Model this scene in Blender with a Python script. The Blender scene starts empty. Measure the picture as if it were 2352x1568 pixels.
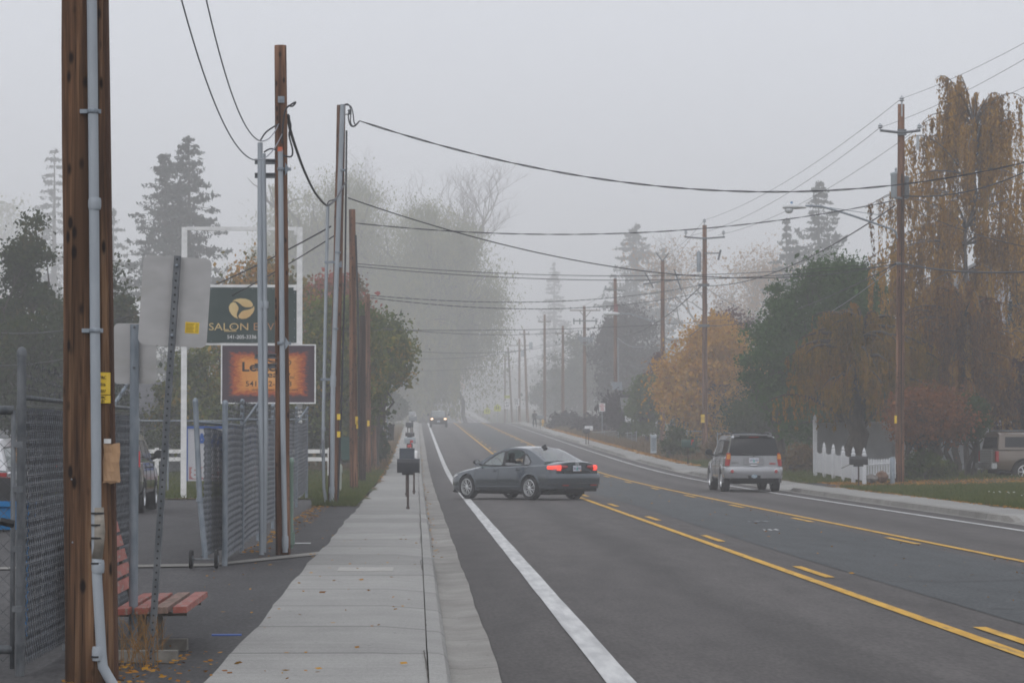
import bpy, bmesh, math, random
import numpy as np
from mathutils import Vector, Matrix
RAD = math.radians
sc = bpy.context.scene
COL = sc.collection

# ------------------------------------------------------------------ camera
FPX, CX, CY = 6600.0, 1176.0, 784.0          # focal length and centre, in units of a 2352 px wide frame
CAMH = 1.70
YAW = math.atan(219.0/FPX); PITCH = math.atan(226.0/FPX)
cam_d = bpy.data.cameras.new('camera'); cam = bpy.data.objects.new('camera', cam_d); COL.objects.link(cam)
cam_d.sensor_width = 36.0; cam_d.lens = FPX/2352.0*36.0
cam_d.clip_start = 0.5; cam_d.clip_end = 5000
cam.location = (0, 0, CAMH); cam.rotation_euler = (math.pi/2+PITCH, 0, -YAW)
sc.camera = cam
CM = cam.rotation_euler.to_matrix()

def at(px, py, Y):
    """point seen at (px, py) that lies Y metres up the road"""
    d = CM @ Vector(((px-CX)/FPX, (CY-py)/FPX, -1.0))
    k = Y/d.y
    return Vector((d.x*k, Y, CAMH+d.z*k))

def sp(x, k): return k*math.log1p(math.exp(max(-60, min(60, x/k)))) if x/k < 50 else x
def gz(Y):
    return 0.0164*sp(Y-127, 15)-0.026*sp(Y-372, 9)+0.03*sp(Y-455, 14)-0.0204*sp(Y-800, 30)

# ------------------------------------------------------------------ mesh builder
class MB:
    def __init__(s): s.v = []; s.f = []; s.m = []; s.cur = 0
    def add(s, vs, fs, m=None):
        o = len(s.v); s.v.extend([tuple(p) for p in vs])
        for f in fs: s.f.append([i+o for i in f]); s.m.append(s.cur if m is None else m)
        return s
    def box(s, x0, x1, y0, y1, z0, z1, m=None):
        vs = [(x, y, z) for z in (z0, z1) for y in (y0, y1) for x in (x0, x1)]
        return s.add(vs, [(0, 2, 3, 1), (4, 5, 7, 6), (0, 1, 5, 4), (2, 6, 7, 3), (0, 4, 6, 2), (1, 3, 7, 5)], m)
    def obox(s, M, sx, sy, sz, m=None):
        vs = [M @ Vector((x*sx/2, y*sy/2, z*sz/2)) for z in (-1, 1) for y in (-1, 1) for x in (-1, 1)]
        return s.add(vs, [(0, 2, 3, 1), (4, 5, 7, 6), (0, 1, 5, 4), (2, 6, 7, 3), (0, 4, 6, 2), (1, 3, 7, 5)], m)
    def tube(s, pts, r, n=8, cap=True, m=None, flat=1.0):
        pts = [Vector(p) for p in pts]; k = len(pts)
        rr = r if hasattr(r, '__len__') else [r]*k
        t0 = (pts[1]-pts[0]).normalized()
        up = Vector((0, 0, 1)) if abs(t0.z) < .9 else Vector((0, 1, 0))
        a = t0.cross(up).normalized(); vs = []
        for i, p in enumerate(pts):
            t = (pts[min(i+1, k-1)]-pts[max(i-1, 0)])
            t = t.normalized() if t.length > 1e-9 else t0
            a = (a-t*a.dot(t)); a = a.normalized() if a.length > 1e-6 else t.orthogonal().normalized()
            b = t.cross(a)
            for j in range(n):
                q = 2*math.pi*j/n
                vs.append(p+(a*math.cos(q)+b*math.sin(q)*flat)*rr[i])
        fs = [(i*n+j, i*n+(j+1) % n, (i+1)*n+(j+1) % n, (i+1)*n+j) for i in range(k-1) for j in range(n)]
        if cap: fs += [tuple(range(n-1, -1, -1)), tuple((k-1)*n+j for j in range(n))]
        return s.add(vs, fs, m)
    def lathe(s, prof, n=20, M=None, m=None, cap=True):
        M = M or Matrix(); vs = []; k = len(prof)
        for r, h in prof:
            for j in range(n):
                q = 2*math.pi*j/n; vs.append(M @ Vector((r*math.cos(q), r*math.sin(q), h)))
        fs = [(i*n+j, i*n+(j+1) % n, (i+1)*n+(j+1) % n, (i+1)*n+j) for i in range(k-1) for j in range(n)]
        if cap: fs += [tuple(range(n-1, -1, -1)), tuple((k-1)*n+j for j in range(n))]
        return s.add(vs, fs, m)
    def poly(s, pts, m=None): return s.add(pts, [tuple(range(len(pts)))], m)
    def prism(s, pts, vec, m=None):
        n = len(pts); vec = Vector(vec)
        vs = [Vector(p) for p in pts]; vs += [p+vec for p in vs]
        fs = [tuple(range(n-1, -1, -1)), tuple(range(n, 2*n))]+[(i, (i+1) % n, n+(i+1) % n, n+i) for i in range(n)]
        return s.add(vs, fs, m)
    def grid(s, P, m=None, closed=False):
        nu, nv = len(P), len(P[0])
        vs = [p for row in P for p in row]
        fs = [(i*nv+j, i*nv+(j+1) % nv, (i+1)*nv+(j+1) % nv, (i+1)*nv+j) for i in range(nu-1) for j in range(nv if closed else nv-1)]
        return s.add(vs, fs, m)
    def build(s, name, mats, parent=None, org=(0, 0, 0), smooth=False, angle=None, fixn=True):
        if not isinstance(mats, (list, tuple)): mats = [mats]
        me = bpy.data.meshes.new(name)
        o = Vector(org)
        me.from_pydata([Vector(p)-o for p in s.v], [], s.f)
        for mm in mats: me.materials.append(mm)
        if any(s.m): me.polygons.foreach_set('material_index', s.m)
        if fixn:
            bm = bmesh.new(); bm.from_mesh(me); bmesh.ops.recalc_face_normals(bm, faces=bm.faces); bm.to_mesh(me); bm.free()
        if smooth or angle:
            me.polygons.foreach_set('use_smooth', [True]*len(me.polygons))
            if angle: me.set_sharp_from_angle(angle=RAD(angle))
        ob = bpy.data.objects.new(name, me); COL.objects.link(ob)
        if parent: ob.parent = parent
        else: ob.location = o
        return ob

def link_mesh(name, me, parent=None, loc=(0, 0, 0)):
    ob = bpy.data.objects.new(name, me); COL.objects.link(ob); ob.location = loc
    if parent: ob.parent = parent
    return ob
def tag(o, label, cat, group=None, kind=None):
    if label: o['label'] = label
    if cat: o['category'] = cat
    if group: o['group'] = group
    if kind: o['kind'] = kind
    return o
def thing(name, label, cat, loc=(0, 0, 0), rz=0, group=None):
    o = bpy.data.objects.new(name, None); COL.objects.link(o)
    o.location = loc; o.rotation_euler = (0, 0, rz); o.empty_display_size = .2
    return tag(o, label, cat, group)
def struct(o, label=None):
    o['kind'] = 'structure'
    if label: o['label'] = label
    return o
def stuff(o, label, cat):
    o['kind'] = 'stuff'; o['label'] = label; o['category'] = cat
    return o
def dup(root, loc, rz, label, scale=None):
    r = root.copy(); COL.objects.link(r); r.location = loc; r.rotation_euler = (0, 0, rz); r['label'] = label
    if scale: r.scale = scale if hasattr(scale, '__len__') else (scale,)*3
    for ch in list(root.children):
        c = ch.copy(); COL.objects.link(c); c.parent = r
        for g in list(ch.children):
            d = g.copy(); COL.objects.link(d); d.parent = c
    return r

def text(txt, size, m, parent, M, name='lettering', ext=.003, bold=0.0, ax='CENTER', sx=1.0):
    cu = bpy.data.curves.new(name, 'FONT'); cu.body = txt; cu.size = size; cu.align_x = ax; cu.align_y = 'CENTER'
    cu.extrude = ext; cu.offset = bold; cu.resolution_u = 3
    ob = bpy.data.objects.new(name, cu); COL.objects.link(ob)
    dg = bpy.context.evaluated_depsgraph_get()
    me = bpy.data.meshes.new_from_object(ob.evaluated_get(dg)); me.name = name
    bpy.data.objects.remove(ob); bpy.data.curves.remove(cu)
    me.transform(M @ Matrix.Diagonal((sx, 1, 1, 1)))
    me.materials.clear(); me.materials.append(m)
    return link_mesh(name, me, parent)
def text_fit(txt, x0, x1, hgt, m, parent, loc, name='lettering', bold=0.0, ext=.003):
    o = text(txt, 1.0, m, parent, Matrix(), name, ext, bold)
    xs = [v.co.x for v in o.data.vertices]; ys = [v.co.y for v in o.data.vertices]
    kx = (x1-x0)/(max(xs)-min(xs)); ky = hgt/(max(ys)-min(ys))
    o.data.transform(Matrix.Translation((-(max(xs)+min(xs))/2, -(max(ys)+min(ys))/2, 0))); o.data.transform(Matrix.Diagonal((kx, ky, 1, 1)))
    o.data.transform(face_cam(Vector(((x0+x1)/2, loc[1], loc[2])))); return o
def face_cam(loc): return Matrix.Translation(loc) @ Matrix.Rotation(math.pi/2, 4, 'X')

# ------------------------------------------------------------------ materials
def nodes(name):
    m = bpy.data.materials.new(name); m.use_nodes = True
    nt = m.node_tree; nt.nodes.clear()
    return m, nt, nt.nodes, nt.links
def N(nt, t, **kw):
    n = nt.nodes.new(t)
    for k, v in kw.items():
        if k.startswith('i_'):
            n.inputs[k[2:].replace('_', ' ')].default_value = v
        else: setattr(n, k, v)
    return n
def c4(c): return (c[0], c[1], c[2], 1.0)
def ramp(nt, stops, interp='LINEAR'):
    r = nt.nodes.new('ShaderNodeValToRGB'); r.color_ramp.interpolation = interp
    e = r.color_ramp.elements
    while len(e) < len(stops): e.new(.5)
    for i, (p, c) in enumerate(stops): e[i].position = p; e[i].color = c4(c)
    return r
def mapped(nt, scale, coord='Object'):
    tc = N(nt, 'ShaderNodeTexCoord'); mp = N(nt, 'ShaderNodeMapping'); mp.inputs['Scale'].default_value = scale
    nt.links.new(tc.outputs[coord], mp.inputs['Vector']); return mp
def mat(name, c, c2=None, scale=(6, 6, 6), detail=4, rough=.75, metal=0.0, bump=0.0, bscale=None, coat=0.0, lo=.35, hi=.65, spec=.4, c3=None, s3=(1, 1, 1), lo3=.5, hi3=.7):
    m, nt, nd, lk = nodes(name)
    out = N(nt, 'ShaderNodeOutputMaterial'); b = N(nt, 'ShaderNodeBsdfPrincipled')
    lk.new(b.outputs[0], out.inputs[0])
    b.inputs['Roughness'].default_value = rough; b.inputs['Metallic'].default_value = metal
    b.inputs['Coat Weight'].default_value = coat; b.inputs['Coat Roughness'].default_value = .06
    b.inputs['Specular IOR Level'].default_value = spec
    b.inputs['Base Color'].default_value = c4(c)
    if c2 is not None:
        mp = mapped(nt, scale); tx = N(nt, 'ShaderNodeTexNoise'); tx.inputs['Scale'].default_value = 1; tx.inputs['Detail'].default_value = detail
        lk.new(mp.outputs[0], tx.inputs['Vector'])
        r = ramp(nt, [(lo, c), (hi, c2)]); lk.new(tx.outputs['Fac'], r.inputs[0]); colr = r.outputs[0]
        if c3 is not None:
            mp3 = mapped(nt, s3); t3 = N(nt, 'ShaderNodeTexNoise'); t3.inputs['Scale'].default_value = 1; t3.inputs['Detail'].default_value = 5
            lk.new(mp3.outputs[0], t3.inputs['Vector'])
            r3 = ramp(nt, [(lo3, (0, 0, 0)), (hi3, (1, 1, 1))]); lk.new(t3.outputs['Fac'], r3.inputs[0])
            mx = N(nt, 'ShaderNodeMixRGB'); lk.new(r3.outputs[0], mx.inputs[0]); lk.new(colr, mx.inputs[1]); mx.inputs[2].default_value = c4(c3)
            colr = mx.outputs[0]
        lk.new(colr, b.inputs['Base Color'])
        if bump:
            bp = N(nt, 'ShaderNodeBump'); bp.inputs['Strength'].default_value = bump; bp.inputs['Distance'].default_value = .02
            if bscale:
                mb_ = mapped(nt, bscale); tb = N(nt, 'ShaderNodeTexNoise'); tb.inputs['Scale'].default_value = 1; tb.inputs['Detail'].default_value = 4
                lk.new(mb_.outputs[0], tb.inputs['Vector']); lk.new(tb.outputs['Fac'], bp.inputs['Height'])
            else: lk.new(tx.outputs['Fac'], bp.inputs['Height'])
            lk.new(bp.outputs[0], b.inputs['Normal'])
    return m
def leafmat(name, cols, trans=.35, big=.35):
    """leaf colours vary leaf by leaf and in big patches"""
    m, nt, nd, lk = nodes(name)
    out = N(nt, 'ShaderNodeOutputMaterial')
    g = N(nt, 'ShaderNodeNewGeometry')
    mp = mapped(nt, (big, big, big)); tx = N(nt, 'ShaderNodeTexNoise'); tx.inputs['Scale'].default_value = 1; tx.inputs['Detail'].default_value = 2
    lk.new(mp.outputs[0], tx.inputs['Vector'])
    a = N(nt, 'ShaderNodeMath', operation='MULTIPLY'); a.inputs[1].default_value = .42; lk.new(g.outputs['Random Per Island'], a.inputs[0])
    b2 = N(nt, 'ShaderNodeMath', operation='MULTIPLY_ADD'); b2.inputs[1].default_value = 1.5; b2.inputs[2].default_value = -.46; lk.new(tx.outputs['Fac'], b2.inputs[0])
    s = N(nt, 'ShaderNodeMath', operation='ADD'); s.use_clamp = True; lk.new(a.outputs[0], s.inputs[0]); lk.new(b2.outputs[0], s.inputs[1])
    n = len(cols); r = ramp(nt, [(i/(n-1) if n > 1 else 0, c) for i, c in enumerate(cols)]); lk.new(s.outputs[0], r.inputs[0])
    d = N(nt, 'ShaderNodeBsdfDiffuse'); t = N(nt, 'ShaderNodeBsdfTranslucent'); mx = N(nt, 'ShaderNodeMixShader'); mx.inputs[0].default_value = trans
    lk.new(r.outputs[0], d.inputs[0]); lk.new(r.outputs[0], t.inputs[0]); lk.new(d.outputs[0], mx.inputs[1]); lk.new(t.outputs[0], mx.inputs[2])
    lk.new(mx.outputs[0], out.inputs[0]); return m
def emis(name, c, strength, base=(.8, .8, .8)):
    m, nt, nd, lk = nodes(name)
    out = N(nt, 'ShaderNodeOutputMaterial'); b = N(nt, 'ShaderNodeBsdfPrincipled'); lk.new(b.outputs[0], out.inputs[0])
    b.inputs['Base Color'].default_value = c4(base); b.inputs['Emission Color'].default_value = c4(c); b.inputs['Emission Strength'].default_value = strength
    b.inputs['Roughness'].default_value = .2
    return m
def glass(name, tint, rough=.02, mixf=.25):
    m, nt, nd, lk = nodes(name)
    out = N(nt, 'ShaderNodeOutputMaterial'); tr = N(nt, 'ShaderNodeBsdfTransparent'); tr.inputs[0].default_value = c4(tint)
    gl = N(nt, 'ShaderNodeBsdfGlossy'); gl.inputs['Roughness'].default_value = rough
    lw = N(nt, 'ShaderNodeLayerWeight'); lw.inputs[0].default_value = .5
    pw = N(nt, 'ShaderNodeMath', operation='POWER'); pw.inputs[1].default_value = 3.0; lk.new(lw.outputs['Facing'], pw.inputs[0])
    ad = N(nt, 'ShaderNodeMath', operation='MULTIPLY_ADD'); ad.inputs[1].default_value = .6; ad.inputs[2].default_value = mixf; ad.use_clamp = True; lk.new(pw.outputs[0], ad.inputs[0])
    mx = N(nt, 'ShaderNodeMixShader'); lk.new(ad.outputs[0], mx.inputs[0]); lk.new(tr.outputs[0], mx.inputs[1]); lk.new(gl.outputs[0], mx.inputs[2])
    lk.new(mx.outputs[0], out.inputs[0]); return m

def wood_mat(name, dark, mid, light):
    m, nt, nd, lk = nodes(name)
    out = N(nt, 'ShaderNodeOutputMaterial'); b = N(nt, 'ShaderNodeBsdfPrincipled'); lk.new(b.outputs[0], out.inputs[0]); b.inputs['Roughness'].default_value = .85
    b.inputs['Specular IOR Level'].default_value = .2
    mp = mapped(nt, (17, 17, .55)); t1 = N(nt, 'ShaderNodeTexNoise'); t1.inputs['Scale'].default_value = 1; t1.inputs['Detail'].default_value = 6; t1.inputs['Roughness'].default_value = .65
    t1.inputs['Distortion'].default_value = .6
    lk.new(mp.outputs[0], t1.inputs['Vector'])
    r1 = ramp(nt, [(.33, dark), (.5, mid), (.68, light)]); lk.new(t1.outputs['Fac'], r1.inputs[0])
    mp2 = mapped(nt, (5, 5, .45)); t2 = N(nt, 'ShaderNodeTexNoise'); t2.inputs['Scale'].default_value = 1; t2.inputs['Detail'].default_value = 3; lk.new(mp2.outputs[0], t2.inputs['Vector'])
    r2 = ramp(nt, [(.38, (.35, .35, .35)), (.6, (1, 1, 1))]); lk.new(t2.outputs['Fac'], r2.inputs[0])
    mu = N(nt, 'ShaderNodeMixRGB', blend_type='MULTIPLY'); mu.inputs[0].default_value = .8; lk.new(r1.outputs[0], mu.inputs[1]); lk.new(r2.outputs[0], mu.inputs[2])
    mp3 = mapped(nt, (9, 9, 4.2)); vo = N(nt, 'ShaderNodeTexVoronoi'); vo.inputs['Scale'].default_value = 1; lk.new(mp3.outputs[0], vo.inputs['Vector'])
    r3 = ramp(nt, [(.12, (.07, .05, .04)), (.24, (1, 1, 1))]); lk.new(vo.outputs['Distance'], r3.inputs[0])
    m2 = N(nt, 'ShaderNodeMixRGB', blend_type='MULTIPLY'); m2.inputs[0].default_value = 1; lk.new(mu.outputs[0], m2.inputs[1]); lk.new(r3.outputs[0], m2.inputs[2])
    mp4 = mapped(nt, (60, 60, 1.1)); t4 = N(nt, 'ShaderNodeTexNoise'); t4.inputs['Scale'].default_value = 1; t4.inputs['Detail'].default_value = 2; lk.new(mp4.outputs[0], t4.inputs['Vector'])
    r4 = ramp(nt, [(.34, (.16, .12, .09)), (.40, (1, 1, 1))]); lk.new(t4.outputs['Fac'], r4.inputs[0])
    m3 = N(nt, 'ShaderNodeMixRGB', blend_type='MULTIPLY'); m3.inputs[0].default_value = 1; lk.new(m2.outputs[0], m3.inputs[1]); lk.new(r4.outputs[0], m3.inputs[2])
    lk.new(m3.outputs[0], b.inputs['Base Color'])
    bp = N(nt, 'ShaderNodeBump'); bp.inputs['Strength'].default_value = .5; bp.inputs['Distance'].default_value = .01; lk.new(t1.outputs['Fac'], bp.inputs['Height']); lk.new(bp.outputs[0], b.inputs['Normal'])
    return m

M = {}
M['wood_near'] = wood_mat('treated_pole_wood', (.055, .027, .015), (.145, .074, .038), (.30, .175, .095))
M['wood'] = wood_mat('weathered_pole_wood', (.08, .038, .022), (.19, .092, .052), (.29, .16, .10))
M['wood_dark'] = wood_mat('dark_pole_wood', (.02, .012, .009), (.05, .03, .022), (.09, .055, .04))
M['galv'] = mat('galvanised_steel', (.17, .20, .23), (.26, .29, .32), (14, 14, 5), rough=.55, metal=.35)
M['galv_dark'] = mat('weathered_steel', (.10, .11, .12), (.17, .18, .19), (20, 20, 8), rough=.6, metal=.3)
M['pvc'] = mat('grey_conduit_plastic', (.27, .30, .33), (.33, .36, .39), (8, 8, 2), rough=.5)
M['slat'] = mat('grey_fence_slat', (.095, .106, .122), (.165, .18, .205), (10, 10, 3), rough=.6, c3=(.30, .31, .32), s3=(9, 9, 5), lo3=.64, hi3=.74)
M['fwire'] = mat('fence_wire', (.07, .075, .08), (.12, .125, .13), (10, 10, 10), rough=.5, metal=.4)
M['alu'] = mat('sign_back_aluminium', (.38, .375, .37), (.44, .435, .43), (5, 5, 9), rough=.55, metal=.15, c3=(.33, .32, .29), s3=(2, 2, 5), lo3=.55, hi3=.75)
M['white'] = mat('white_paint', (.62, .62, .61), (.74, .74, .73), (3, 3, 6), rough=.6, c3=(.42, .40, .37), s3=(5, 5, 2), lo3=.62, hi3=.8)
M['vinyl'] = mat('white_vinyl', (.50, .51, .53), (.56, .57, .58), (2, 2, 2), rough=.5)
M['yellow_tag'] = mat('yellow_tag', (.72, .47, .03), (.80, .55, .05), (20, 20, 20), rough=.5)
M['black'] = mat('black_plastic', (.012, .012, .013), rough=.55)
M['rubber'] = mat('tyre_rubber', (.011, .011, .012), (.020, .020, .021), (12, 12, 12), rough=.85)
M['wire'] = mat('cable_black', (.020, .021, .026), rough=.6)
M['wire_grey'] = mat('cable_grey', (.20, .21, .24), rough=.5)
M['ink'] = mat('black_ink', (.018, .014, .014), rough=.7)
M['cardboard'] = mat('cardboard', (.36, .22, .12), (.44, .28, .17), (6, 6, 6), rough=.9)
M['conc_block'] = mat('old_concrete', (.13, .12, .105), (.22, .205, .18), (9, 9, 9), rough=.95, bump=.3)
M['bench_red'] = mat('worn_red_paint', (.26, .062, .043), (.36, .11, .085), (7, 3, 7), rough=.6, c3=(.24, .19, .16), s3=(30, 6, 30), lo3=.54, hi3=.64)
M['bench_bare'] = mat('bare_bench_wood', (.18, .13, .10), (.30, .19, .16), (20, 4, 20), rough=.85)
M['bark'] = mat('bark', (.028, .022, .018), (.07, .058, .047), (7, 7, 2), rough=.95, bump=.5)
M['bark_grey'] = mat('grey_bark', (.09, .075, .065), (.17, .15, .135), (7, 7, 2), rough=.95)
M['porcelain'] = mat('grey_porcelain', (.38, .40, .42), rough=.3)
M['transf'] = mat('transformer_paint', (.33, .37, .40), (.39, .43, .46), (3, 3, 3), rough=.5)
M['arm'] = mat('crossarm_wood', (.16, .13, .11), (.25, .21, .18), (3, 30, 30), rough=.9)
M['lamp'] = mat('lamp_housing', (.52, .53, .53), (.6, .61, .61), (5, 5, 5), rough=.45)
M['lampglass'] = mat('lamp_glass', (.55, .57, .58), rough=.15)
M['rust'] = mat('rusty_steel', (.045, .032, .028), (.085, .06, .05), (16, 16, 10), rough=.9)
# ------------------------------------------------------------------ world, light, haze
SUN_EL, SUN_AZ = 48.0, 200.0
world = bpy.data.worlds.new('World'); sc.world = world; world.use_nodes = True
wn = world.node_tree; wn.nodes.clear()
wo = wn.nodes.new('ShaderNodeOutputWorld'); bg = wn.nodes.new('ShaderNodeBackground'); sky = wn.nodes.new('ShaderNodeTexSky')
sky.sky_type = 'NISHITA'; sky.sun_disc = False; sky.sun_elevation = RAD(SUN_EL); sky.sun_rotation = RAD(SUN_AZ)
sky.dust_density = 8.0; sky.air_density = 1.0; sky.ozone_density = 1.0
hs = wn.nodes.new('ShaderNodeHueSaturation'); hs.inputs['Saturation'].default_value = 0.16
# an overcast sky is far more even than a clear one: the Nishita radiance is compressed
gm = wn.nodes.new('ShaderNodeGamma'); gm.inputs['Gamma'].default_value = .22
wn.links.new(sky.outputs[0], hs.inputs['Color']); wn.links.new(hs.outputs[0], gm.inputs[0])
tint = wn.nodes.new('ShaderNodeMixRGB'); tint.blend_type = 'MULTIPLY'; tint.inputs[0].default_value = 1; tint.inputs[2].default_value = (5.35, 5.52, 5.95, 1)
wn.links.new(gm.outputs[0], tint.inputs[1]); wn.links.new(tint.outputs[0], bg.inputs[0]); wn.links.new(bg.outputs[0], wo.inputs[0])
bg.inputs[1].default_value = 0.10
sd = bpy.data.lights.new('sun', 'SUN'); sd.energy = 0.5; sd.angle = RAD(50); sd.color = (1, .97, .93)
so = bpy.data.objects.new('sun', sd); COL.objects.link(so)
az = RAD(SUN_AZ)
so.rotation_euler = Vector((-math.sin(az)*math.cos(RAD(SUN_EL)), -math.cos(az)*math.cos(RAD(SUN_EL)), -math.sin(RAD(SUN_EL)))).to_track_quat('-Z', 'Y').to_euler()
vs_ = sc.view_settings; vs_.view_transform = 'Standard'; vs_.look = 'None'; vs_.gamma = 1; vs_.use_curve_mapping = False
vs_.exposure = 0.30
cy = sc.cycles
cy.max_bounces = 7; cy.diffuse_bounces = 3; cy.glossy_bounces = 3; cy.transmission_bounces = 4; cy.transparent_max_bounces = 12; cy.volume_bounces = 2
cy.use_denoising = True; cy.use_adaptive_sampling = True; cy.adaptive_threshold = .015
cy.caustics_reflective = False; cy.caustics_refractive = False
sc.render.filter_size = 1.7 if hasattr(sc.render, 'filter_size') else 1.5
try: cy.filter_width = 1.75
except Exception: pass

HAZE = 0.0016
if HAZE:
    m, nt, nd, lk = nodes('haze_air')
    out = N(nt, 'ShaderNodeOutputMaterial'); pv = N(nt, 'ShaderNodeVolumePrincipled')
    pv.inputs['Color'].default_value = (.99, .985, .985, 1); pv.inputs['Density'].default_value = HAZE; pv.inputs['Anisotropy'].default_value = 0.0
    lk.new(pv.outputs[0], out.inputs['Volume'])
    b = MB(); b.box(-430, 480, -45, 1480, -3.6, 62)
    hz = b.build('haze', m); hz['kind'] = 'stuff'; hz['label'] = 'pale morning fog filling the street'; hz['category'] = 'haze'

# ------------------------------------------------------------------ ground sheets
def frange(a, b, s): 
    n = max(1, int(round((b-a)/s))); return [a+(b-a)*i/n for i in range(n+1)]
def strip(name, m, vs, ys, zfun, label=None, wob=None):
    P = []
    for j, y in enumerate(ys):
        row = []
        for i, v in enumerate(vs):
            x = v(y) if callable(v) else v
            row.append((x, y, gz(y)+zfun(x, y, i)))
        P.append(row)
    b = MB(); b.grid(P)
    o = b.build(name, m, smooth=True, angle=30, fixn=False)
    return struct(o, label)

def asphalt_mat(name, c, c2, bands=None, fine=.5):
    m, nt, nd, lk = nodes(name)
    out = N(nt, 'ShaderNodeOutputMaterial'); b = N(nt, 'ShaderNodeBsdfPrincipled'); lk.new(b.outputs[0], out.inputs[0])
    b.inputs['Roughness'].default_value = .82; b.inputs['Specular IOR Level'].default_value = .3
    mp = mapped(nt, (.55, .05, 1)); t = N(nt, 'ShaderNodeTexNoise'); t.inputs['Scale'].default_value = 1; t.inputs['Detail'].default_value = 5; lk.new(mp.outputs[0], t.inputs['Vector'])
    r = ramp(nt, [(.3, c), (.7, c2)]); lk.new(t.outputs['Fac'], r.inputs[0])
    mp2 = mapped(nt, (34, 7, 34)); t2 = N(nt, 'ShaderNodeTexNoise'); t2.inputs['Scale'].default_value = 1; t2.inputs['Detail'].default_value = 3; lk.new(mp2.outputs[0], t2.inputs['Vector'])
    r2 = ramp(nt, [(.25, (1-fine*.62,)*3), (.75, (1+fine*.62,)*3)]); lk.new(t2.outputs['Fac'], r2.inputs[0])
    mu = N(nt, 'ShaderNodeMixRGB', blend_type='MULTIPLY'); mu.inputs[0].default_value = 1; lk.new(r.outputs[0], mu.inputs[1]); lk.new(r2.outputs[0], mu.inputs[2])
    col = mu.outputs[0]
    mp3 = mapped(nt, (3.0, .5, 1)); t3 = N(nt, 'ShaderNodeTexNoise'); t3.inputs['Scale'].default_value = 1; t3.inputs['Detail'].default_value = 4; lk.new(mp3.outputs[0], t3.inputs['Vector'])
    r3 = ramp(nt, [(.3, (.84,)*3), (.7, (1.14,)*3)]); lk.new(t3.outputs['Fac'], r3.inputs[0])
    m3 = N(nt, 'ShaderNodeMixRGB', blend_type='MULTIPLY'); m3.inputs[0].default_value = 1; lk.new(col, m3.inputs[1]); lk.new(r3.outputs[0], m3.inputs[2]); col = m3.outputs[0]
    if bands:   # traffic-polished wheel tracks: wear along the lane
        tc = N(nt, 'ShaderNodeTexCoord'); sx = N(nt, 'ShaderNodeSeparateXYZ'); lk.new(tc.outputs['Object'], sx.inputs[0])
        ns = N(nt, 'ShaderNodeMath', operation='MULTIPLY_ADD'); ns.inputs[1].default_value = .7; lk.new(t.outputs['Fac'], ns.inputs[0]); lk.new(sx.outputs[0], ns.inputs[2])
        mr = N(nt, 'ShaderNodeMapRange'); mr.inputs[1].default_value = 0; mr.inputs[2].default_value = 13; lk.new(ns.outputs[0], mr.inputs[0])
        r4 = ramp(nt, [(p/13.0, (g,)*3) for p, g in bands], 'EASE'); lk.new(mr.outputs[0], r4.inputs[0])
        m4 = N(nt, 'ShaderNodeMixRGB', blend_type='MULTIPLY'); m4.inputs[0].default_value = 1; lk.new(col, m4.inputs[1]); lk.new(r4.outputs[0], m4.inputs[2]); col = m4.outputs[0]
    lk.new(col, b.inputs['Base Color'])
    bp = N(nt, 'ShaderNodeBump'); bp.inputs['Strength'].default_value = .35; bp.inputs['Distance'].default_value = .006; lk.new(t2.outputs['Fac'], bp.inputs['Height']); lk.new(bp.outputs[0], b.inputs['Normal'])
    return m
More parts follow.
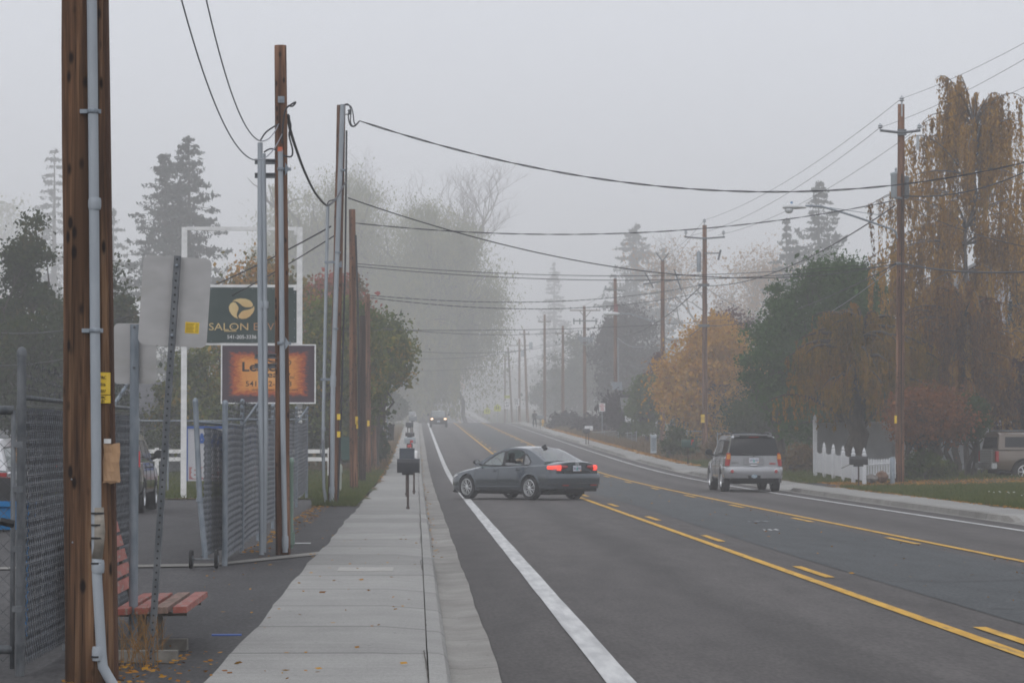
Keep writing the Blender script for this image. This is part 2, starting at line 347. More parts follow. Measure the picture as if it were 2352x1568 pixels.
def concrete_mat(name, c, c2, pitch=1.55, joint=.022):
    m, nt, nd, lk = nodes(name)
    out = N(nt, 'ShaderNodeOutputMaterial'); b = N(nt, 'ShaderNodeBsdfPrincipled'); lk.new(b.outputs[0], out.inputs[0]); b.inputs['Roughness'].default_value = .9
    b.inputs['Specular IOR Level'].default_value = .25
    mp = mapped(nt, (1.6, .9, 1)); t = N(nt, 'ShaderNodeTexNoise'); t.inputs['Scale'].default_value = 1; t.inputs['Detail'].default_value = 6; lk.new(mp.outputs[0], t.inputs['Vector'])
    r = ramp(nt, [(.3, c), (.7, c2)]); lk.new(t.outputs['Fac'], r.inputs[0])
    tc = N(nt, 'ShaderNodeTexCoord'); sx = N(nt, 'ShaderNodeSeparateXYZ'); lk.new(tc.outputs['Object'], sx.inputs[0])
    dv = N(nt, 'ShaderNodeMath', operation='DIVIDE'); dv.inputs[1].default_value = pitch; lk.new(sx.outputs[1], dv.inputs[0])
    fl = N(nt, 'ShaderNodeMath', operation='FLOOR'); lk.new(dv.outputs[0], fl.inputs[0])
    wh = N(nt, 'ShaderNodeTexWhiteNoise', noise_dimensions='1D'); lk.new(fl.outputs[0], wh.inputs['W'])
    mr = N(nt, 'ShaderNodeMapRange'); mr.inputs[3].default_value = .86; mr.inputs[4].default_value = 1.10; lk.new(wh.outputs['Value'], mr.inputs[0])
    fr = N(nt, 'ShaderNodeMath', operation='FRACT'); lk.new(dv.outputs[0], fr.inputs[0])
    lt = N(nt, 'ShaderNodeMath', operation='GREATER_THAN'); lt.inputs[1].default_value = joint/pitch; lk.new(fr.outputs[0], lt.inputs[0])
    m2 = N(nt, 'ShaderNodeMapRange'); m2.inputs[3].default_value = .50; m2.inputs[4].default_value = 1; lk.new(lt.outputs[0], m2.inputs[0])
    mm = N(nt, 'ShaderNodeMath', operation='MULTIPLY'); lk.new(mr.outputs[0], mm.inputs[0]); lk.new(m2.outputs[0], mm.inputs[1])
    mp2 = mapped(nt, (60, 25, 60)); t2 = N(nt, 'ShaderNodeTexNoise'); t2.inputs['Scale'].default_value = 1; t2.inputs['Detail'].default_value = 2; lk.new(mp2.outputs[0], t2.inputs['Vector'])
    r2 = ramp(nt, [(.25, (.85,)*3), (.75, (1.12,)*3)]); lk.new(t2.outputs['Fac'], r2.inputs[0])
    # dark spots: old gum and oil
    mp5 = mapped(nt, (3.2, 3.2, 3.2)); vo = N(nt, 'ShaderNodeTexVoronoi'); vo.inputs['Scale'].default_value = 1; lk.new(mp5.outputs[0], vo.inputs['Vector'])
    r5 = ramp(nt, [(.035, (.3,)*3), (.06, (1,)*3)]); lk.new(vo.outputs['Distance'], r5.inputs[0])
    # brushed cross streaks
    mp6 = mapped(nt, (.4, 7, 1)); t6 = N(nt, 'ShaderNodeTexNoise'); t6.inputs['Scale'].default_value = 1; t6.inputs['Detail'].default_value = 4; lk.new(mp6.outputs[0], t6.inputs['Vector'])
    r6 = ramp(nt, [(.3, (.93,)*3), (.7, (1.05,)*3)]); lk.new(t6.outputs['Fac'], r6.inputs[0])
    col = r.outputs[0]
    for o in (mm.outputs[0], r2.outputs[0], r5.outputs[0], r6.outputs[0]):
        mu = N(nt, 'ShaderNodeMixRGB', blend_type='MULTIPLY'); mu.inputs[0].default_value = 1; lk.new(col, mu.inputs[1]); lk.new(o, mu.inputs[2]); col = mu.outputs[0]
    lk.new(col, b.inputs['Base Color']); return m

M['asphalt'] = asphalt_mat('road_asphalt', (.060, .054, .0515), (.085, .077, .073),
    [(0, .82), (1.1, .80), (1.75, .98), (2.35, 1.12), (3.0, 1.06), (3.45, .78), (4.1, 1.10), (4.8, 1.0), (8.0, .95), (9.0, 1.08), (9.7, .79), (10.4, 1.08), (11.3, .95), (12.9, .74)])
M['asphalt_new'] = asphalt_mat('newer_asphalt', (.049, .053, .055), (.062, .067, .069), fine=.7)
M['asphalt_lot'] = asphalt_mat('lot_asphalt', (.036, .034, .035), (.058, .055, .055), fine=.7)
M['concrete'] = concrete_mat('sidewalk_concrete', (.255, .25, .238), (.295, .29, .275), pitch=3.05, joint=.075)
M['concrete_b'] = concrete_mat('gutter_concrete', (.19, .18, .165), (.28, .27, .25), pitch=3.05, joint=.03)
M['grass'] = mat('lawn_ground', (.035, .045, .018), (.07, .075, .03), (.9, .35, 1), rough=1, spec=.1, c3=(.12, .075, .035), s3=(.5, .2, 1), lo3=.45, hi3=.62)
M['soil'] = mat('bare_ground', (.055, .045, .032), (.09, .075, .045), (.12, .05, .1), rough=1, spec=.1, c3=(.045, .055, .02), s3=(.05, .03, .05), lo3=.45, hi3=.6)
M['line_white'] = mat('white_line_paint', (.40, .40, .40), (.56, .56, .55), (9, 1.2, 9), rough=.8, c3=(.33, .33, .33), s3=(9, .25, 4), lo3=.50, hi3=.8)
M['line_yellow'] = mat('yellow_line_paint', (.50, .27, .025), (.62, .36, .045), (9, 1.5, 9), rough=.8, c3=(.30, .19, .06), s3=(14, 1.6, 9), lo3=.5, hi3=.72)

LW, LY, RY_, RW = 1.42, 4.66, 8.25, 11.2     # edge line, centre turn lane lines, far edge line
YS = frange(-20, 60, 2)+frange(62, 420, 4)[0:]+frange(430, 760, 15)
def terr(x, y, i):
    if x < -2: return .085 - .0*x
    if x < 13.2: return -.12
    if x < 14: return .10
    return .10+min(.5, max(0, (x-14.5)*.035))
tv = [-430, -120, -60, -30, -15, -8, -4, -2.01, -1.6, -.5, 6, 13.1, 13.6, 14.5, 17, 20, 26, 40, 80, 160, 480]
strip('ground', M['soil'], tv, frange(-45, 600, 13)+frange(640, 1480, 60), lambda x, y, i: terr(x, y, i)-.03)
strip('road', M['asphalt'], [.55, 1.4, 3, 4.7, 6.4, 8.2, 9.7, 11.2, 12.35], YS, lambda x, y, i: .05-.0014*(x-6.4)**2)
CRWN = lambda x: .05-.0014*(x-6.4)**2
strip('center_lane_patch', M['asphalt_new'], [lambda y: 5.42+.05*math.sin(y*.11), 6.4, lambda y: 7.85+.05*math.sin(y*.08)], YS, lambda x, y, i: CRWN(x)+.004)
drops = [(22.2, 32.6), (38.5, 44.5), (62, 71), (98, 106), (140, 148), (180, 187), (220, 228)]
def dropf(y, lst):
    f = 1.0
    for a, b in lst:
        e = .8
        t = max(0, min(1, min((y-a+e)/e, (b+e-y)/e)))
        f = min(f, 1-t)
    return f
YF = frange(-20, 110, .4)+frange(112, 420, 3)+frange(430, 760, 15)
kz = lambda y: .085+.045*dropf(y, drops)
strip('gutter', M['concrete_b'], [.235, .36, lambda y: .60+.008*math.sin(y*.6)+.004*math.sin(y*2.1)], YF, lambda x, y, i: [.012, .004, .022][i])
strip('kerb', M['concrete'], [.085, .16, .205, .235, .25], YF, lambda x, y, i: [kz(y), kz(y)-.004, kz(y)*.86, .4*kz(y)+.005, -.02][i])
swe = lambda y: -1.37+.016*math.sin(y*.31)+.010*math.sin(y*1.3+1)+.008*(int(y/3.05)%3-1)
strip('sidewalk', M['concrete'], [swe, -.9, -.3, .075], YF, lambda x, y, i: [.125, .125, .125, max(kz(y)-.006, .095)][i])
rng = random.Random(4)
# long crack between walk and kerb
b = MB(); P = []
for y in frange(14, 150, .35):
    x = .070+.012*math.sin(y*.8)+rng.uniform(-.006, .006); w = .0028+.0025*rng.random()
    P.append([(x-w, y, gz(y)+kz(y)+.002), (x+w, y, gz(y)+kz(y)+.003)])
b.grid(P); struct(b.build('sidewalk_crack', mat('crack_dirt', (.065, .055, .046), rough=1), fixn=False))
# utility vault lid in the walk
b = MB(); b.box(-.95, -.28, 34.6, 35.6, .06, .134); struct(b.build('vault_lid', mat('vault_concrete', (.30, .29, .27), (.36, .35, .33), (6, 6, 6), rough=.9)))
# right-hand side
rdrops = [(40, 58), (93.5, 101), (128, 137), (158, 166), (205, 214), (250, 258)]
rkz = lambda y: .03+.11*dropf(y, rdrops)
strip('kerb', M['concrete_b'], [11.93, 12.14, 12.17, 12.32], YF, lambda x, y, i: [.017, .012, rkz(y)*.95, rkz(y)+.004][i])
rse = lambda y: 13.75+.12*math.sin(y*.35)+.07*math.sin(y*1.1)
strip('sidewalk', M['concrete'], [12.323, 12.9, rse], YF, lambda x, y, i: [rkz(y)+.001, .115+.3*(rkz(y)-.12), .135][i])
strip('parking_lot', M['asphalt_lot'], [-45, -20, -8, -2.6, lambda y: swe(y)+.02], frange(-15, 74, 1.5)+[76.5], lambda x, y, i: .105 if i < 4 else .112)
strip('driveway', M['asphalt_lot'], [13.6, 15, 18, 24], frange(93.8, 100.5, .7), lambda x, y, i: [.137, .14, .15, .18][i]+.02*0)
lawn_l = strip('lawn', M['grass'], [-26, -12, -6, -3, lambda y: swe(y)-.03+.10*math.sin(y*1.9)+.15*math.sin(y*.43)], frange(76.6, 330, 1.2), lambda x, y, i: .13)
strip('lawn', M['grass'], [-2.55, -2.0, lambda y: swe(y)-.08+.12*math.sin(y*2.1)], frange(68.5, 76.4, .6), lambda x, y, i: .125)
strip('lawn', M['grass'], [lambda y: rse(y)-.05+.08*math.sin(y*2.7), 14.5, 17, 20, 26, 34], frange(30, 93.2, 1.0), lambda x, y, i: [.142, .145, .17, .25, .4, .45][i])
strip('lawn', M['grass'], [lambda y: rse(y)-.05+.08*math.sin(y*2.7), 14.5, 17, 20, 26, 34], frange(101, 330, 1.5), lambda x, y, i: [.142, .145, .19, .28, .45, .5][i])
# pale concrete aprons across the lot entry
b = MB()
y0 = 35.5
b.grid([[(-7.6, 34.6, .121), (-2.6, 36.3, .121), (swe(39)+.0, 39.6, .125)], [(-7.6, 35.0, .121), (-2.6, 37.1, .121), (swe(40), 40.8, .125)]])
struct(b.build('lot_apron', M['concrete_b'], fixn=False))
b = MB()
for (x0, y0, x1, y1, w) in ((-6.9, 61.0, -6.3, 66.5, .10),):
    b.grid([[(x0, y0, .118), (x0+w, y0, .118)], [(x1, y1, .118), (x1+w, y1, .118)]])
b.grid([[(-2.05, 44.0, .121), (-1.62, 44.0, .121)], [(-2.05, 44.45, .121), (-1.62, 44.45, .121)]])
struct(b.build('parking_line', M['line_white'], fixn=False))
def line(name, m, x, w, y0, y1, wob=0):
    ys = frange(y0, y1, 1.5 if y1-y0 > 8 else .7); P = []
    for y in ys:
        d = wob*(math.sin(y*.9)+.6*math.sin(y*2.3+1)) if wob else 0
        d2 = wob*(math.sin(y*.7+2)+.6*math.sin(y*2.0)) if wob else 0
        P.append([(x-w/2+d, y, gz(y)+CRWN(x-w/2)+.009), (x+w/2+d2, y, gz(y)+CRWN(x+w/2)+.009)])
    b = MB(); b.grid(P); return struct(b.build(name, m, fixn=False))
line('edge_line', M['line_white'], LW, .205, 8, 690, .003)
line('edge_line', M['line_white'], RW, .15, 8, 690, .004)
line('center_line', M['line_yellow'], LY, .13, 21.6, 690)
line('center_line', M['line_yellow'], RY_, .13, 8, 690)
b = MB()
for x, off in ((LY+.30, 22.2), (RY_-.30, 21.0)):
    k = off-12.2
    while k < 360:
        L = 3.05
        b.grid([[(x-.06, y, gz(y)+CRWN(x)+.009), (x+.06, y, gz(y)+CRWN(x)+.009)] for y in (k, k+L/2, k+L)])
        k += 12.2
struct(b.build('dashed_center_line', M['line_yellow'], fixn=False))
# thin tar seams across the lanes
b = MB()
for (x0, x1, y, w) in ((1.9, 2.6, 38.6, .03), (2.2, 2.7, 32.6, .03), (5.5, 7.8, 33.5, .05), (5.5, 7.8, 46, .05), (5.6, 7.7, 28, .05)):
    b.grid([[(x0+(x1-x0)*i/6, y+.15*math.sin(i*1.3+y)-w/2, CRWN(x0+(x1-x0)*i/6)+.008) for i in range(7)], [(x0+(x1-x0)*i/6, y+.15*math.sin(i*1.3+y)+w/2, CRWN(x0+(x1-x0)*i/6)+.008) for i in range(7)]])
struct(b.build('tar_seam', mat('tar', (.03, .03, .032), rough=.6), fixn=False))

# ------------------------------------------------------------------ poles
rng = random.Random(11)
def zat(py, Y): return at(1176, py, Y).z
def pole_mesh(base, top, r0, r1, n=14, wob=.0):
    b = MB(); k = 14; base, top = Vector(base), Vector(top)
    pts = [base.lerp(top, i/k)+Vector((wob*math.sin(i*1.7), wob*math.cos(i*1.1), 0)) for i in range(k+1)]
    b.tube(pts, [r0+(r1-r0)*i/k for i in range(k+1)], n=n)
    return b
def strap(b, c, r, h=.05, t=.006):
    b.lathe([(r+t, -h/2), (r+t+.004, -h/4), (r+t+.004, h/4), (r+t, h/2)], 14, Matrix.Translation(c))

# --- nearest pole
Y0 = 18.8
bt = at(207, 1572, Y0); tp = at(176, -950, Y0)
tp = Vector((bt.x+(tp.x-bt.x), Y0, 8.6))
root = thing('utility_pole', 'thick brown timber pole with grey conduit strapped up its face, nearest of all', 'utility pole', bt, group='timber poles along the left walk')
L = lambda p: Vector(p)-bt
axis = lambda z: L(bt.lerp(tp, (z-bt.z)/(tp.z-bt.z)))
o = pole_mesh(L(bt)-Vector((0, 0, .2)), L(tp), .162, .125, 22, .004).build('pole_shaft', M['wood_near'], root, smooth=True)
def on_pole(px, py): return L(at(px, py, Y0-.165))
b = MB(); cond = [(233, 1500), (223, 1330), (221, 1190), (221, 1050), (218, 760), (216, 480), (211, 0)]
cp = [on_pole(*q) for q in cond]; cp.append(cp[-1]+(cp[-1]-cp[-2])*1.0)
b.tube([on_pole(262, 1575), on_pole(248, 1552), on_pole(236, 1530)]+cp, .033, 14)
for (px, py, h) in ((217.5, 468, .075), (225, 1300, .085), (226, 1500, .09)):
    strap(b, on_pole(px, py), .034, h, .004)
b.build('conduit', M['pvc'], root, smooth=True, angle=40)
for (px, py) in ((214, 256), (218.5, 759)):
    b = MB(); p = on_pole(px, py); strap(b, p, .034, .028, .003); b.box(p.x-.085, p.x+.05, p.y-.01, p.y+.02, p.z-.013, p.z+.013)
    b.build('strap', M['galv'], root)
b = MB(); b.tube([on_pole(225, 1165), on_pole(227, 1220), on_pole(223, 1282)], [.037, .041, .036], 12)
b.build('tape_wrap', mat('tape', (.20, .18, .15), (.30, .27, .23), (8, 8, 20), rough=.9), root, smooth=True)
for py in (1178, 1205, 1235, 1293, 1507):
    b = MB(); b.lathe([(.043, -.006), (.043, .006)], 14, Matrix.Translation(on_pole(224, py))); b.build('zip_tie', M['black'], root)
b = MB(); b.tube([L(bt)+Vector((.165*math.cos(a), .165*math.sin(a)*0-.0, 0)) for a in (0,)]+[axis(8.0)+Vector((.128, -.01, 0))], .022, 6)
b.build('cable_guard', mat('dark_guard', (.05, .025, .015), (.10, .05, .03), (20, 20, 1), rough=.8), root)
for (x0, x1, y0, y1, t) in ((235, 251, 856, 906, None), (237, 252, 908, 926, None)):
    b = MB(); c = L(at(238, (y0+y1)/2, Y0))
    h = (y1-y0)/351/2
    # tags wrap the right flank of the pole
    P = []
    for a in (-1.05, -.8, -.55, -.3): P.append([(axis(c.z+bt.z).x+.163*math.cos(a), .163*math.sin(a), c.z-h), (axis(c.z+bt.z).x+.163*math.cos(a), .163*math.sin(a), c.z+h)])
    b.grid(P); tg = b.build('pole_tag', M['yellow_tag'], root)
for (py, s) in ((868, 'PAC'), (884, '016'), (899, '027'), (914, 'PPC'), (922, '01')):
    c = L(at(243, py, Y0)); Mx = Matrix.Translation((axis(c.z+bt.z).x+.166*math.cos(-.8), .166*math.sin(-.8), c.z)) @ Matrix.Rotation(RAD(90-46), 4, 'Z') @ Matrix.Rotation(math.pi/2, 4, 'X')
    text(s, .028, M['ink'], root, Mx, 'tag_number', .001)
b = MB(); a0 = L(at(237, 1018, Y0-.12)); P = []
for i, zf in enumerate((0, .06, .12, .18, .24, .256)):
    P.append([(a0.x+(.0+.004*math.sin(i*2))+.108*j/4, a0.y+.012*math.sin(i+j*.9), a0.z-zf+.006*math.sin(j*2.2)*(i == 0 or i == 5)) for j in range(5)])
b.grid(P); pn = b.build('notice', M['cardboard'], root)
b = MB(); b.box(a0.x+.005, a0.x+.05, a0.y-.004, a0.y+.004, a0.z+.0, a0.z+.03); b.build('tape_scrap', M['white'], root)
for (px, py) in ((221, 1108), (200, 1120), (181, 1100), (183, 1245), (213, 948)):
    b = MB(); b.lathe([(.004, -.006), (.006, 0), (.001, .006)], 8, Matrix.Translation(on_pole(px, py)+Vector((-.05, .03, 0)))); b.build('nail_head', M['galv'], root)
# --- second pole with stand-off conduits
Y2 = 40.1
bt = at(650, 1272, Y2); tp = at(644.5, 105, Y2)
root = thing('utility_pole', 'slim bare-topped timber pole before the green salon banner, conduits beside it', 'utility pole', bt, group='timber poles along the left walk')
L = lambda p: Vector(p)-bt
pole_mesh(L(bt)-Vector((0, 0, .2)), L(tp), .105, .084, 16, .003).build('pole_shaft', M['wood'], root, smooth=True)
q = lambda px, py, dy=0: L(at(px, py, Y2+dy))
for pts, r in (([(601, 1275), (600, 1100), (597, 600), (597.5, 328)], .036), ([(606, 1268), (611, 1000), (608, 600), (605, 353)], .033)):
    b = MB(); b.tube([q(x, y, -.05) for x, y in pts], r, 12); x, y = pts[1]; strap(b, q(x, 700, -.05), r, .10, .004); b.build('conduit', M['pvc'], root, smooth=True, angle=40)
b = MB(); b.tube([q(655, 1268, -.14), q(650, 1000, -.14), q(644, 345, -.14)], .036, 12); strap(b, q(655, 1245, -.14), .036, .18, .006); b.build('conduit', M['pvc'], root, smooth=True, angle=40)
b = MB(); b.tube([q(643.5, 348, -.14), q(643.5, 338, -.14)], [.04, .03], 10); b.build('tape_wrap', mat('orange_tape', (.55, .13, .06), rough=.7), root)
for y in (371, 403, 818, 840):
    b = MB(); c = q(585, y, -.03); d = q(637, y, -.03)
    for dz in (-.028, .028): b.box(c.x, d.x, -.055, .035, c.z+dz-.006, c.z+dz+.006)
    b.box(c.x, d.x, -.02, -.008, c.z-.026, c.z+.026); b.prism([(d.x-.01, -.06, d.z-.06), (d.x+.03, -.06, d.z), (d.x-.01, -.06, d.z+.06)], (0, .05, 0))
    b.build('bracket', M['galv_dark'], root)
for y in (388, 788):
    b = MB(); c = q(645, y, -.14); strap(b, c, .04, .045, .006); b.box(c.x-.01, c.x+.14, c.y+.02, c.y+.07, c.z-.02, c.z+.02); b.prism([(c.x+.06, c.y-.01, c.z+.09), (c.x+.12, c.y-.01, c.z), (c.x+.06, c.y-.01, c.z-.09)], (0, .04, 0)); b.build('bracket', M['galv'], root)
b = MB(); c = q(646, 229, -.09); b.box(c.x-.045, c.x+.045, c.y-.02, c.y, c.z-.045, c.z+.045); b.lathe([(.012, 0), (.012, .04)], 8, Matrix.Translation(c) @ Matrix.Rotation(math.pi/2, 4, 'X')); b.build('bolt_plate', M['galv'], root)
def curve(pts, n=6):
    """smooth polyline through points"""
    pts = [Vector(p) for p in pts]; out = []
    for i in range(len(pts)-1):
        p0, p1, p2, p3 = pts[max(i-1, 0)], pts[i], pts[i+1], pts[min(i+2, len(pts)-1)]
        for k in range(n):
            t = k/n; out.append(.5*((2*p1)+(p2-p0)*t+(2*p0-5*p1+4*p2-p3)*t*t+(3*p1-p0-3*p2+p3)*t**3))
    return out+[pts[-1]]
for pts in ([(648, 330), (649, 300), (655, 255), (668, 241), (679, 235), (672, 244), (661, 243)], [(597, 325), (612, 303), (640, 285)], [(606, 350), (622, 342), (644, 348)], [(661, 262), (668, 290), (664, 310), (672, 345), (668, 360), (650, 357)]):
    b = MB(); b.tube(curve([q(x, y, -.12) for x, y in pts]), .012, 6); b.build('cable', M['wire'], root, smooth=True)
P2 = (bt, tp)
# --- third pole
Y3 = 69.5
bt = at(764, 1160, Y3); tp = at(784, 242, Y3)
root = thing('utility_pole', 'leaning timber pole with a fat grey conduit up its front and cable loop on top', 'utility pole', bt, group='timber poles along the left walk')
L = lambda p: Vector(p)-bt
q = lambda px, py, dy=0: L(at(px, py, Y3+dy))
pole_mesh(L(bt)-Vector((0, 0, .2)), L(tp), .125, .105, 14, .004).build('pole_shaft', M['wood'], root, smooth=True)
b = MB(); b.tube([q(762, 1160, -.14), q(765, 880, -.14), q(774, 600, -.14), q(787, 240, -.14)], .058, 12)
for y, x in ((880, 765), (870, 765.5), (1125, 762)): strap(b, q(x, y, -.14), .058, .16, .008)
b.build('conduit', M['pvc'], root, smooth=True, angle=40)
b = MB(); b.tube([q(750, 1160, -.05), q(744, 1120, -.05), q(742, 1000, -.05), q(746, 800, -.05), q(753, 470, -.05)], .04, 10); strap(b, q(743, 985, -.05), .04, .12, .006); b.build('conduit', M['pvc'], root, smooth=True, angle=40)
for y, x0, x1 in ((870, 736, 768), (601, 745, 785)):
    b = MB(); c, d = q(x0, y, -.1), q(x1, y, -.1); b.box(c.x, d.x, c.y, c.y+.05, c.z-.04, c.z+.02); b.box(d.x-.1, d.x, c.y-.05, c.y+.08, c.z-.14, c.z-.02); b.build('bracket', M['galv'], root)
for y, x in ((391, 786), (580, 776), (755, 770)):
    b = MB(); strap(b, q(x, y, -.14), .058, .05, .012); b.build('strap', M['galv'], root)
b = MB(); b.tube([q(796, 300, -.1), q(793, 600, -.1), q(785, 900, -.1), q(776, 1160, -.1)], .022, 6); b.build('cable', M['wire'], root)
for pts in ([(790, 241), (800, 240), (806, 255), (805, 280), (812, 290), (826, 278)], [(788, 241), (805, 244), (811, 262), (813, 280), (817, 288)], [(800, 262), (801, 276), (806, 289), (815, 290), (826, 278)], [(752, 470), (756, 462), (772, 455), (790, 425), (796, 418)]):
    b = MB(); b.tube(curve([q(x, y, -.16) for x, y in pts]), .016, 6); b.build('cable', M['wire'], root, smooth=True)
b = MB(); b.tube([q(773, 263, -.03), q(803, 263, -.03)], .014, 6); b.lathe([(.03, 0), (.05, .03), (.03, .06), (.05, .09), (.03, .12)], 10, Matrix.Translation(q(803, 263, -.1))); b.build('insulator', M['galv_dark'], root)
b = MB(); b.tube(curve([q(744, 1010, -.1), q(738, 1020, -.1), q(736, 1035, -.1), q(741, 1050, -.1), q(744, 1015, -.1)]), .012, 5); b.build('cable_loop', M['wire_grey'], root)
for y in (957, 997):
    b = MB(); c = q(779, y, -.13); b.box(c.x-.05, c.x+.03, c.y-.05, c.y-.03, c.z-.07, c.z+.07); b.build('pole_tag', M['yellow_tag'], root)
P3 = (bt, tp)

def plain_pole(px0, py0, px1, py1, Y, r0, r1, label, group, m='wood', tags=()):
    bt, tp = at(px0, py0, Y), at(px1, py1, Y)
    root = thing('utility_pole', label, 'utility pole', bt, group=group)
    pole_mesh(Vector((0, 0, -.3)), tp-bt, r0, r1, 14, .004).build('pole_shaft', M[m], root, smooth=True)
    for (x, y) in tags:
        b = MB(); c = at(x, y, Y-r0)-bt; b.box(c.x-.05, c.x+.05, c.y-.03, c.y-.01, c.z-.12, c.z+.12); b.build('pole_tag', M['yellow_tag'], root)
    return root, bt, tp
GL = 'timber poles along the left walk'; GR = 'line poles along the right pavement'
r4, b4, P4 = plain_pole(813, 1125, 809, 481, 90, .135, .10, 'plain red-brown timber pole on grass, right of the leaning conduit pole', GL, tags=((820, 965), (822, 975)))
b = MB(); b.tube([at(817, 540, 89.8)-b4, at(822, 700, 89.8)-b4, at(825, 1000, 89.8)-b4], .03, 6); b.build('cable', M['wire'], r4)
plain_pole(832, 1085, 833, 725, 104, .13, .11, 'short blackened timber pole close behind the red-brown one on the grass', GL, 'wood_dark')
r5, b5, P5 = plain_pole(845, 1072, 844, 675, 122, .14, .11, 'tan timber pole with a cable span leaving its top, beside the round-crowned maple', GL, tags=((846, 972),))
plain_pole(860, 1060, 856, 800, 137, .12, .10, 'half-hidden timber pole with white cable loops near its top', GL)
b = MB(); 
r6, b6, P6 = plain_pole(880, 1040, 881, 820, 170, .14, .11, 'faded timber pole at the edge of the drooping willow', GL)
# --- right-hand line
def crossarm(root, bt, z, half, Y, m='arm', ins=2, dy=0):
    b = MB(); b.box(-half, half, -.06+dy, .05+dy, z-.055, z+.055); b.build('crossarm', M[m], root)
    for s in ((-1, 1) if ins == 2 else (-1, 0, 1)):
        c = Vector((s*(half-.08), dy, z+.05)); b = MB()
        b.tube([c, c+Vector((0, 0, .16))], .02, 6); b.lathe([(.03, .14), (.09, .17), (.05, .20), (.085, .23), (.05, .26), (.06, .30), (.02, .33)], 10, Matrix.Translation(c)); b.build('insulator', M['porcelain'], root)
def line_pole(px, Yp, top, label, armz=None, base=None, extra=None, r=.17):
    bt = at(px[0], base, Yp) if base else Vector((at(px[0], 1000, Yp).x, Yp, gz(Yp)+.5))
    tp = at(px[1], top, Yp)
    root = thing('utility_pole', label, 'utility pole', bt, group=GR)
    pole_mesh(Vector((0, 0, -.3)), tp-bt, r, r*.72, 14, .004).build('pole_shaft', M['wood'], root, smooth=True)
    return root, bt, tp
R1, R1b, R1t = line_pole((2066, 2070), 100, 240, 'tall brown line pole on the right carrying a street lamp and a grey transformer', base=1114, r=.165)
h = R1t.z-R1b.z; tx = R1t.x-R1b.x
q1 = lambda px, py, dy=0: at(px, py, 100+dy)-R1b
b = MB(); c = q1(2070, 236); b.tube([c-Vector((0, .12, .5)), c+Vector((0, -.12, .1))], .03, 6); b.lathe([(.03, .0), (.10, .04), (.06, .08), (.09, .12), (.04, .17), (.02, .22)], 10, Matrix.Translation(c+Vector((0, -.1, .02)))); b.build('insulator', M['porcelain'], R1)
b = MB(); a0, a1 = q1(2022, 303), q1(2112, 303)
b.tube([a0+Vector((0, -.16, .03)), q1(2060, 304, -.16), q1(2080, 304, -.16), a1+Vector((0, -.16, .03))], .05, 6); b.box(q1(2060, 300).x, q1(2080, 300).x, -.19, -.1, q1(2060, 312).z, q1(2060, 298).z); b.build('crossarm', M['galv_dark'], R1)
for px in (2022, 2112):
    c = q1(px, 303, -.16); b = MB(); b.tube([c, c+Vector((0, 0, .16))], .025, 6); b.lathe([(.03, .12), (.10, .15), (.06, .19), (.09, .22), (.05, .26), (.02, .3)], 10, Matrix.Translation(c)); b.build('insulator', M['porcelain'], R1)
b = MB(); c = q1(2108, 312, -.16); b.tube([c-Vector((0, 0, .5)), c], .05, 8); b.build('cutout', M['porcelain'], R1)
b = MB(); c = q1(2058, 425, .05); b.lathe([(.19, -.42), (.205, -.4), (.205, .36), (.22, .38), (.22, .44), (.16, .47), (.02, .48)], 18, Matrix.Translation(c+Vector((.07, .30, 0)))); b.lathe([(.03, .46), (.05, .5), (.03, .54), (.05, .58), (.02, .64)], 8, Matrix.Translation(c+Vector((.05, .3, 0)))); b.build('transformer', M['transf'], R1, smooth=True, angle=40)
b = MB(); c = q1(2081, 430, .05); b.lathe([(.10, -.4), (.11, -.38), (.11, .36), (.04, .4)], 12, Matrix.Translation(c)); b.build('cutout_box', M['galv_dark'], R1, smooth=True, angle=40)
b = MB(); arm = [(2061, 548), (2058, 535), (2050, 527), (2035, 522), (1960, 496), (1900, 478), (1880, 474), (1850, 473)]
b.tube(curve([q1(x, y, -.22-i*.02) for i, (x, y) in enumerate(arm)], 4), .035, 8); b.tube([q1(1905, 477, -.3), q1(2062, 500, -.2)], .012, 6); b.build('lamp_arm', M['galv'], R1, smooth=True)
b = MB(); c = q1(1825, 476, -.36)
P = []
for i, (x, w, zt, zb) in enumerate(((-.42, .05, .02, -.04), (-.38, .13, .09, -.06), (-.2, .18, .13, -.06), (.05, .17, .11, -.07), (.25, .11, .07, -.05), (.40, .06, .03, -.04))):
    P.append([(c.x+x, c.y+w*math.cos(a), c.z+(zt if math.sin(a) > 0 else -zb)*math.sin(a)+0) for a in [2*math.pi*k/14 for k in range(14)]])
b.grid(P, closed=True); b.poly(P[0]); b.poly(P[-1][::-1]); b.build('lamp_head', M['lamp'], R1, smooth=True, angle=50)
b = MB(); b.lathe([(.15, .0), (.15, -.07), (.11, -.14), (.03, -.17)], 14, Matrix.Translation(c+Vector((-.2, 0, -.05)))); b.build('lamp_lens', M['lampglass'], R1, smooth=True)
b = MB(); b.lathe([(.04, .0), (.045, .07), (.03, .09)], 10, Matrix.Translation(c+Vector((-.1, 0, .11)))); b.build('photo_cell', mat('blue_cell', (.15, .27, .42), rough=.4), R1)
b = MB(); c = q1(2058, 962, -.2); b.box(c.x-.05, c.x+.03, c.y, c.y+.02, c.z-.15, c.z+.12); b.build('pole_tag', M['yellow_tag'], R1)
b = MB(); b.tube([q1(2072, 400, -.17), q1(2070, 900, -.18), q1(2070, 1114, -.18)], .025, 6); b.build('cable_guard', M['wood_dark'], R1)
for y in (455, 605):
    b = MB(); c = q1(2064, y, -.2); b.lathe([(.05, -.05), (.07, 0), (.05, .05)], 8, Matrix.Translation(c)); b.box(c.x-.15, c.x+.12, c.y-.03, c.y+.05, c.z-.03, c.z+.03); b.build('clamp', M['galv_dark'], R1)

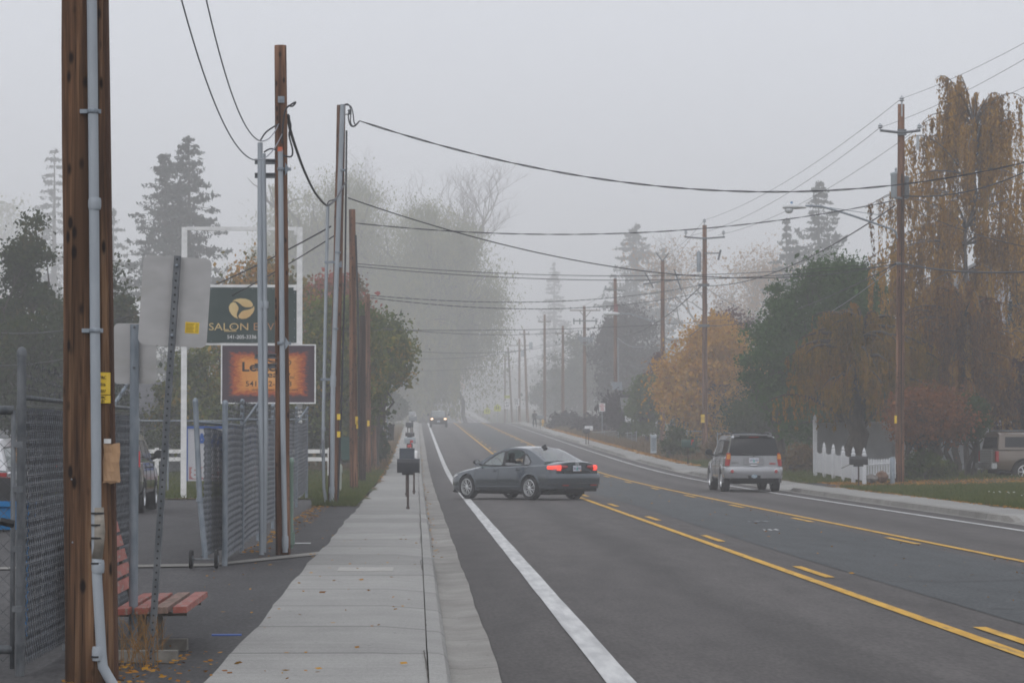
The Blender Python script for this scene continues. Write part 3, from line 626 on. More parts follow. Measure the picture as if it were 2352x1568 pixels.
R2, R2b, R2t = line_pole((1619, 1618.5), 170, 517, 'line pole with two crossarms standing in front of the yellow maple', base=1032, r=.175)
h = R2t.z-R2b.z
z = at(1618, 547, 170).z-R2b.z
b = MB(); b.tube([Vector((-1.2, -.2, z+.06)), Vector((-.25, -.2, z-.02)), Vector((.25, -.2, z-.02)), Vector((1.2, -.2, z+.06))], .055, 6); b.build('crossarm', M['galv_dark'], R2)
for x in (-1.12, 1.12, 0):
    c = Vector((x, -.2, z+.08)) if x else Vector((0, 0, h)); b = MB(); b.tube([c, c+Vector((0, 0, .2))], .03, 6); b.lathe([(.03, .14), (.12, .2), (.07, .25), (.1, .3), (.03, .38)], 10, Matrix.Translation(c)); b.build('insulator', M['porcelain'], R2)
b = MB(); z2 = at(1618, 582, 170).z-R2b.z; b.tube([(0, -.2, z2), (.95, -.2, z2)], .04, 6); b.tube([(.95, -.2, z2+.2), (.8, -.2, z2-.4)], .06, 6); b.build('crossarm', M['galv_dark'], R2)
b = MB(); b.lathe([(.13, -.6), (.13, .55), (.05, .65)], 12, Matrix.Translation((-.33, 0, z2-.5))); b.build('cutout_box', M['galv'], R2, smooth=True, angle=40)
for y in (957, 965):
    b = MB(); c = at(1613, y, 170)-R2b; b.box(c.x-.1, c.x+.12, -.24, -.2, c.z-.14, c.z+.14); b.build('pole_tag', M['yellow_tag'], R2)
for y in (655, 748):
    b = MB(); c = at(1617, y, 170)-R2b; b.box(c.x-.35, c.x+.3, -.25, -.1, c.z-.08, c.z+.08); b.build('clamp', M['galv_dark'], R2)

R3, R3b, R3t = line_pole((1522, 1522), 200, 597, 'line pole with splayed crossarms rising beside the light green tree', base=1016, r=.18)
b = MB(); h = R3t.z-R3b.z
for s in (-1, 1):
    b.tube([(0, -.15, h-.1), (s*.45, -.2, h+.5)], .04, 6)
b.build('top_bracket', M['galv_dark'], R3)
b = MB(); z3 = at(1522, 645, 200).z-R3b.z; b.tube([(-1.3, .4, z3-.2), (1.25, -.4, z3+.1)], .06, 6); b.tube([(.8, -.3, z3+.8), (1.3, -.4, z3-.7)], .05, 6); b.tube([(-1.2, .3, z3+.6), (-.6, .2, z3-.5)], .05, 6); b.build('crossarm', M['galv_dark'], R3)
b = MB(); c = at(1518, 958, 200)-R3b; b.box(c.x-.06, c.x+.06, -.24, -.2, c.z-.14, c.z+.14); b.build('pole_tag', M['yellow_tag'], R3)

R4, R4b, R4t = line_pole((1415, 1413), 246, 640, 'line pole with grey control cabinet and red band before the purple tree', base=1011, r=.19)
h = R4t.z-R4b.z; Y4 = 246
z = at(1413, 665, Y4).z-R4b.z
b = MB(); b.tube([(-.95, -.22, z), (.8, -.22, z-.1)], .05, 6); b.build('crossarm', M['galv_dark'], R4)
b = MB(); c = Vector((-.9, -.22, z)); b.lathe([(.04, 0), (.12, .14), (.06, .2), (.1, .26), (.03, .34)], 8, Matrix.Translation(c)); b.build('insulator', M['porcelain'], R4); b = MB(); b.lathe([(.04, 0), (.12, .14), (.06, .2), (.1, .26), (.03, .34)], 8, Matrix.Translation((0, 0, h))); b.build('insulator', M['porcelain'], R4)
b = MB(); zr0, zr1 = at(1413, 722, Y4).z-R4b.z, at(1413, 698, Y4).z-R4b.z; b.lathe([(.185, zr0), (.18, zr1)], 14, Matrix.Translation((0, 0, 0))); b.build('warning_band', mat('red_band', (.20, .06, .055), rough=.7), R4)
b = MB(); lz = at(1413, 721, Y4).z-R4b.z; b.tube([(.1, -.2, lz-.0), (.7, -.25, lz+.02), (1.2, -.3, lz), (3.3, -.6, lz-.7)], .05, 6); b.build('lamp_arm', M['galv'], R4)
b = MB(); P = []
for i, (x, w, hh) in enumerate(((-1.1, .05, .06), (-1.0, .2, .16), (-.5, .22, .18), (.1, .12, .12), (.3, .06, .06))): P.append([(x, -.25+w*math.cos(a), lz+.02+hh*math.sin(a)) for a in [2*math.pi*k/12 for k in range(12)]])
b.grid(P, closed=True); b.poly(P[0]); b.poly(P[-1][::-1]); b.build('lamp_head', M['lamp'], R4, smooth=True)
b = MB(); c = at(1418, 886, Y4-.4)-R4b; b.box(c.x-.42, c.x+.40, c.y-.12, c.y+.2, c.z-.34, c.z+.34); b.box(c.x-.55, c.x-.42, c.y-.08, c.y+.15, c.z+.02, c.z+.3); b.build('control_cabinet', M['galv'], R4)
b = MB(); b.tube([at(1420, 878, 245.5)-R4b, at(1419, 775, 245.5)-R4b], .05, 6); b.tube([at(1411, 898, 245.6)-R4b, at(1410, 1000, 245.6)-R4b], .035, 6); b.build('conduit', M['galv'], R4)
b = MB(); c = at(1416, 992, 245.7)-R4b; b.box(c.x-.06, c.x+.06, c.y-.05, c.y-.02, c.z-.15, c.z+.15); b.build('pole_tag', M['yellow_tag'], R4)

R5, R5b, R5t = line_pole((1344, 1342), 291, 703, 'line pole with a broad double crossarm and a rack of fuse switches', base=1000, r=.2)
h = R5t.z-R5b.z; Y5 = 291
z = at(1343, 713, Y5).z-R5b.z; crossarm(R5, R5b, z, 1.55, Y5, 'arm', 2, -.2)
b = MB(); b.tube([(-.6, -.26, z), (0, -.26, z-.75)], .04, 5); b.tube([(.6, -.26, z), (0, -.26, z-.75)], .04, 5); b.build('brace', M['arm'], R5)
z = at(1343, 737, Y5).z-R5b.z; b = MB(); b.box(-1.25, 1.25, -.3, -.2, z-.06, z+.06)
for x in (-1.15, -.55, 1.1): b.tube([(x, -.3, z+.25), (x, -.3, z-.35)], .06, 6)
b.build('fuse_arm', M['galv_dark'], R5)
z = at(1343, 777, Y5).z-R5b.z; b = MB(); b.box(-.7, .9, -.4, -.2, z-.12, z+.12); b.box(-.6, .8, -.35, -.2, z-.32, z-.2)
for x in (-.65, -.4, .5, .8): b.tube([(x, -.3, z+.1), (x, -.3, z+.75)], .035, 5)
b.tube([(-.7, -.3, z-.1), (0, -.2, z-.7)], .04, 5); b.tube([(.8, -.3, z-.1), (0, -.2, z-.7)], .04, 5)
b.build('switch_rack', M['galv'], R5)
def far_pole(px, Yp, top, label, arms=((.35, 1.0),), lean=0, box=False, r=.19):
    rt, bb, tt = line_pole((px-lean, px), Yp, top, label, base=None, r=r)
    bb2 = bb; h = tt.z-bb.z
    for dz, half in arms:
        b = MB(); b.box(tt.x-bb.x-half, tt.x-bb.x+half, -.3, -.18, h-dz-.06, h-dz+.06); b.build('crossarm', M['arm'], rt)
        for s in (-1, 1):
            b = MB(); b.lathe([(.05, 0), (.12, .12), (.06, .2), (.03, .3)], 8, Matrix.Translation((tt.x-bb.x+s*(half-.1), -.24, h-dz+.06))); b.build('insulator', M['porcelain'], rt)
    if box:
        b = MB(); b.lathe([(.22, -.5), (.24, -.48), (.24, .4), (.1, .5)], 12, Matrix.Translation((.45, -.1, h-2.2))); b.build('transformer', M['transf'], rt, smooth=True, angle=40)
    return rt, bb, tt
F1 = far_pole(1293, 325, 748, 'faint line pole with a small lamp box, left of the fuse switch pole', ((.9, .9),))
F2 = far_pole(1251, 352, 722, 'faint slim line pole against the left edge of the far spire-shaped conifer', ((.9, .8),))
F3 = far_pole(1204, 400, 757, 'misty leaning line pole with a transformer, tallest of the far cluster', ((.6, .7),), lean=-8, box=True)
F4 = far_pole(1193, 430, 778, 'misty upright line pole with a wide arm, second in the far cluster', ((1.0, 1.6),), box=True)
F5 = far_pole(1167, 480, 797, 'very faint leaning pole near the far end of the street', ((.8, 1.2),), lean=-10)
F6 = far_pole(1160, 520, 815, 'faintest pole at the far end of the street', ((.8, 1.2),))

# ------------------------------------------------------------------ overhead wires
def wire(name, p0, p1, sag, r, label, m='wire', twist=False, n=44, group='overhead cables'):
    p0, p1 = Vector(p0), Vector(p1); b = MB()
    c = [p0.lerp(p1, i/n)-Vector((0, 0, sag*4*(i/n)*(1-i/n))) for i in range(n+1)]
    if twist:
        nn = n*6; cc = [p0.lerp(p1, i/nn)-Vector((0, 0, sag*4*(i/nn)*(1-i/nn))) for i in range(nn+1)]
        ln = (p1-p0).length
        for ph in (0, math.pi):
            b.tube([p+Vector((0, r*.9*math.cos(i/nn*ln*3.1+ph), r*.9*math.sin(i/nn*ln*3.1+ph))) for i, p in enumerate(cc)], r*.75, 5)
    else: b.tube(c, r, 5)
    o = b.build(name, M[m], org=p0, smooth=True, fixn=False)
    return tag(o, label, 'overhead wire', group)
w = wire
w('overhead_wire', at(826, 278, Y3), at(2460, 345, 78), 1.42, .016, 'thick twisted cable sagging across the whole street, highest of the crossing cables', twist=True)
w('overhead_wire', at(800, 455, Y3), at(2064, 604, 100), 1.12, .016, 'black cable from the middle of the leaning conduit pole to the lamp pole')
w('overhead_wire', at(812, 512, 90), at(2058, 460, 100), .72, .014, 'nearly level twisted cable from the red-brown pole to the lamp pole', twist=True)
w('overhead_wire', at(812, 605, 90), at(2064, 600, 100), .45, .011, 'upper of the two close level cables at mid height')
w('overhead_wire', at(812, 611, 90), at(2064, 607, 100), .50, .012, 'lower of the two close level cables at mid height')
w('overhead_wire', at(846, 678, 122), at(1616, 653, 170), .62, .015, 'thin cable from tan pole to crossarm pole, under the two close level cables', twist=True)
w('overhead_wire', at(846, 683, 122), at(1616, 671, 170), .72, .015, 'second thin cable from the tan pole, just under its twin', twist=True)
w('overhead_wire', at(2056, 472, 100), at(1622, 656, 170), .75, .024, 'thick cable dropping from the lamp pole down left to the crossarm pole')
w('overhead_wire', at(2064, 603, 100), at(1622, 748, 170), .6, .020, 'telephone cable between lamp pole and crossarm pole, low in front of the dark green tree')
w('overhead_wire', at(1612, 655, 170), at(1415, 775, 246), .7, .03, 'cable slanting down left from the crossarm pole towards the cabinet pole')
w('overhead_wire', at(1612, 748, 170), at(1524, 775, 200), .5, .026, 'short low cable span left of the crossarm pole')
w('overhead_wire', at(1518, 775, 200), at(1418, 775, 246), .75, .03, 'pair end of pale cable drooping into the cabinet pole', 'wire_grey')
w('overhead_wire', at(2070, 227, 100), at(1618.5, 505, 170), .55, .009, 'thin power line between the tops of lamp pole and crossarm pole', group='thin power lines')
w('overhead_wire', at(2022, 293, 100), at(1591, 540, 170), .6, .009, 'thin power line from the left arm of the lamp pole going left', group='thin power lines')
w('overhead_wire', at(2112, 293, 100), at(1648, 540, 170), .6, .009, 'thin power line from the right arm of the lamp pole going left behind its shaft', group='thin power lines')
w('overhead_wire', at(1618, 505, 170), at(1522, 588, 200), .3, .010, 'thin power line between the tops of crossarm pole and splayed-arm pole', group='thin power lines')
w('overhead_wire', at(1591, 540, 170), at(1497, 640, 200), .3, .010, 'thin power line on the left arm of the crossarm pole going down left', group='thin power lines')
w('overhead_wire', at(1400, 662, 246), at(1302, 708, 291), .5, .012, 'thin power line between the cabinet pole and the double crossarm pole', group='thin power lines')
w('overhead_wire', at(2070, 227, 100), Vector((18.2, 30, 15.2)), 1.35, .007, 'thin power line leaving the top of the lamp pole to the upper right', group='thin power lines')
w('overhead_wire', at(2022, 293, 100), Vector((17.0, 30, 14.4)), 1.35, .007, 'thin power line crossing in front of the lamp pole towards the right edge', group='thin power lines')
w('overhead_wire', at(2112, 293, 100), Vector((18.9, 30, 14.4)), 1.35, .007, 'thin power line from the right arm of the lamp pole to the right edge', group='thin power lines')
w('overhead_wire', at(2070, 449, 100), at(2470, 330, 90), .55, .024, 'black service cable rising from the lamp pole to the right edge over the tall willow')
w('overhead_wire', at(2072, 605, 100), at(2620, 590, 70), .35, .030, 'thick telephone cable level to the right edge from the lamp pole')
w('overhead_wire', at(2075, 470, 100), at(2460, 580, 88), .3, .014, 'thin cable falling from the lamp pole to the right edge across the tall willow')
w('overhead_wire', at(2060, 606, 100), at(1780, 770, 150), .4, .016, 'thin slack cable slanting over the dark green tree', 'wire_grey')
w('overhead_wire', at(1620, 660, 170), at(1800, 745, 190), .3, .014, 'thin drop cable falling right from the crossarm pole')
w('overhead_wire', at(845, 750, 128), at(1410, 745, 246), .6, .015, 'faint cable from the left trees to the cabinet pole')
w('overhead_wire', at(845, 757, 128), at(2000, 690, 215), .7, .015, 'faint level cable low across the street behind the drooping willow')
w('overhead_wire', at(880, 822, 170), at(1250, 790, 352), .6, .015, 'faint cable crossing the far street just above the pickup')
w('overhead_wire', at(881, 800, 170), at(1342, 775, 291), .8, .015, 'faint cable crossing the far street below the drooping branches')
w('overhead_wire', at(900, 850, 230), at(1293, 800, 325), .8, .015, 'lowest faint cable crossing the far street')
w('overhead_wire', at(640, 285, Y2-.1), Vector((-2.0, 18.8, 8.3)), 1.75, .008, 'upper of two thin cables climbing from the slim pole to the top edge', 'wire_grey', group='cables to the nearest pole')
w('overhead_wire', at(648, 308, Y2-.1), Vector((-2.25, 18.8, 8.0)), 1.85, .008, 'lower of two thin cables climbing from the slim pole to the top edge', 'wire_grey', group='cables to the nearest pole')
b = MB(); pts = [(662, 266), (667, 300), (683, 350), (700, 395), (722, 440), (745, 468), (757, 470), (775, 452), (790, 425), (796, 417)]
pp = [at(x, y, Y2+(Y3-.2-Y2)*((x-662)/134.0)**.8) for x, y in pts]; b.tube(curve(pp, 5), .024, 6)
tag(b.build('overhead_wire', M['wire'], org=pp[0], smooth=True, fixn=False), 'thick black cable drooping between the slim pole and the leaning conduit pole', 'overhead wire', 'overhead cables')
w('overhead_wire', at(760, 520, Y3), at(-60, 757, 118), 1.0, .020, 'cable from the leaning conduit pole down left behind the salon sign')
w('overhead_wire', at(770, 540, Y3), at(-60, 836, 112), 1.0, .016, 'lower thin cable falling left behind the salon sign to the left edge')

# ------------------------------------------------------------------ sign backs near the first pole
def rrect(w, h, r, n=5):
    pts = []
    for cx, cz, a0 in ((w/2-r, h/2-r, 0), (-w/2+r, h/2-r, 90), (-w/2+r, -h/2+r, 180), (w/2-r, -h/2+r, 270)):
        for k in range(n+1): a = RAD(a0+90*k/n); pts.append((cx+r*math.cos(a), cz+r*math.sin(a)))
    return pts
YA = 20.6
ba, ta = at(346, 1520, YA), at(408, 588, YA)
root = thing('road_sign', 'larger blank sign back with a yellow sticker on a leaning perforated post', 'road sign', ba, group='sign backs by the nearest pole')
d = (ta-ba); lean = math.atan2(d.x, d.z)
Ml = Matrix.Rotation(lean, 4, 'Y'); Lp = d.length
b = MB(); hw = .023
b.box(-hw, -hw+.003, -hw, hw, -.1, Lp); b.box(hw-.003, hw, -hw, hw, -.1, Lp); b.box(-hw+.003, hw-.003, -hw, -hw+.003, -.1, Lp); b.box(-hw+.003, hw-.003, hw-.003, hw, -.1, Lp)
o = b.build('post', M['galv_dark'], root); o.data.transform(Ml)
b = MB()
for i in range(int(Lp/.0508)): b.lathe([(.0075, 0), (.0075, .001)], 8, Matrix.Translation((0, -hw-.0012, .03+i*.0508)) @ Matrix.Rotation(math.pi/2, 4, 'X'))
o = b.build('post_hole', M['black'], root); o.data.transform(Ml)
b = MB(); b.prism([(x+.0, hw+.002, Lp-.325+z) for x, z in rrect(.49, .64, .045)], (0, .004, 0)); o = b.build('sign_panel', M['alu'], root); o.data.transform(Ml)
b = MB(); b.box(.085, .185, hw+.0005, hw+.0018, Lp-.545, Lp-.465); o = b.build('sticker', M['yellow_tag'], root); o.data.transform(Ml)
b = MB()
for i in range(7): b.box(.091, .15-.004*(i % 3), hw-.0002, hw+.0004, Lp-.479-.0095*i, Lp-.4765-.0095*i); b.box(.158, .18, hw-.0002, hw+.0004, Lp-.479-.0095*i, Lp-.4765-.0095*i)
o = b.build('sticker_text', M['ink'], root); o.data.transform(Ml)
b = MB()
for z in (Lp-.07, Lp-.57): b.lathe([(.012, 0), (.012, .008), (.004, .012)], 6, Matrix.Translation((0, -hw-.001, z)) @ Matrix.Rotation(math.pi/2, 4, 'X'))
o = b.build('bolt', M['galv'], root); o.data.transform(Ml)
YB = 21.4
bb_, tb_ = at(306, 1500, YB), at(307, 745, YB)
root = thing('road_sign', 'smaller low blank sign back on an upright round grey post', 'road sign', bb_, group='sign backs by the nearest pole')
Lp = (tb_-bb_).z
b = MB(); b.tube([(0, 0, -.1), (0, 0, Lp)], .034, 14); b.build('post', M['galv'], root, smooth=True, angle=40)
b = MB(); b.prism([(x, .036, Lp-.215+z) for x, z in rrect(.315, .45, .035)], (0, .003, 0)); b.build('sign_panel', M['alu'], root)
b = MB()
for z in (Lp-.02, Lp-.32): b.lathe([(.010, 0), (.010, .01), (.004, .014)], 6, Matrix.Translation((0, -.034, z)) @ Matrix.Rotation(math.pi/2, 4, 'X'))
b.build('bolt', M['galv_dark'], root)

# ------------------------------------------------------------------ chain-link fences with slats
def chain(b, p0, p1, h, pitch=.06, r=.0022, z0=.05, dz=None):
    p0, p1 = Vector(p0), Vector(p1); d = p1-p0; ln = d.xy.length; u = Vector((d.x/ln, d.y/ln, 0))
    dz = dz or pitch; n = int(ln/pitch); k = int(h/dz)
    for i in range(n):
        pts = []
        for j in range(k+1):
            s = (i+(.5 if j % 2 else 0))*pitch if True else 0
            s = i*pitch+((j+i) % 2)*pitch
            pts.append(p0+u*s+Vector((0, 0, z0+j*dz+d.z*s/ln)))
        b.tube(pts, r, 3, cap=False)
def slats(b, p0, p1, h, pitch, row, z0=.06, off=.014, wfac=.82, rs=1, sag=0.0, gap=.0):
    r_ = random.Random(rs)
    p0, p1 = Vector(p0), Vector(p1); d = p1-p0; ln = d.xy.length; u = Vector((d.x/ln, d.y/ln, 0)); nrm = Vector((u.y, -u.x, 0))
    n = int(ln/pitch); k = int(h/row)
    for i in range(n):
        s0 = i*pitch; w = pitch*wfac; jit = r_.uniform(-.006, .006)
        if r_.random() < gap: continue
        P = []
        for j in range(2*k+1):
            z = z0+j*row/2; ph = 1 if ((j//1) % 2 == 0) else -1
            o = off*ph+jit+.012*math.sin(s0*.9+z*1.1)
            zz = z+d.z*s0/ln+sag*math.sin(s0*1.15)
            P.append([p0+u*s0+nrm*o+Vector((0, 0, zz)), p0+u*(s0+w)+nrm*(o+.004)+Vector((0, 0, zz))])
        b.grid(P)
def rows(b, p0, p1, h, row, r, z0=.06, sag=0.0, off=.02):
    p0, p1 = Vector(p0), Vector(p1); d = p1-p0; ln = d.xy.length; u = Vector((d.x/ln, d.y/ln, 0)); nrm = Vector((u.y, -u.x, 0))
    n = int(ln/.3)
    for j in range(int(h/row)+1):
        b.tube([p0+u*(ln*i/n)+nrm*(off+.012*math.sin(ln*i/n*.9+(z0+j*row)*1.1))+Vector((0, 0, z0+j*row+row*.25+d.z*i/n+sag*math.sin(ln*i/n*1.15))) for i in range(n+1)], r, 4, cap=False)
def post(b, p, h, r, dome=True):
    prof = [(r, -.1), (r, h), (r+.004, h+.001), (r+.004, h+.03), (r*.8, h+.03+r*.7), (r*.3, h+.03+r)]
    b.lathe(prof, 12, Matrix.Translation(p))
def barbed(b, p0, p1, n=3, r=.0035, rs=0):
    r_ = random.Random(rs); p0, p1 = Vector(p0), Vector(p1); k = max(4, int((p1-p0).length/.12))
    pts = [p0.lerp(p1, i/k)+Vector((r_.uniform(-.01, .01), 0, r_.uniform(-.012, .012)-.05*4*(i/k)*(1-i/k))) for i in range(k+1)]
    b.tube(pts, r, 4)
    for i in range(0, k): 
        c = pts[i]; b.tube([c+Vector((r_.uniform(-.02, .02), 0, .025)), c-Vector((r_.uniform(-.02, .02), 0, .025))], r*.8, 3)
# near run
A0, A1 = Vector((at(46, 1500, 19.6).x, 19.6, .12)), Vector((at(306, 1390, 26.8).x, 26.8, .12))
fr_ = thing('slat_fence', 'chain-link fence woven with dark grey slats, behind the nearest pole and the bench', 'fence', A0, group='slatted chain-link fences')
A1l = A1-A0
b = MB(); slats(b, Vector((0, 0, 0)), A1l, 1.78, .047, .06, rs=3, sag=.004, off=.006, wfac=.8, gap=.01); b.build('slat_panel', M['slat'], fr_, fixn=False)
b = MB(); chain(b, Vector((.022, 0, 0)), A1l+Vector((.022, 0, 0)), 1.78, .054, .0022, dz=.054); rows(b, Vector((0, 0, 0)), A1l, 1.76, .06, .0032, sag=.004, off=.012); b.build('wire_mesh', M['fwire'], fr_, fixn=False)
for i, (f, h, r) in enumerate(((0, 2.15, .031), (.33, 2.12, .024), (1, 2.12, .028))):
    b = MB(); p = A1l*f; post(b, p, h, r)
    for z in (.2, .6, .95, 1.3, 1.62, 1.8): b.lathe([(r+.004, z-.012), (r+.004, z+.012)], 12, Matrix.Translation(p))
    b.build('post', M['galv_dark'] if i < 2 else M['galv'], fr_, smooth=True, angle=40)
b = MB(); b.tube([Vector((0, 0, 1.87)), A1l+Vector((0, 0, 1.87))], .017, 8); b.build('top_rail', M['galv_dark'], fr_, smooth=True)
for i in range(3):
    b = MB(); barbed(b, Vector((0.02*i, 0, 1.95+.075*i)), A1l+Vector((.0, 0, 1.93+.085*i)), rs=i); b.build('barbed_wire', M['fwire'], fr_, fixn=False)
b = MB(); p = A1l; b.tube([Vector((p.x-.18, p.y-.3, 1.86)), Vector((p.x, p.y, 2.2))], .018, 6); b.build('barb_arm', M['galv'], fr_)
# open gate leaf with bare mesh at the far left edge
g0 = Vector((at(28, 1500, 19.4).x, 19.4, .12))
gt = thing('mesh_gate', 'bare chain-link gate leaf at the left edge, hung from the end post of the fence', 'gate', g0)
b = MB(); b.tube([(0, 0, .05), (0, 0, 1.78)], .017, 8); b.tube([(0, 0, 1.78), (-1.6, .1, 1.78)], .03, 8); b.tube([(0, 0, .18), (-1.6, .1, .18)], .03, 8); b.build('gate_frame', M['galv_dark'], gt, smooth=True)
b = MB(); chain(b, Vector((-1.6, .1, 0)), Vector((0, 0, 0)), 1.7, .055, .003, z0=.1, dz=.055); b.build('wire_mesh', M['fwire'], gt, fixn=False)
b = MB()
for z in (.45, .85, 1.25, 1.55): b.box(0, .06, -.02, .02, z-.02, z+.02)
b.build('hinge', M['galv_dark'], gt)
b = MB(); b.tube([(.02, -.1, 1.02), (-.07, -.12, 1.04)], .026, 8); b.build('latch', M['black'], gt)
# far run beyond the opening
B0, B1 = Vector((at(516, 1290, 36.6).x, 36.6, .12)), Vector((at(704, 1150, 71.5).x, 71.5, .12))
fr2 = thing('slat_fence', 'long chain-link fence with grey slats running from the gate opening past the slim pole', 'fence', B0, group='slatted chain-link fences')
Bl = B1-B0; Bl.z = .25
b = MB(); slats(b, Vector((0, 0, 0)), Bl, 1.75, .075, .085, rs=8, sag=.012, off=.008, wfac=.8, gap=.02); b.build('slat_panel', M['slat'], fr2, fixn=False)
b = MB(); rows(b, Vector((0, 0, 0)), Bl, 1.75, .085, .005, sag=.012, off=.016); b.build('wire_mesh', M['fwire'], fr2, fixn=False)
for i, f in enumerate((0, .12, .26, .42, .60, .78, 1)):
    b = MB(); p = Bl*f; post(b, p, 2.02+.05*(i % 2), .036 if f in (0, 1) else .030)
    if i % 2 == 1: b.tube([p+Vector((0, -.05, 1.75)), p+Vector((.26, 0, 2.12))], .022, 6)
    b.build('post', M['galv'], fr2, smooth=True, angle=40)
b = MB(); b.tube([Vector((0, 0, 1.84)), Bl+Vector((0, 0, 1.84))], .02, 8); b.build('top_rail', M['galv'], fr2, smooth=True)
for i in range(3):
    b = MB(); barbed(b, Vector((.03*i, 0, 1.9+.09*i)), Bl+Vector((.03*i, 0, 1.9+.09*i)), rs=10+i, r=.005); b.build('barbed_wire', M['fwire'], fr2, fixn=False)
# rolled-open gate leaf with wheels
G0 = Vector((at(466, 1290, 35.6).x, 35.6, .12))
gt = thing('rolling_gate', 'slatted gate leaf on small wheels, leaning open in front of the far fence', 'gate', G0)
Gl = Vector((.12, 7.5, 0))
b = MB(); slats(b, Vector((0, 0, .1)), Gl, 1.6, .06, .075, rs=18, sag=.012, off=.008, wfac=.82); b.build('slat_panel', M['slat'], gt, fixn=False)
b = MB(); rows(b, Vector((0, 0, .1)), Gl, 1.6, .075, .0045, sag=.012, off=.016); b.build('wire_mesh', M['fwire'], gt, fixn=False)
b = MB(); b.tube([(.03, 0, .12), (-.04, 0, .85), (-.10, 0, 2.05)], .034, 10); b.lathe([(.036, 2.05), (.03, 2.08), (.01, 2.1)], 10, Matrix.Translation((-.10, 0, 0))); b.lathe([(.045, .82), (.045, .87)], 10, Matrix.Translation((-.04, 0, 0))); b.build('post', M['galv'], gt, smooth=True, angle=40)
b = MB(); b.tube([(-.05, 0, 1.80), Gl+Vector((0, 0, 1.78))], .02, 8); b.tube([(.0, 0, .16), Gl+Vector((0, 0, .14))], .02, 8); b.build('gate_rail', M['galv'], gt, smooth=True)
for x in (-.14, .17):
    b = MB(); b.lathe([(.035, -.02), (.11, -.022), (.118, 0), (.11, .022), (.035, .02)], 20, Matrix.Translation((x, -.05, .115)) @ Matrix.Rotation(math.pi/2, 4, 'Y')); wh = b.build('wheel', M['rubber'], gt, smooth=True, angle=40)
    b = MB(); b.lathe([(.0, -.024), (.05, -.024), (.05, .024), (0, .024)], 12, Matrix.Translation((x, -.05, .115)) @ Matrix.Rotation(math.pi/2, 4, 'Y')); b.build('hub', M['galv'], wh)
b = MB(); b.tube([(-.14, -.05, .115), (.17, -.05, .115)], .012, 6); b.build('axle', M['galv_dark'], gt)

# ------------------------------------------------------------------ bench and concrete stops
z0 = .112
bn = thing('bench', 'red slatted bench with peeling paint and one bare grey seat slat', 'bench', (-1.95, 22.2, z0))
cols = ['bench_red', 'bench_red', 'bench_bare', 'bench_red']
for i in range(4):
    x = -.20+.140*i; b = MB(); b.obox(Matrix.Translation((x, .0, .335+.004*i)) @ Matrix.Rotation(RAD(-2), 4, 'Y'), .100, 2.1 if i else 2.2, .045)
    b.build('seat_slat', M[cols[i]], bn)
for i in range(5):
    b = MB(); b.obox(Matrix.Translation((-.34-.030*i, .05, .46+.108*i)) @ Matrix.Rotation(RAD(-15), 4, 'Y'), .035, 1.95, .086)
    b.build('back_slat', M['bench_red'], bn)
for y in (-.65, .75):
    b = MB(); b.tube([(-.30, y, .29), (.24, y, .295)], .018, 6); b.tube([(-.30, y, .29), (-.49, y, .98)], .018, 6); b.box(-.17, -.06, y-.05, y+.05, 0, .29)
    b.build('leg', M['conc_block'], bn)
for k, (px0, px1, py, Yc, lab) in enumerate(((256, 408, 1508, 20.7, 'old concrete wheel stop nearer the kerb, in front of the weeds'), (258, 431, 1475, 21.9, 'old concrete wheel stop under the bench end'))):
    xa, xb = at(px0, py, Yc).x, at(px1, py, Yc).x; b = MB()
    b.prism([(xa, Yc-.08, z0), (xa, Yc+.08, z0), (xa, Yc+.06, z0+.085), (xa, Yc-.06, z0+.085)], (xb-xa, 0, 0))
    tag(b.build('wheel_stop', M['conc_block'], org=(xa, Yc, z0)), lab, 'wheel stop', 'concrete wheel stops')
# blue tub behind the gate
c = at(6, 1180, 23.5); b = MB()
P = []
for s, z in ((.9, -.10), (1, .0), (1, .08), (1.12, .085), (1.12, .12)): P.append([(c.x+.2*s*sx_*1.2, 23.5+.2*s*sy_, c.z+z-.02) for sx_, sy_ in ((-1, -1), (1, -1), (1, 1), (-1, 1))])
b.grid(P, closed=True); b.poly(P[0]); tub = thing('water_barrel', 'bright blue plastic tub on a blue stand behind the gate', 'tub', (c.x, 23.5, z0))
for o in (): pass
b2 = MB(); b2.v = [(x-c.x, y-23.5, z-z0) for x, y, z in b.v]; b2.f = b.f; b2.m = b.m
blue = mat('blue_plastic', (.02, .16, .38), (.03, .20, .45), (4, 4, 4), rough=.5); b2.build('tub', blue, tub)
b = MB()
for dx in (-.16, .2): b.box(dx-.03, dx+.03, -.03, .03, 0, c.z-z0-.11)
b.build('leg', blue, tub)

# ------------------------------------------------------------------ business signs on their white frame
YS_ = 78.0; sgx = at(422, 1145, YS_)
sg = thing('sign_frame', 'tall white painted steel frame holding the two business signs', 'sign frame', (sgx.x, YS_, sgx.z))
L = lambda p: Vector(p)-Vector((sgx.x, YS_, sgx.z))
pq = lambda px, py, dy=0: L(at(px, py, YS_+dy))
for px in (421.5, 687):
    b = MB(); c, d = pq(px, 1146), pq(px+2, 522); b.box(c.x-.075, c.x+.075, -.07, .07, -.1, d.z); b.build('post', M['white'], sg)
b = MB(); c, d = pq(429, 525), pq(681, 525); b.box(c.x, d.x, -.05, .05, c.z-.05, c.z+.05); b.build('cross_bar', M['white'], sg)
for y in (657, 789):
    b = MB(); c, d = pq(429, y), pq(681, y); b.box(c.x, d.x, -.045, .045, c.z-.04, c.z+.04); b.build('cross_bar', M['white'], sg)
for y in (530, 657, 789):
    b = MB(); c = pq(679, y); b.box(c.x-.05, c.x+.03, -.09, -.05, c.z-.12, c.z+.02); b.build('bracket', M['white'], sg)
SX, SZ = sgx.x, sgx.z
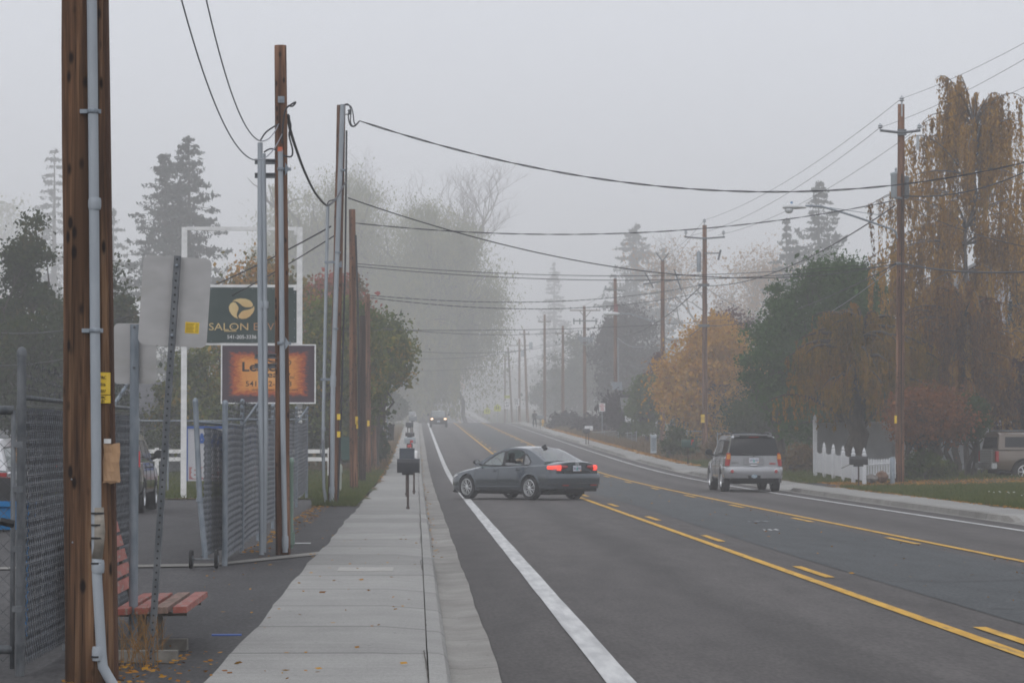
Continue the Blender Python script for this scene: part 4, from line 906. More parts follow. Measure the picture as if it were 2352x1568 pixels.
gold = mat('gold_print', (.55, .30, .10), (.62, .47, .22), (1.4, 3, 1.2), detail=0, rough=.6)
copper = mat('copper_print', (.35, .16, .07), (.45, .24, .12), (2, 2, 2), rough=.6)
green = mat('green_banner', (.017, .038, .034), (.035, .058, .052), (1.2, 1, 1.6), rough=.6, bump=.4, bscale=(2.2, 2, 1.1))
bnr = thing('salon_banner', 'dark green vinyl banner with a gold three-lobed emblem and SALON ENVY lettering', 'banner', (SX, YS_, SZ))
c, d = pq(431, 787, -.06), pq(681, 660, -.06); P = []
for i in range(13): P.append([(c.x+(d.x-c.x)*i/12, -.06+.012*math.sin(i*1.7+j*1.3), c.z+(d.z-c.z)*j/8) for j in range(9)])
b = MB(); b.grid(P); b.build('banner_sheet', green, bnr, smooth=True)
b = MB()
for i in range(6):
    for z in (c.z+.04, d.z-.04): b.lathe([(.014, 0), (.014, .004)], 8, Matrix.Translation((c.x+.08+(d.x-c.x-.16)*i/5, -.08, z)) @ Matrix.Rotation(math.pi/2, 4, 'X'))
for j in range(6): b.lathe([(.014, 0), (.014, .004)], 8, Matrix.Translation((d.x-.05, -.08, c.z+.15+(d.z-c.z-.3)*j/5)) @ Matrix.Rotation(math.pi/2, 4, 'X'))
b.build('eyelet', M['galv'], bnr)
def P2c(px, py): p = pq(px, py, -.085); return p
b = MB(); cc = P2c(555, 708.5); u = (P2c(556, 709)-P2c(555, 709)).x
lobe = [(-21, 21), (-13, 26.5), (-3, 28.5), (9, 27.5), (19, 23), (25, 15), (26, 8), (22, 4), (15, 3.5), (8, 4), (2, 7), (-3, 12.5), (-8, 17.5), (-14, 20.5)]
for k in range(3):
    a = RAD(120*k); pts = []
    for (x, y) in lobe:
        x2, y2 = x*math.cos(a)-y*math.sin(a), x*math.sin(a)+y*math.cos(a)
        pts.append((cc.x+x2*u*1.0, cc.y, cc.z+y2*u*.82))
    b.prism(pts, (0, .004, 0))
b.build('emblem', gold, bnr)
u1 = u
fit = lambda s_, xa, xb, py, hp, m_, nm='lettering', bo=.0: text_fit(s_, P2c(xa, py).x, P2c(xb, py).x, hp*u1, m_, bnr, P2c(xa, py), nm, bo)
fit('SALON', 480, 570, 750, 16.5, gold, bo=-.004); fit('ENVY', 583, 645, 750, 16.5, copper, bo=-.004)
b = MB(); e0, e1 = P2c(515, 760), P2c(543, 762); b.box(e0.x, e1.x, e0.y-.002, e0.y+.002, e0.z-.012, e0.z+.008); b.lathe([(.013, 0), (.013, .004)], 8, Matrix.Translation(P2c(534, 750)) @ Matrix.Rotation(math.pi/2, 4, 'X')); b.build('letter_swash', gold, bnr)
fit('541-205-3336', 522, 589, 773.5, 8.5, M['white'], 'phone_number', .01)
lst = thing('realty_sign', 'plum framed sign with a burnt orange panel reading Lester Realty', 'sign', (SX, YS_-.1, SZ))
c, d = pq(511, 924, -.12), pq(723, 794, -.12)
b = MB(); b.box(c.x, d.x, -.17, -.10, c.z, d.z); b.build('sign_panel', mat('plum', (.055, .034, .045), (.07, .045, .058), (3, 3, 3), rough=.6), lst)
b = MB(); t = .035
b.box(c.x-t, d.x+t, -.19, -.09, d.z, d.z+t); b.box(c.x-t, d.x+t, -.19, -.09, c.z-t, c.z); b.box(c.x-t, c.x, -.19, -.09, c.z, d.z); b.box(d.x, d.x+t, -.19, -.09, c.z, d.z); b.build('frame', M['white'], lst)
mo, nt, nd, lk = nodes('burnt_orange_print')
out = N(nt, 'ShaderNodeOutputMaterial'); bs = N(nt, 'ShaderNodeBsdfPrincipled'); lk.new(bs.outputs[0], out.inputs[0]); bs.inputs['Roughness'].default_value = .6
tc = N(nt, 'ShaderNodeTexCoord'); sxn = N(nt, 'ShaderNodeSeparateXYZ'); lk.new(tc.outputs['Generated'], sxn.inputs[0])
def edge(o):
    a = N(nt, 'ShaderNodeMath', operation='SUBTRACT'); a.inputs[1].default_value = .5; lk.new(o, a.inputs[0])
    e = N(nt, 'ShaderNodeMath', operation='ABSOLUTE'); lk.new(a.outputs[0], e.inputs[0]); return e
ex, ez = edge(sxn.outputs[0]), edge(sxn.outputs[2])
mxn = N(nt, 'ShaderNodeMath', operation='MAXIMUM'); lk.new(ex.outputs[0], mxn.inputs[0]); lk.new(ez.outputs[0], mxn.inputs[1])
mpn = mapped(nt, (9, 1, 22)); tn = N(nt, 'ShaderNodeTexNoise'); tn.inputs['Scale'].default_value = 1; tn.inputs['Detail'].default_value = 5; lk.new(mpn.outputs[0], tn.inputs['Vector'])
ma = N(nt, 'ShaderNodeMath', operation='MULTIPLY_ADD'); ma.inputs[1].default_value = .22; lk.new(tn.outputs['Fac'], ma.inputs[0]); lk.new(mxn.outputs[0], ma.inputs[2])
rr_ = ramp(nt, [(.10, (.72, .36, .10)), (.42, (.62, .24, .045)), (.53, (.36, .07, .02)), (.60, (.055, .034, .045))]); lk.new(ma.outputs[0], rr_.inputs[0]); lk.new(rr_.outputs[0], bs.inputs['Base Color'])
c2, d2 = pq(524, 912, -.12), pq(710, 807, -.12); b = MB(); b.box(c2.x, d2.x, -.176, -.171, c2.z, d2.z); b.build('print', mo, lst)
tq = lambda px, py: L(at(px, py, YS_-.18))+Vector((0, 0, 0))
rel = lambda px, py: Vector((tq(px, py).x, -.178, tq(px, py).z))
fit2 = lambda s_, xa, xb, py, hp, nm='lettering', bo=.0: text_fit(s_, rel(xa, py).x, rel(xb, py).x, hp*u1, M['ink'], lst, rel(xa, py), nm, bo)
fit2('Lester', 557, 650, 842, 22, bo=.022); fit2('Realty', 598, 668, 862, 19, bo=.014); fit2('INC.', 667, 679, 867, 6)
fit2('541·882-1138', 565, 670, 881, 12, 'phone_number', .004); fit2('www.lester-realty.com', 579, 684, 895, 7, 'web_address', .0)
for pts in ([(584, 821), (592, 824), (600, 822), (610, 824), (620, 828), (632, 830)], [(612, 826), (622, 831), (634, 833), (642, 829), (634, 824)], [(655, 842), (661, 839), (667, 836), (668, 830), (660, 826)]):
    b = MB(); b.tube(curve([rel(*p) for p in pts], 4), .012, 5); b.build('flourish', M['ink'], lst)
# white board behind the fence
YBd = 80.5; c = at(431, 1104, YBd); d = at(634, 984, YBd)
bd = thing('notice_board', 'white board with blue border, blue letters and a faded red band, seen through the slats', 'sign', (c.x, YBd, sgx.z))
z_ = sgx.z; x1 = d.x-c.x
bluep = mat('blue_print', (.03, .10, .36), rough=.6); pink = mat('faded_red_print', (.36, .13, .14), (.42, .2, .2), (3, 3, 3), rough=.7); bw = mat('board_white', (.5, .5, .53), rough=.7)
b = MB(); b.box(0, x1, 0, .06, c.z-z_, d.z-z_); b.build('board', bw, bd)
b = MB(); b.box(-.06, .0, -.02, .07, c.z-z_, d.z-z_); b.box(x1, x1+.06, -.02, .07, c.z-z_, d.z-z_); b.box(-.06, x1+.06, -.02, .07, d.z-z_, d.z-z_+.07); b.build('frame', bluep, bd)
for px in (0.25, x1-.3):
    b = MB(); b.box(px, px+.09, .08, .17, -.05, d.z-z_-.1); b.build('leg', M['white'], bd)
bz = lambda py: at(500, py, YBd).z-z_
b = MB(); b.box(.04, x1-.04, -.006, -.002, bz(1100), bz(1072)); b.build('colour_band', pink, bd)
text('AVAILABLE', .50, bluep, bd, face_cam((x1*.53, -.012, bz(1012))), 'lettering', .003, .02, sx=.86)
text('SPACE', .40, bluep, bd, face_cam((x1*.62, -.012, bz(1043))), 'lettering', .003, .02, sx=1.1)
text('882-6539', .40, bw, bd, face_cam((x1*.51, -.012, bz(1086))), 'phone_number', .003, .02, sx=1.15)
text('8', .42, bw, bd, face_cam((.2, -.014, bz(1086))), 'phone_number', .003, .02)

# ------------------------------------------------------------------ mailboxes
def mailbox(px, py, Y, wpx, hpx, foot_py, col, label, post='rust', flag=None, open_=False, boxy=False, group='mailboxes along the left walk', posts=1, pc=None):
    s = FPX/Y; c = at(px, py, Y); ft = at(px, foot_py, Y); W = wpx/s/2; Hh = hpx/s
    rt = thing('mailbox', label, 'mailbox', (c.x, Y, ft.z), group=group)
    z = c.z-ft.z-Hh/2; r = min(.11, Hh*.42)
    m_ = mat('mailbox_paint', col, tuple(v*1.25 for v in col), (9, 9, 9), rough=.45)
    b = MB(); dep = .10 if not boxy else .15
    if boxy: prof = [(-dep, z), (dep, z), (dep, z+Hh*.97), (dep*.8, z+Hh), (-dep*.8, z+Hh), (-dep, z+Hh*.97)]
    else: prof = [(-dep, z), (dep, z)]+[(dep*math.cos(a), z+Hh-r+r*math.sin(a)) for a in [math.pi*k/8 for k in range(9)]]
    b.prism([(-W, y, zz) for y, zz in prof], (2*W, 0, 0)); b.build('box', m_, rt, smooth=True, angle=35)
    b = MB(); b.prism([(W+.0015, y*1.07, z+(zz-z)*1.05-.01) for y, zz in prof], (.018, 0, 0)) if not open_ else b.obox(Matrix.Translation((-W-.13, 0, z-.05)) @ Matrix.Rotation(RAD(-24), 4, 'Y'), .3, .2, .012)
    b.build('door', m_, rt)
    b = MB(); b.box(-W*.55, W*.5, -.07, .07, z-.05, z-.002); b.build('bracket', M['black'], rt)
    for k in range(posts):
        b = MB(); dx = 0 if posts == 1 else (-.09 if k == 0 else .09); b.tube([(dx, 0, -.05), (dx, 0, z-.05)], .026, 8); b.lathe([(.04, 0), (.04, .05)], 8, Matrix.Translation((dx, 0, 0))); b.build('post', M[post], rt)
    if flag:
        b = MB(); b.box(W*.5, W*.5+.03, -dep-.02, -dep-.012, z+Hh*.3, z+Hh*.3+.20); b.box(W*.5, W*.5+.1, -dep-.02, -dep-.012, z+Hh*.3+.14, z+Hh*.3+.22); b.build('flag', mat('red_flag', (.5, .03, .03), rough=.5), rt)
    return rt
mailbox(937, 1069, 66, 50, 32, 1168, (.014, .015, .019), 'black round-topped mailbox on a single steel post, nearest on the left walk')
mailbox(934, 1042, 76, 33, 27, 1136, (.045, .055, .068), 'tall square slate blue box on a short post behind the nearest black mailbox', boxy=True)
mailbox(951, 1043, 80, 12, 17, 1130, (.6, .6, .6), 'narrow white mailbox peeping out right of the slate blue one')
mailbox(941, 1011, 108, 25, 14, 1066, (.22, .24, .255), 'pale grey mailbox with two posts behind the slate blue one', posts=2)
mailbox(940, 1024, 100, 8, 6, 1076, (.35, .03, .03), 'small red tipped mailbox low between grey and slate boxes', flag=True)
mailbox(941, 997, 135, 20, 9, 1042, (.06, .058, .06), 'dark flat mailbox on one post beyond the pale grey one')
mailbox(940, 975, 165, 17, 11, 1024, (.055, .058, .065), 'dark mailbox on two thin posts beyond the flat one', posts=2)
mailbox(948, 961, 200, 18, 11, 1010, (.16, .17, .18), 'grey arched mailbox high on the walk, next to last')
mailbox(946, 949, 235, 13, 9, 996, (.3, .31, .32), 'pale pair-like mailbox at the far end of the left row')
GRM = 'mailboxes along the right pavement'
mailbox(1972, 1057, 91, 42, 20, 1135, (.014, .013, .014), 'black mailbox with its door hanging open, in front of the white picket fence', open_=True, group=GRM)
mailbox(1580, 1018, 122, 29, 16, 1062, (.02, .055, .045), 'dark green mailbox left of the silver wagon', flag=True, group=GRM)
mailbox(1352, 983, 190, 18, 10, 1018, (.5, .5, .51), 'white mailbox on the right pavement above a dark one', group=GRM)
mailbox(1346, 989, 189, 16, 10, 1018, (.05, .05, .052), 'dark mailbox just under the white one on the right pavement', group=GRM)
mailbox(1241, 958, 290, 15, 9, 984, (.14, .15, .16), 'small grey mailbox beside the walker', group=GRM)

# ------------------------------------------------------------------ small street furniture
def panel_sign(px, py, Y, w, h, foot, label, m, back=False, txt=(), shape=None, name='road_sign', group=None, inkm='ink'):
    c = at(px, py, Y); f = at(px, foot, Y); rt = thing(name, label, 'road sign', (c.x, Y, f.z), group=group); z = c.z-f.z
    pts = shape or rrect(w, h, min(w, h)*.06, 3)
    b = MB(); b.prism([(x, -.035, z+zz) for x, zz in pts], (0, .004, 0)); b.build('sign_panel', m, rt)
    b = MB(); b.tube([(0, 0, -.1), (0, 0, z+h*.45)], .03, 6); b.build('post', M['galv'], rt)
    for (s, sz, dz, mm) in txt: text(s, sz, mm, rt, face_cam((0, -.041, z+dz)), 'lettering', .002, .004)
    return rt
white_sg = mat('sign_white', (.62, .62, .62), rough=.5); yel_sg = mat('school_yellow', (.42, .44, .05), rough=.5); redp = mat('sign_red', (.45, .05, .06), rough=.5)
panel_sign(1383, 935, 215, .46, .62, 990, 'white no parking bike lane sign with red words', white_sg, txt=(('NO', .14, .2, redp), ('PARKING', .10, .07, redp), ('BIKE', .11, -.07, redp), ('LANE', .11, -.2, redp)))
panel_sign(1186, 923, 365, .76, .95, 968, 'white speed limit 35 sign', white_sg, txt=(('SPEED', .2, .32, M['ink']), ('LIMIT', .2, .12, M['ink']), ('35', .45, -.2, M['ink'])))
panel_sign(1165, 929, 372, .68, 1.1, 968, 'white speed 20 sign under a yellow school plate', white_sg, txt=(('SPEED', .17, .22, M['ink']), ('20', .42, -.15, M['ink'])))
c = at(1165, 911, 371.9); b = MB(); b.box(-.36, .36, -.045, -.04, -.16, .16); 
rt = thing('road_sign', 'yellow school plate above the speed 20 sign', 'road sign', c); b.build('sign_panel', yel_sg, rt); text('SCHOOL', .17, M['ink'], rt, face_cam((0, -.048, 0)), 'lettering', .002, .003)
pent = [(-.45, -.45), (.45, -.45), (.45, .12), (0, .5), (-.45, .12)]
for px, py, Yp, lab in ((1142.5, 936, 372, 'yellow-green five-sided school crossing sign, nearer one'), (1119, 943, 420, 'faint yellow-green five-sided school crossing sign, farther one')):
    rt = panel_sign(px, py, Yp, .9, .95, 972, lab, yel_sg, shape=pent)
    z = at(px, py, Yp).z-at(px, 972, Yp).z
    b = MB()
    for dx, sc_ in ((-.13, 1), (.14, .85)):
        b.prism([(dx-.09*sc_, -.041, z-.32), (dx-.02, -.041, z-.08), (dx+.09*sc_, -.041, z-.32), (dx+.05, -.041, z+.12*sc_), (dx-.05, -.041, z+.12*sc_)], (0, .002, 0)); b.lathe([(.055, 0), (.055, .003)], 10, Matrix.Translation((dx, -.041, z+.19*sc_)) @ Matrix.Rotation(math.pi/2, 4, 'X'))
    b.build('walker_symbol', M['ink'], rt)
for px, lab in ((880.5, 'left of two narrow sign backs on one post by the far left walk'), (890, 'right of two narrow sign backs on one post by the far left walk')):
    c = at(px, 942, 150); f = at(px, 1012, 150); rt = thing('road_sign', lab, 'road sign', (c.x, 150, f.z), group='narrow sign backs on the far left')
    b = MB(); b.box(-.09, .09, -.03, -.024, c.z-f.z-.24, c.z-f.z+.24); b.build('sign_panel', mat('pale_sign', (.55, .55, .55), rough=.5), rt)
    b = MB(); b.tube([(.0, 0, -.1), (.0, 0, c.z-f.z+.2)], .03, 6); b.build('post', M['galv'], rt)
# bollard, pedestals, bins
c = at(2050, 1114, 98); b = MB(); b.lathe([(.085, -.05), (.085, .92), (.06, .96), (.01, .97)], 14, Matrix.Translation(c)); tag(b.build('bollard', M['galv'], org=c, smooth=True, angle=40), 'grey steel bollard left of the lamp pole foot', 'bollard')
c = at(1501, 1040, 150); b = MB(); b.box(-.15, .15, -.12, .12, 0, .86); b.prism([(-.17, -.14, .86), (.17, -.14, .86), (.17, .14, .90), (-.17, .14, .90)], (0, 0, .05)); rt = thing('utility_pedestal', 'pale grey utility pedestal on the verge left of the crossarm pole', 'pedestal', c); b.build('cabinet', M['transf'], rt); b = MB(); b.box(-.13, .13, -.124, -.121, .1, .8); b.build('door', M['galv'], rt)
c = at(779, 1128, 85); b = MB(); b.lathe([(.07, -.05), (.075, .55), (.095, .56), (.095, .74), (.06, .8), (.01, .81)], 14, Matrix.Translation(c)); tag(b.build('cable_marker', mat('beige_marker', (.34, .36, .31), rough=.6), org=c, smooth=True, angle=40), 'pale capped marker post in the grass right of the leaning pole', 'marker post')
c = at(669, 1250, 41.5); b = MB(); b.lathe([(.03, -.05), (.03, 1.15), (.036, 1.16), (.036, 1.22), (.01, 1.25)], 12, Matrix.Translation(c)); b.box(c.x-.05, c.x+.05, c.y-.06, c.y+.02, c.z, c.z+.18); tag(b.build('cable_marker', mat('green_marker', (.20, .28, .23), rough=.6), org=c, smooth=True, angle=40), 'thin pale green marker post right beside the slim pole foot', 'marker post')
def cart(px, py, Y, w, h, col, label):
    c = at(px, py, Y); rt = thing('trash_cart', label, 'trash cart', c); m_ = mat('cart_plastic', col, tuple(v*1.3 for v in col), (4, 4, 4), rough=.5)
    b = MB(); P = [[(sx_*w/2*s, sy_*w/2*s, z) for sx_, sy_ in ((-1, -1), (1, -1), (1, 1), (-1, 1))] for s, z in ((.78, .04), (.98, h*.9), (1.06, h*.9), (1.06, h*.93))]
    b.grid(P, closed=True); b.poly(P[0]); b.build('bin', m_, rt)
    b = MB(); b.box(-w*.55, w*.55, -w*.55, w*.55, h*.935, h); b.build('lid', m_, rt)
    for s in (-1, 1):
        b = MB(); b.lathe([(.09, -.02), (.1, 0), (.09, .02)], 14, Matrix.Translation((s*w*.4, w*.45, .1)) @ Matrix.Rotation(math.pi/2, 4, 'Y')); b.build('wheel', M['rubber'], rt)
cart(795, 1058, 108, .42, .9, (.02, .06, .05), 'dark green trash cart on the grass between timber poles')
cart(626, 1142, 79.5, .38, .72, (.01, .16, .07), 'bright green bin half hidden behind the slim pole foot')
cart(896, 1012, 165, .5, .95, (.02, .021, .022), 'black trash cart on the far left verge')
# fire hydrant
c = at(1247, 978, 300); b = MB(); b.lathe([(.16, 0), (.16, .06), (.1, .08), (.1, .5), (.13, .52), (.13, .58), (.09, .66), (.04, .72), (.03, .76)], 12, Matrix.Translation(c)); b.tube([c+Vector((-.2, 0, .42)), c+Vector((.2, 0, .42))], .05, 8); tag(b.build('fire_hydrant', mat('hydrant_yellow', (.55, .33, .04), rough=.5), org=c, smooth=True, angle=40), 'yellow fire hydrant beside the walker', 'hydrant')
# rocks
for (px, py, sx_, sz_, colr, lab) in ((2002, 1102, .26, .20, (.13, .12, .11), 'rounded grey boulder at the foot of the picket fence'), (2026, 1098, .24, .27, (.13, .08, .055), 'brown angular boulder beside the grey one')):
    c = at(px, py, 97.5); b = MB(); r_ = random.Random(px); P = []
    for i in range(5):
        th = math.pi*i/4; P.append([(c.x+sx_*math.sin(th)*math.cos(a)*r_.uniform(.7, 1.15), c.y+.3*math.sin(th)*math.sin(a)*r_.uniform(.7, 1.15), c.z+sz_*math.cos(th)*.8+.05) for a in [2*math.pi*k/7 for k in range(7)]])
    b.grid(P, closed=True); tag(b.build('boulder', mat('boulder_stone', colr, tuple(v*1.6 for v in colr), (6, 6, 6), rough=.95, bump=.4), org=c), lab, 'boulder', 'boulders by the picket fence')

# ------------------------------------------------------------------ picket fence, vinyl fence, board fences
YP = 99.0; c0, c1 = at(1873, 1086, 112), at(1985, 1107, 97.5)
pf = thing('picket_fence', 'white vinyl picket fence with scalloped top and pointed post caps beside the driveway', 'fence', c0)
def post_cap(b, p, h, w=.065):
    b.box(p.x-w, p.x+w, p.y-w, p.y+w, p.z-.1, p.z+h)
    b.lathe([(w*1.5, h), (w*1.5, h+.04), (w*.9, h+.07), (w*1.15, h+.12), (w*.7, h+.19), (.01, h+.26)], 4, Matrix.Translation(p) @ Matrix.Rotation(RAD(45), 4, 'Z'))
runs = [(Vector((0, 0, 0)), c1-c0, 5, [1.35, 1.15, 1.03, .98, .95, .97])]
d01 = c1-c0; c2_ = at(2075, 1099, 100.5)-c0
for i in range(6):
    b = MB(); post_cap(b, d01*(i/5), [1.62, .98, .95, .92, .90, .92][i]); b.build('post', M['vinyl'], pf)
b = MB(); n = 58
for i in range(n):
    f = (i+.5)/n; seg = f*5 % 1; hh = .84-.10*math.sin(math.pi*min(1, seg)); p = d01*f; b.obox(Matrix.Translation(p+Vector((0, 0, hh/2+.05))), .03, .16, hh)
b.build('picket_panel', M['vinyl'], pf)
b = MB(); e = c2_-d01; n = 15
for i in range(n):
    f = (i+.6)/n; p = d01+e*f; hh = .76-.06*math.sin(math.pi*f); b.box(p.x-.035, p.x+.035, p.y-.015, p.y+.015, p.z+.05, p.z+hh); b.prism([(p.x-.035, p.y-.015, p.z+hh), (p.x+.035, p.y-.015, p.z+hh), (p.x, p.y-.015, p.z+hh+.07)], (0, .03, 0))
b.build('picket_panel', M['vinyl'], pf)
b = MB()
for z in (.22, .58):
    b.tube([d01+Vector((0, .03, z)), d01+e+Vector((0, .03, z))], .03, 4); b.tube([Vector((.04, 0, z)), d01+Vector((.04, 0, z))], .03, 4)
b.build('rail', M['vinyl'], pf)
vinylg = mat('greyish_vinyl', (.33, .34, .36), (.38, .39, .41), (2, 2, 2), rough=.5)
p0, p1 = at(1872, 1080, 113), at(2140, 1070, 118)
vf = thing('privacy_fence', 'tall pale vinyl panel fence behind the picket fence and the dark trunk', 'fence', p0)
for i in range(4):
    b = MB(); p = (p1-p0)*(i/3); post_cap(b, p, 1.95, .07); b.build('post', vinylg if i else M['vinyl'], vf)
b = MB(); b.v = []
q0, q1_ = Vector((0, 0, 0)), p1-p0
for z0_, z1_, off in ((.1, 1.22, 0), (1.25, 1.8, .0), (1.8, 1.88, -.02), (1.19, 1.26, -.02)):
    b.prism([q0+Vector((0, off, z0_)), q1_+Vector((0, off, z0_)), q1_+Vector((0, off, z1_)), q0+Vector((0, off, z1_))], (0, .03-off, 0))
b.build('panel', vinylg, vf)
p0, p1 = at(2130, 1098, 116), at(2420, 1078, 119)
vf = thing('privacy_fence', 'pale panel fence behind the leafy shrub and the tan pickup', 'fence', p0)
b = MB(); q1_ = p1-p0
b.prism([Vector((0, 0, .0)), q1_, q1_+Vector((0, 0, 1.75)), Vector((0, 0, 1.75))], (0, .04, 0)); b.build('panel', vinylg, vf)
for i in range(4):
    b = MB(); p = q1_*(i/3); b.box(p.x-.06, p.x+.06, p.y-.06, p.y, p.z-.1, p.z+1.82); b.build('post', vinylg, vf)
# white ranch rails on the left
YR_ = 104; 
rf = thing('ranch_fence', 'white two-rail ranch fence across the grass behind the business signs', 'fence', at(300, 1085, YR_))
o0 = at(300, 1085, YR_); 
for y in (1036, 1054):
    b = MB(); a_, c_ = at(180, y, YR_)-o0, at(764, y, YR_)-o0; b.box(a_.x, c_.x, -.02, .02, a_.z-.07, a_.z+.07); b.build('rail', M['white'], rf)
for px in (200, 360, 470, 560, 660, 757):
    b = MB(); a_ = at(px, 1084, YR_)-o0; tz = at(px, 1028, YR_).z-o0.z; b.box(a_.x-.07, a_.x+.07, -.06, .06, -.1, tz); b.build('post', M['white'], rf)
def mesh_fence(px0, px1, pyt, pyb, Y0_, Y1_, label, n=4, pitch=.12, r=.006):
    a_, c_ = at(px0, pyb, Y0_), at(px1, pyb, Y1_); h = at(px0, pyt, Y0_).z-a_.z
    rt = thing('mesh_fence', label, 'fence', a_, group='plain chain-link fences'); d = c_-a_
    b = MB(); chain(b, Vector((0, 0, 0)), d, h, pitch, r, dz=pitch); b.build('wire_mesh', M['fwire'], rt, fixn=False)
    b = MB(); b.tube([Vector((0, 0, h)), d+Vector((0, 0, h))], .025, 6); b.build('top_rail', M['galv'], rt)
    for i in range(n):
        b = MB(); post(b, d*(i/(n-1)), h+.03, .03); b.build('post', M['galv'], rt)
mesh_fence(318, 520, 966, 1120, 88, 88, 'bare chain-link fence at the back of the parking lot', 4)
mesh_fence(1420, 1360, 989, 1020, 222, 250, 'low chain-link fence behind the no parking sign', 3, .2, .008)
mesh_fence(1530, 1625, 990, 1036, 172, 172, 'chain-link fence piece behind the green mailbox', 3, .16, .007)
mesh_fence(1648, 1760, 996, 1060, 148, 148, 'chain-link fence piece behind the silver wagon', 3, .14, .007)
mesh_fence(1462, 1432, 992, 1030, 205, 225, 'grey low mesh fence right of the cabinet pole', 4, .2, .008)

# ------------------------------------------------------------------ houses
def house(name, label, x0, x1, y0, y1, zb, hw, roof_h, wallc, roofc, ridge='x', wins=()):
    rt = thing(name, label, 'house', ((x0+x1)/2, (y0+y1)/2, zb)); W, D = (x1-x0)/2, (y1-y0)/2
    wm = mat('house_siding', wallc, tuple(v*1.1 for v in wallc), (.4, .4, 9), rough=.8); rm = mat('roof_shingle', roofc, tuple(v*1.4 for v in roofc), (3, 3, 8), rough=.95)
    b = MB(); b.box(-W, W, -D, D, -.5, hw)
    k = int(hw/.2)
    for i in range(k): b.box(-W-.012, W+.012, -D-.012, -D-.0, .2*i, .2*i+.17)
    if ridge == 'y': b.prism([(-W, -D, hw), (W, -D, hw), (0, -D, hw+roof_h)], (0, 2*D, 0))
    else: b.prism([(-W, -D, hw), (-W, D, hw), (-W, 0, hw+roof_h)], (2*W, 0, 0))
    b.build('wall', wm, rt)
    b = MB(); e = .45; t = .14
    if ridge == 'x':
        for s in (-1, 1): b.prism([(-W-e, s*(D+e), hw-.2), (-W-e, 0, hw+roof_h+.05), (-W-e, 0, hw+roof_h+.05+t), (-W-e, s*(D+e), hw-.2+t)], (2*W+2*e, 0, 0))
    else:
        for s in (-1, 1): b.prism([(s*(W+e), -D-e, hw-.2), (0, -D-e, hw+roof_h+.05), (0, -D-e, hw+roof_h+.05+t), (s*(W+e), -D-e, hw-.2+t)], (0, 2*D+2*e, 0))
    b.build('roof', rm, rt)
    for (wx, wz, ww, wh) in wins:
        b = MB(); b.box(wx-ww/2-.08, wx+ww/2+.08, -D-.06, -D-.013, wz-wh/2-.08, wz+wh/2+.08); f_ = b.build('window', M['white'], rt)
        b = MB(); b.box(wx-ww/2, wx+ww/2, -D-.075, -D-.062, wz-wh/2, wz+wh/2); b.build('pane', mat('dark_pane', (.03, .035, .04), rough=.1), f_)
    return rt
xr = at(2290, 1000, 152).x
house('house', 'tall pale grey sided house gable behind the orange willow at the right edge', xr-2.4, xr+8, 152, 164, 1.0, 8.6, 3.0, (.38, .37, .40), (.1, .1, .1), 'y', ((2.5, 5.6, 1.2, 1.3), (2.5, 2.5, 1.2, 1.2)))
xl = at(300, 1000, 128).x
house('house', 'low grey sided house behind the ranch rails at the left', xl-7, xl+4.2, 128, 137, .2, 2.5, 1.5, (.30, .31, .33), (.07, .07, .075), 'x', ((1.2, 1.4, 1.4, 1.0), (-3, 1.4, 1.4, 1.0)))
xm = at(1475, 1000, 228).x
house('shed', 'white shed wall glimpsed under the light green tree', xm-1.2, xm+1.6, 228, 231, 1.9, 2.2, .8, (.6, .6, .62), (.08, .08, .08), 'x')
# ------------------------------------------------------------------ vehicles
def pchip(xs, ys, xq):
    xs, ys, xq = map(lambda a: np.asarray(a, float), (xs, ys, xq))
    h = np.diff(xs); dl = np.diff(ys)/h; m_ = np.zeros_like(xs); m_[0], m_[-1] = dl[0], dl[-1]
    for i in range(1, len(xs)-1):
        if dl[i-1]*dl[i] > 0: w1, w2 = 2*h[i]+h[i-1], h[i]+2*h[i-1]; m_[i] = (w1+w2)/(w1/dl[i-1]+w2/dl[i])
    k = np.clip(np.searchsorted(xs, xq)-1, 0, len(xs)-2); t = (xq-xs[k])/h[k]
    return ((1+2*t)*(1-t)**2*ys[k]+t*(1-t)**2*h[k]*m_[k]+t*t*(3-2*t)*ys[k+1]+t*t*(t-1)*h[k]*m_[k+1])
def carpaint(name, c, metal=.55, rough=.28):
    m = mat(name, c, tuple(v*1.06 for v in c), (2, 2, 2), rough=rough, metal=metal, coat=1.0)
    return m
def inner(name, me, root): return link_mesh(name, me, root)
M['carglass'] = glass('car_glass', (.42, .55, .53), .03, .22)
M['tintglass'] = mat('tinted_glass', (.010, .011, .013), rough=.12, spec=.3)
M['interior'] = mat('car_interior', (.012, .012, .013), rough=.8)
M['trim'] = mat('black_trim', (.014, .014, .015), rough=.4)
M['chrome'] = mat('chrome', (.55, .56, .57), rough=.18, metal=.9)
M['rim'] = mat('silver_rim', (.72, .73, .74), rough=.3, metal=.6)
M['redlens'] = mat('red_lens', (.30, .012, .012), rough=.15, spec=.6)
M['redlit'] = emis('brake_lamp_lit', (1, .07, .04), 1.1, (.4, .02, .02))
M['amber'] = mat('amber_lens', (.55, .20, .02), rough=.2)
M['clearlens'] = mat('clear_lens', (.5, .5, .5), rough=.1)
M['headlit'] = emis('head_lamp_lit', (1, .66, .40), 2.6, (.7, .6, .5))
M['under'] = mat('underbody', (.008, .008, .008), rough=.9)

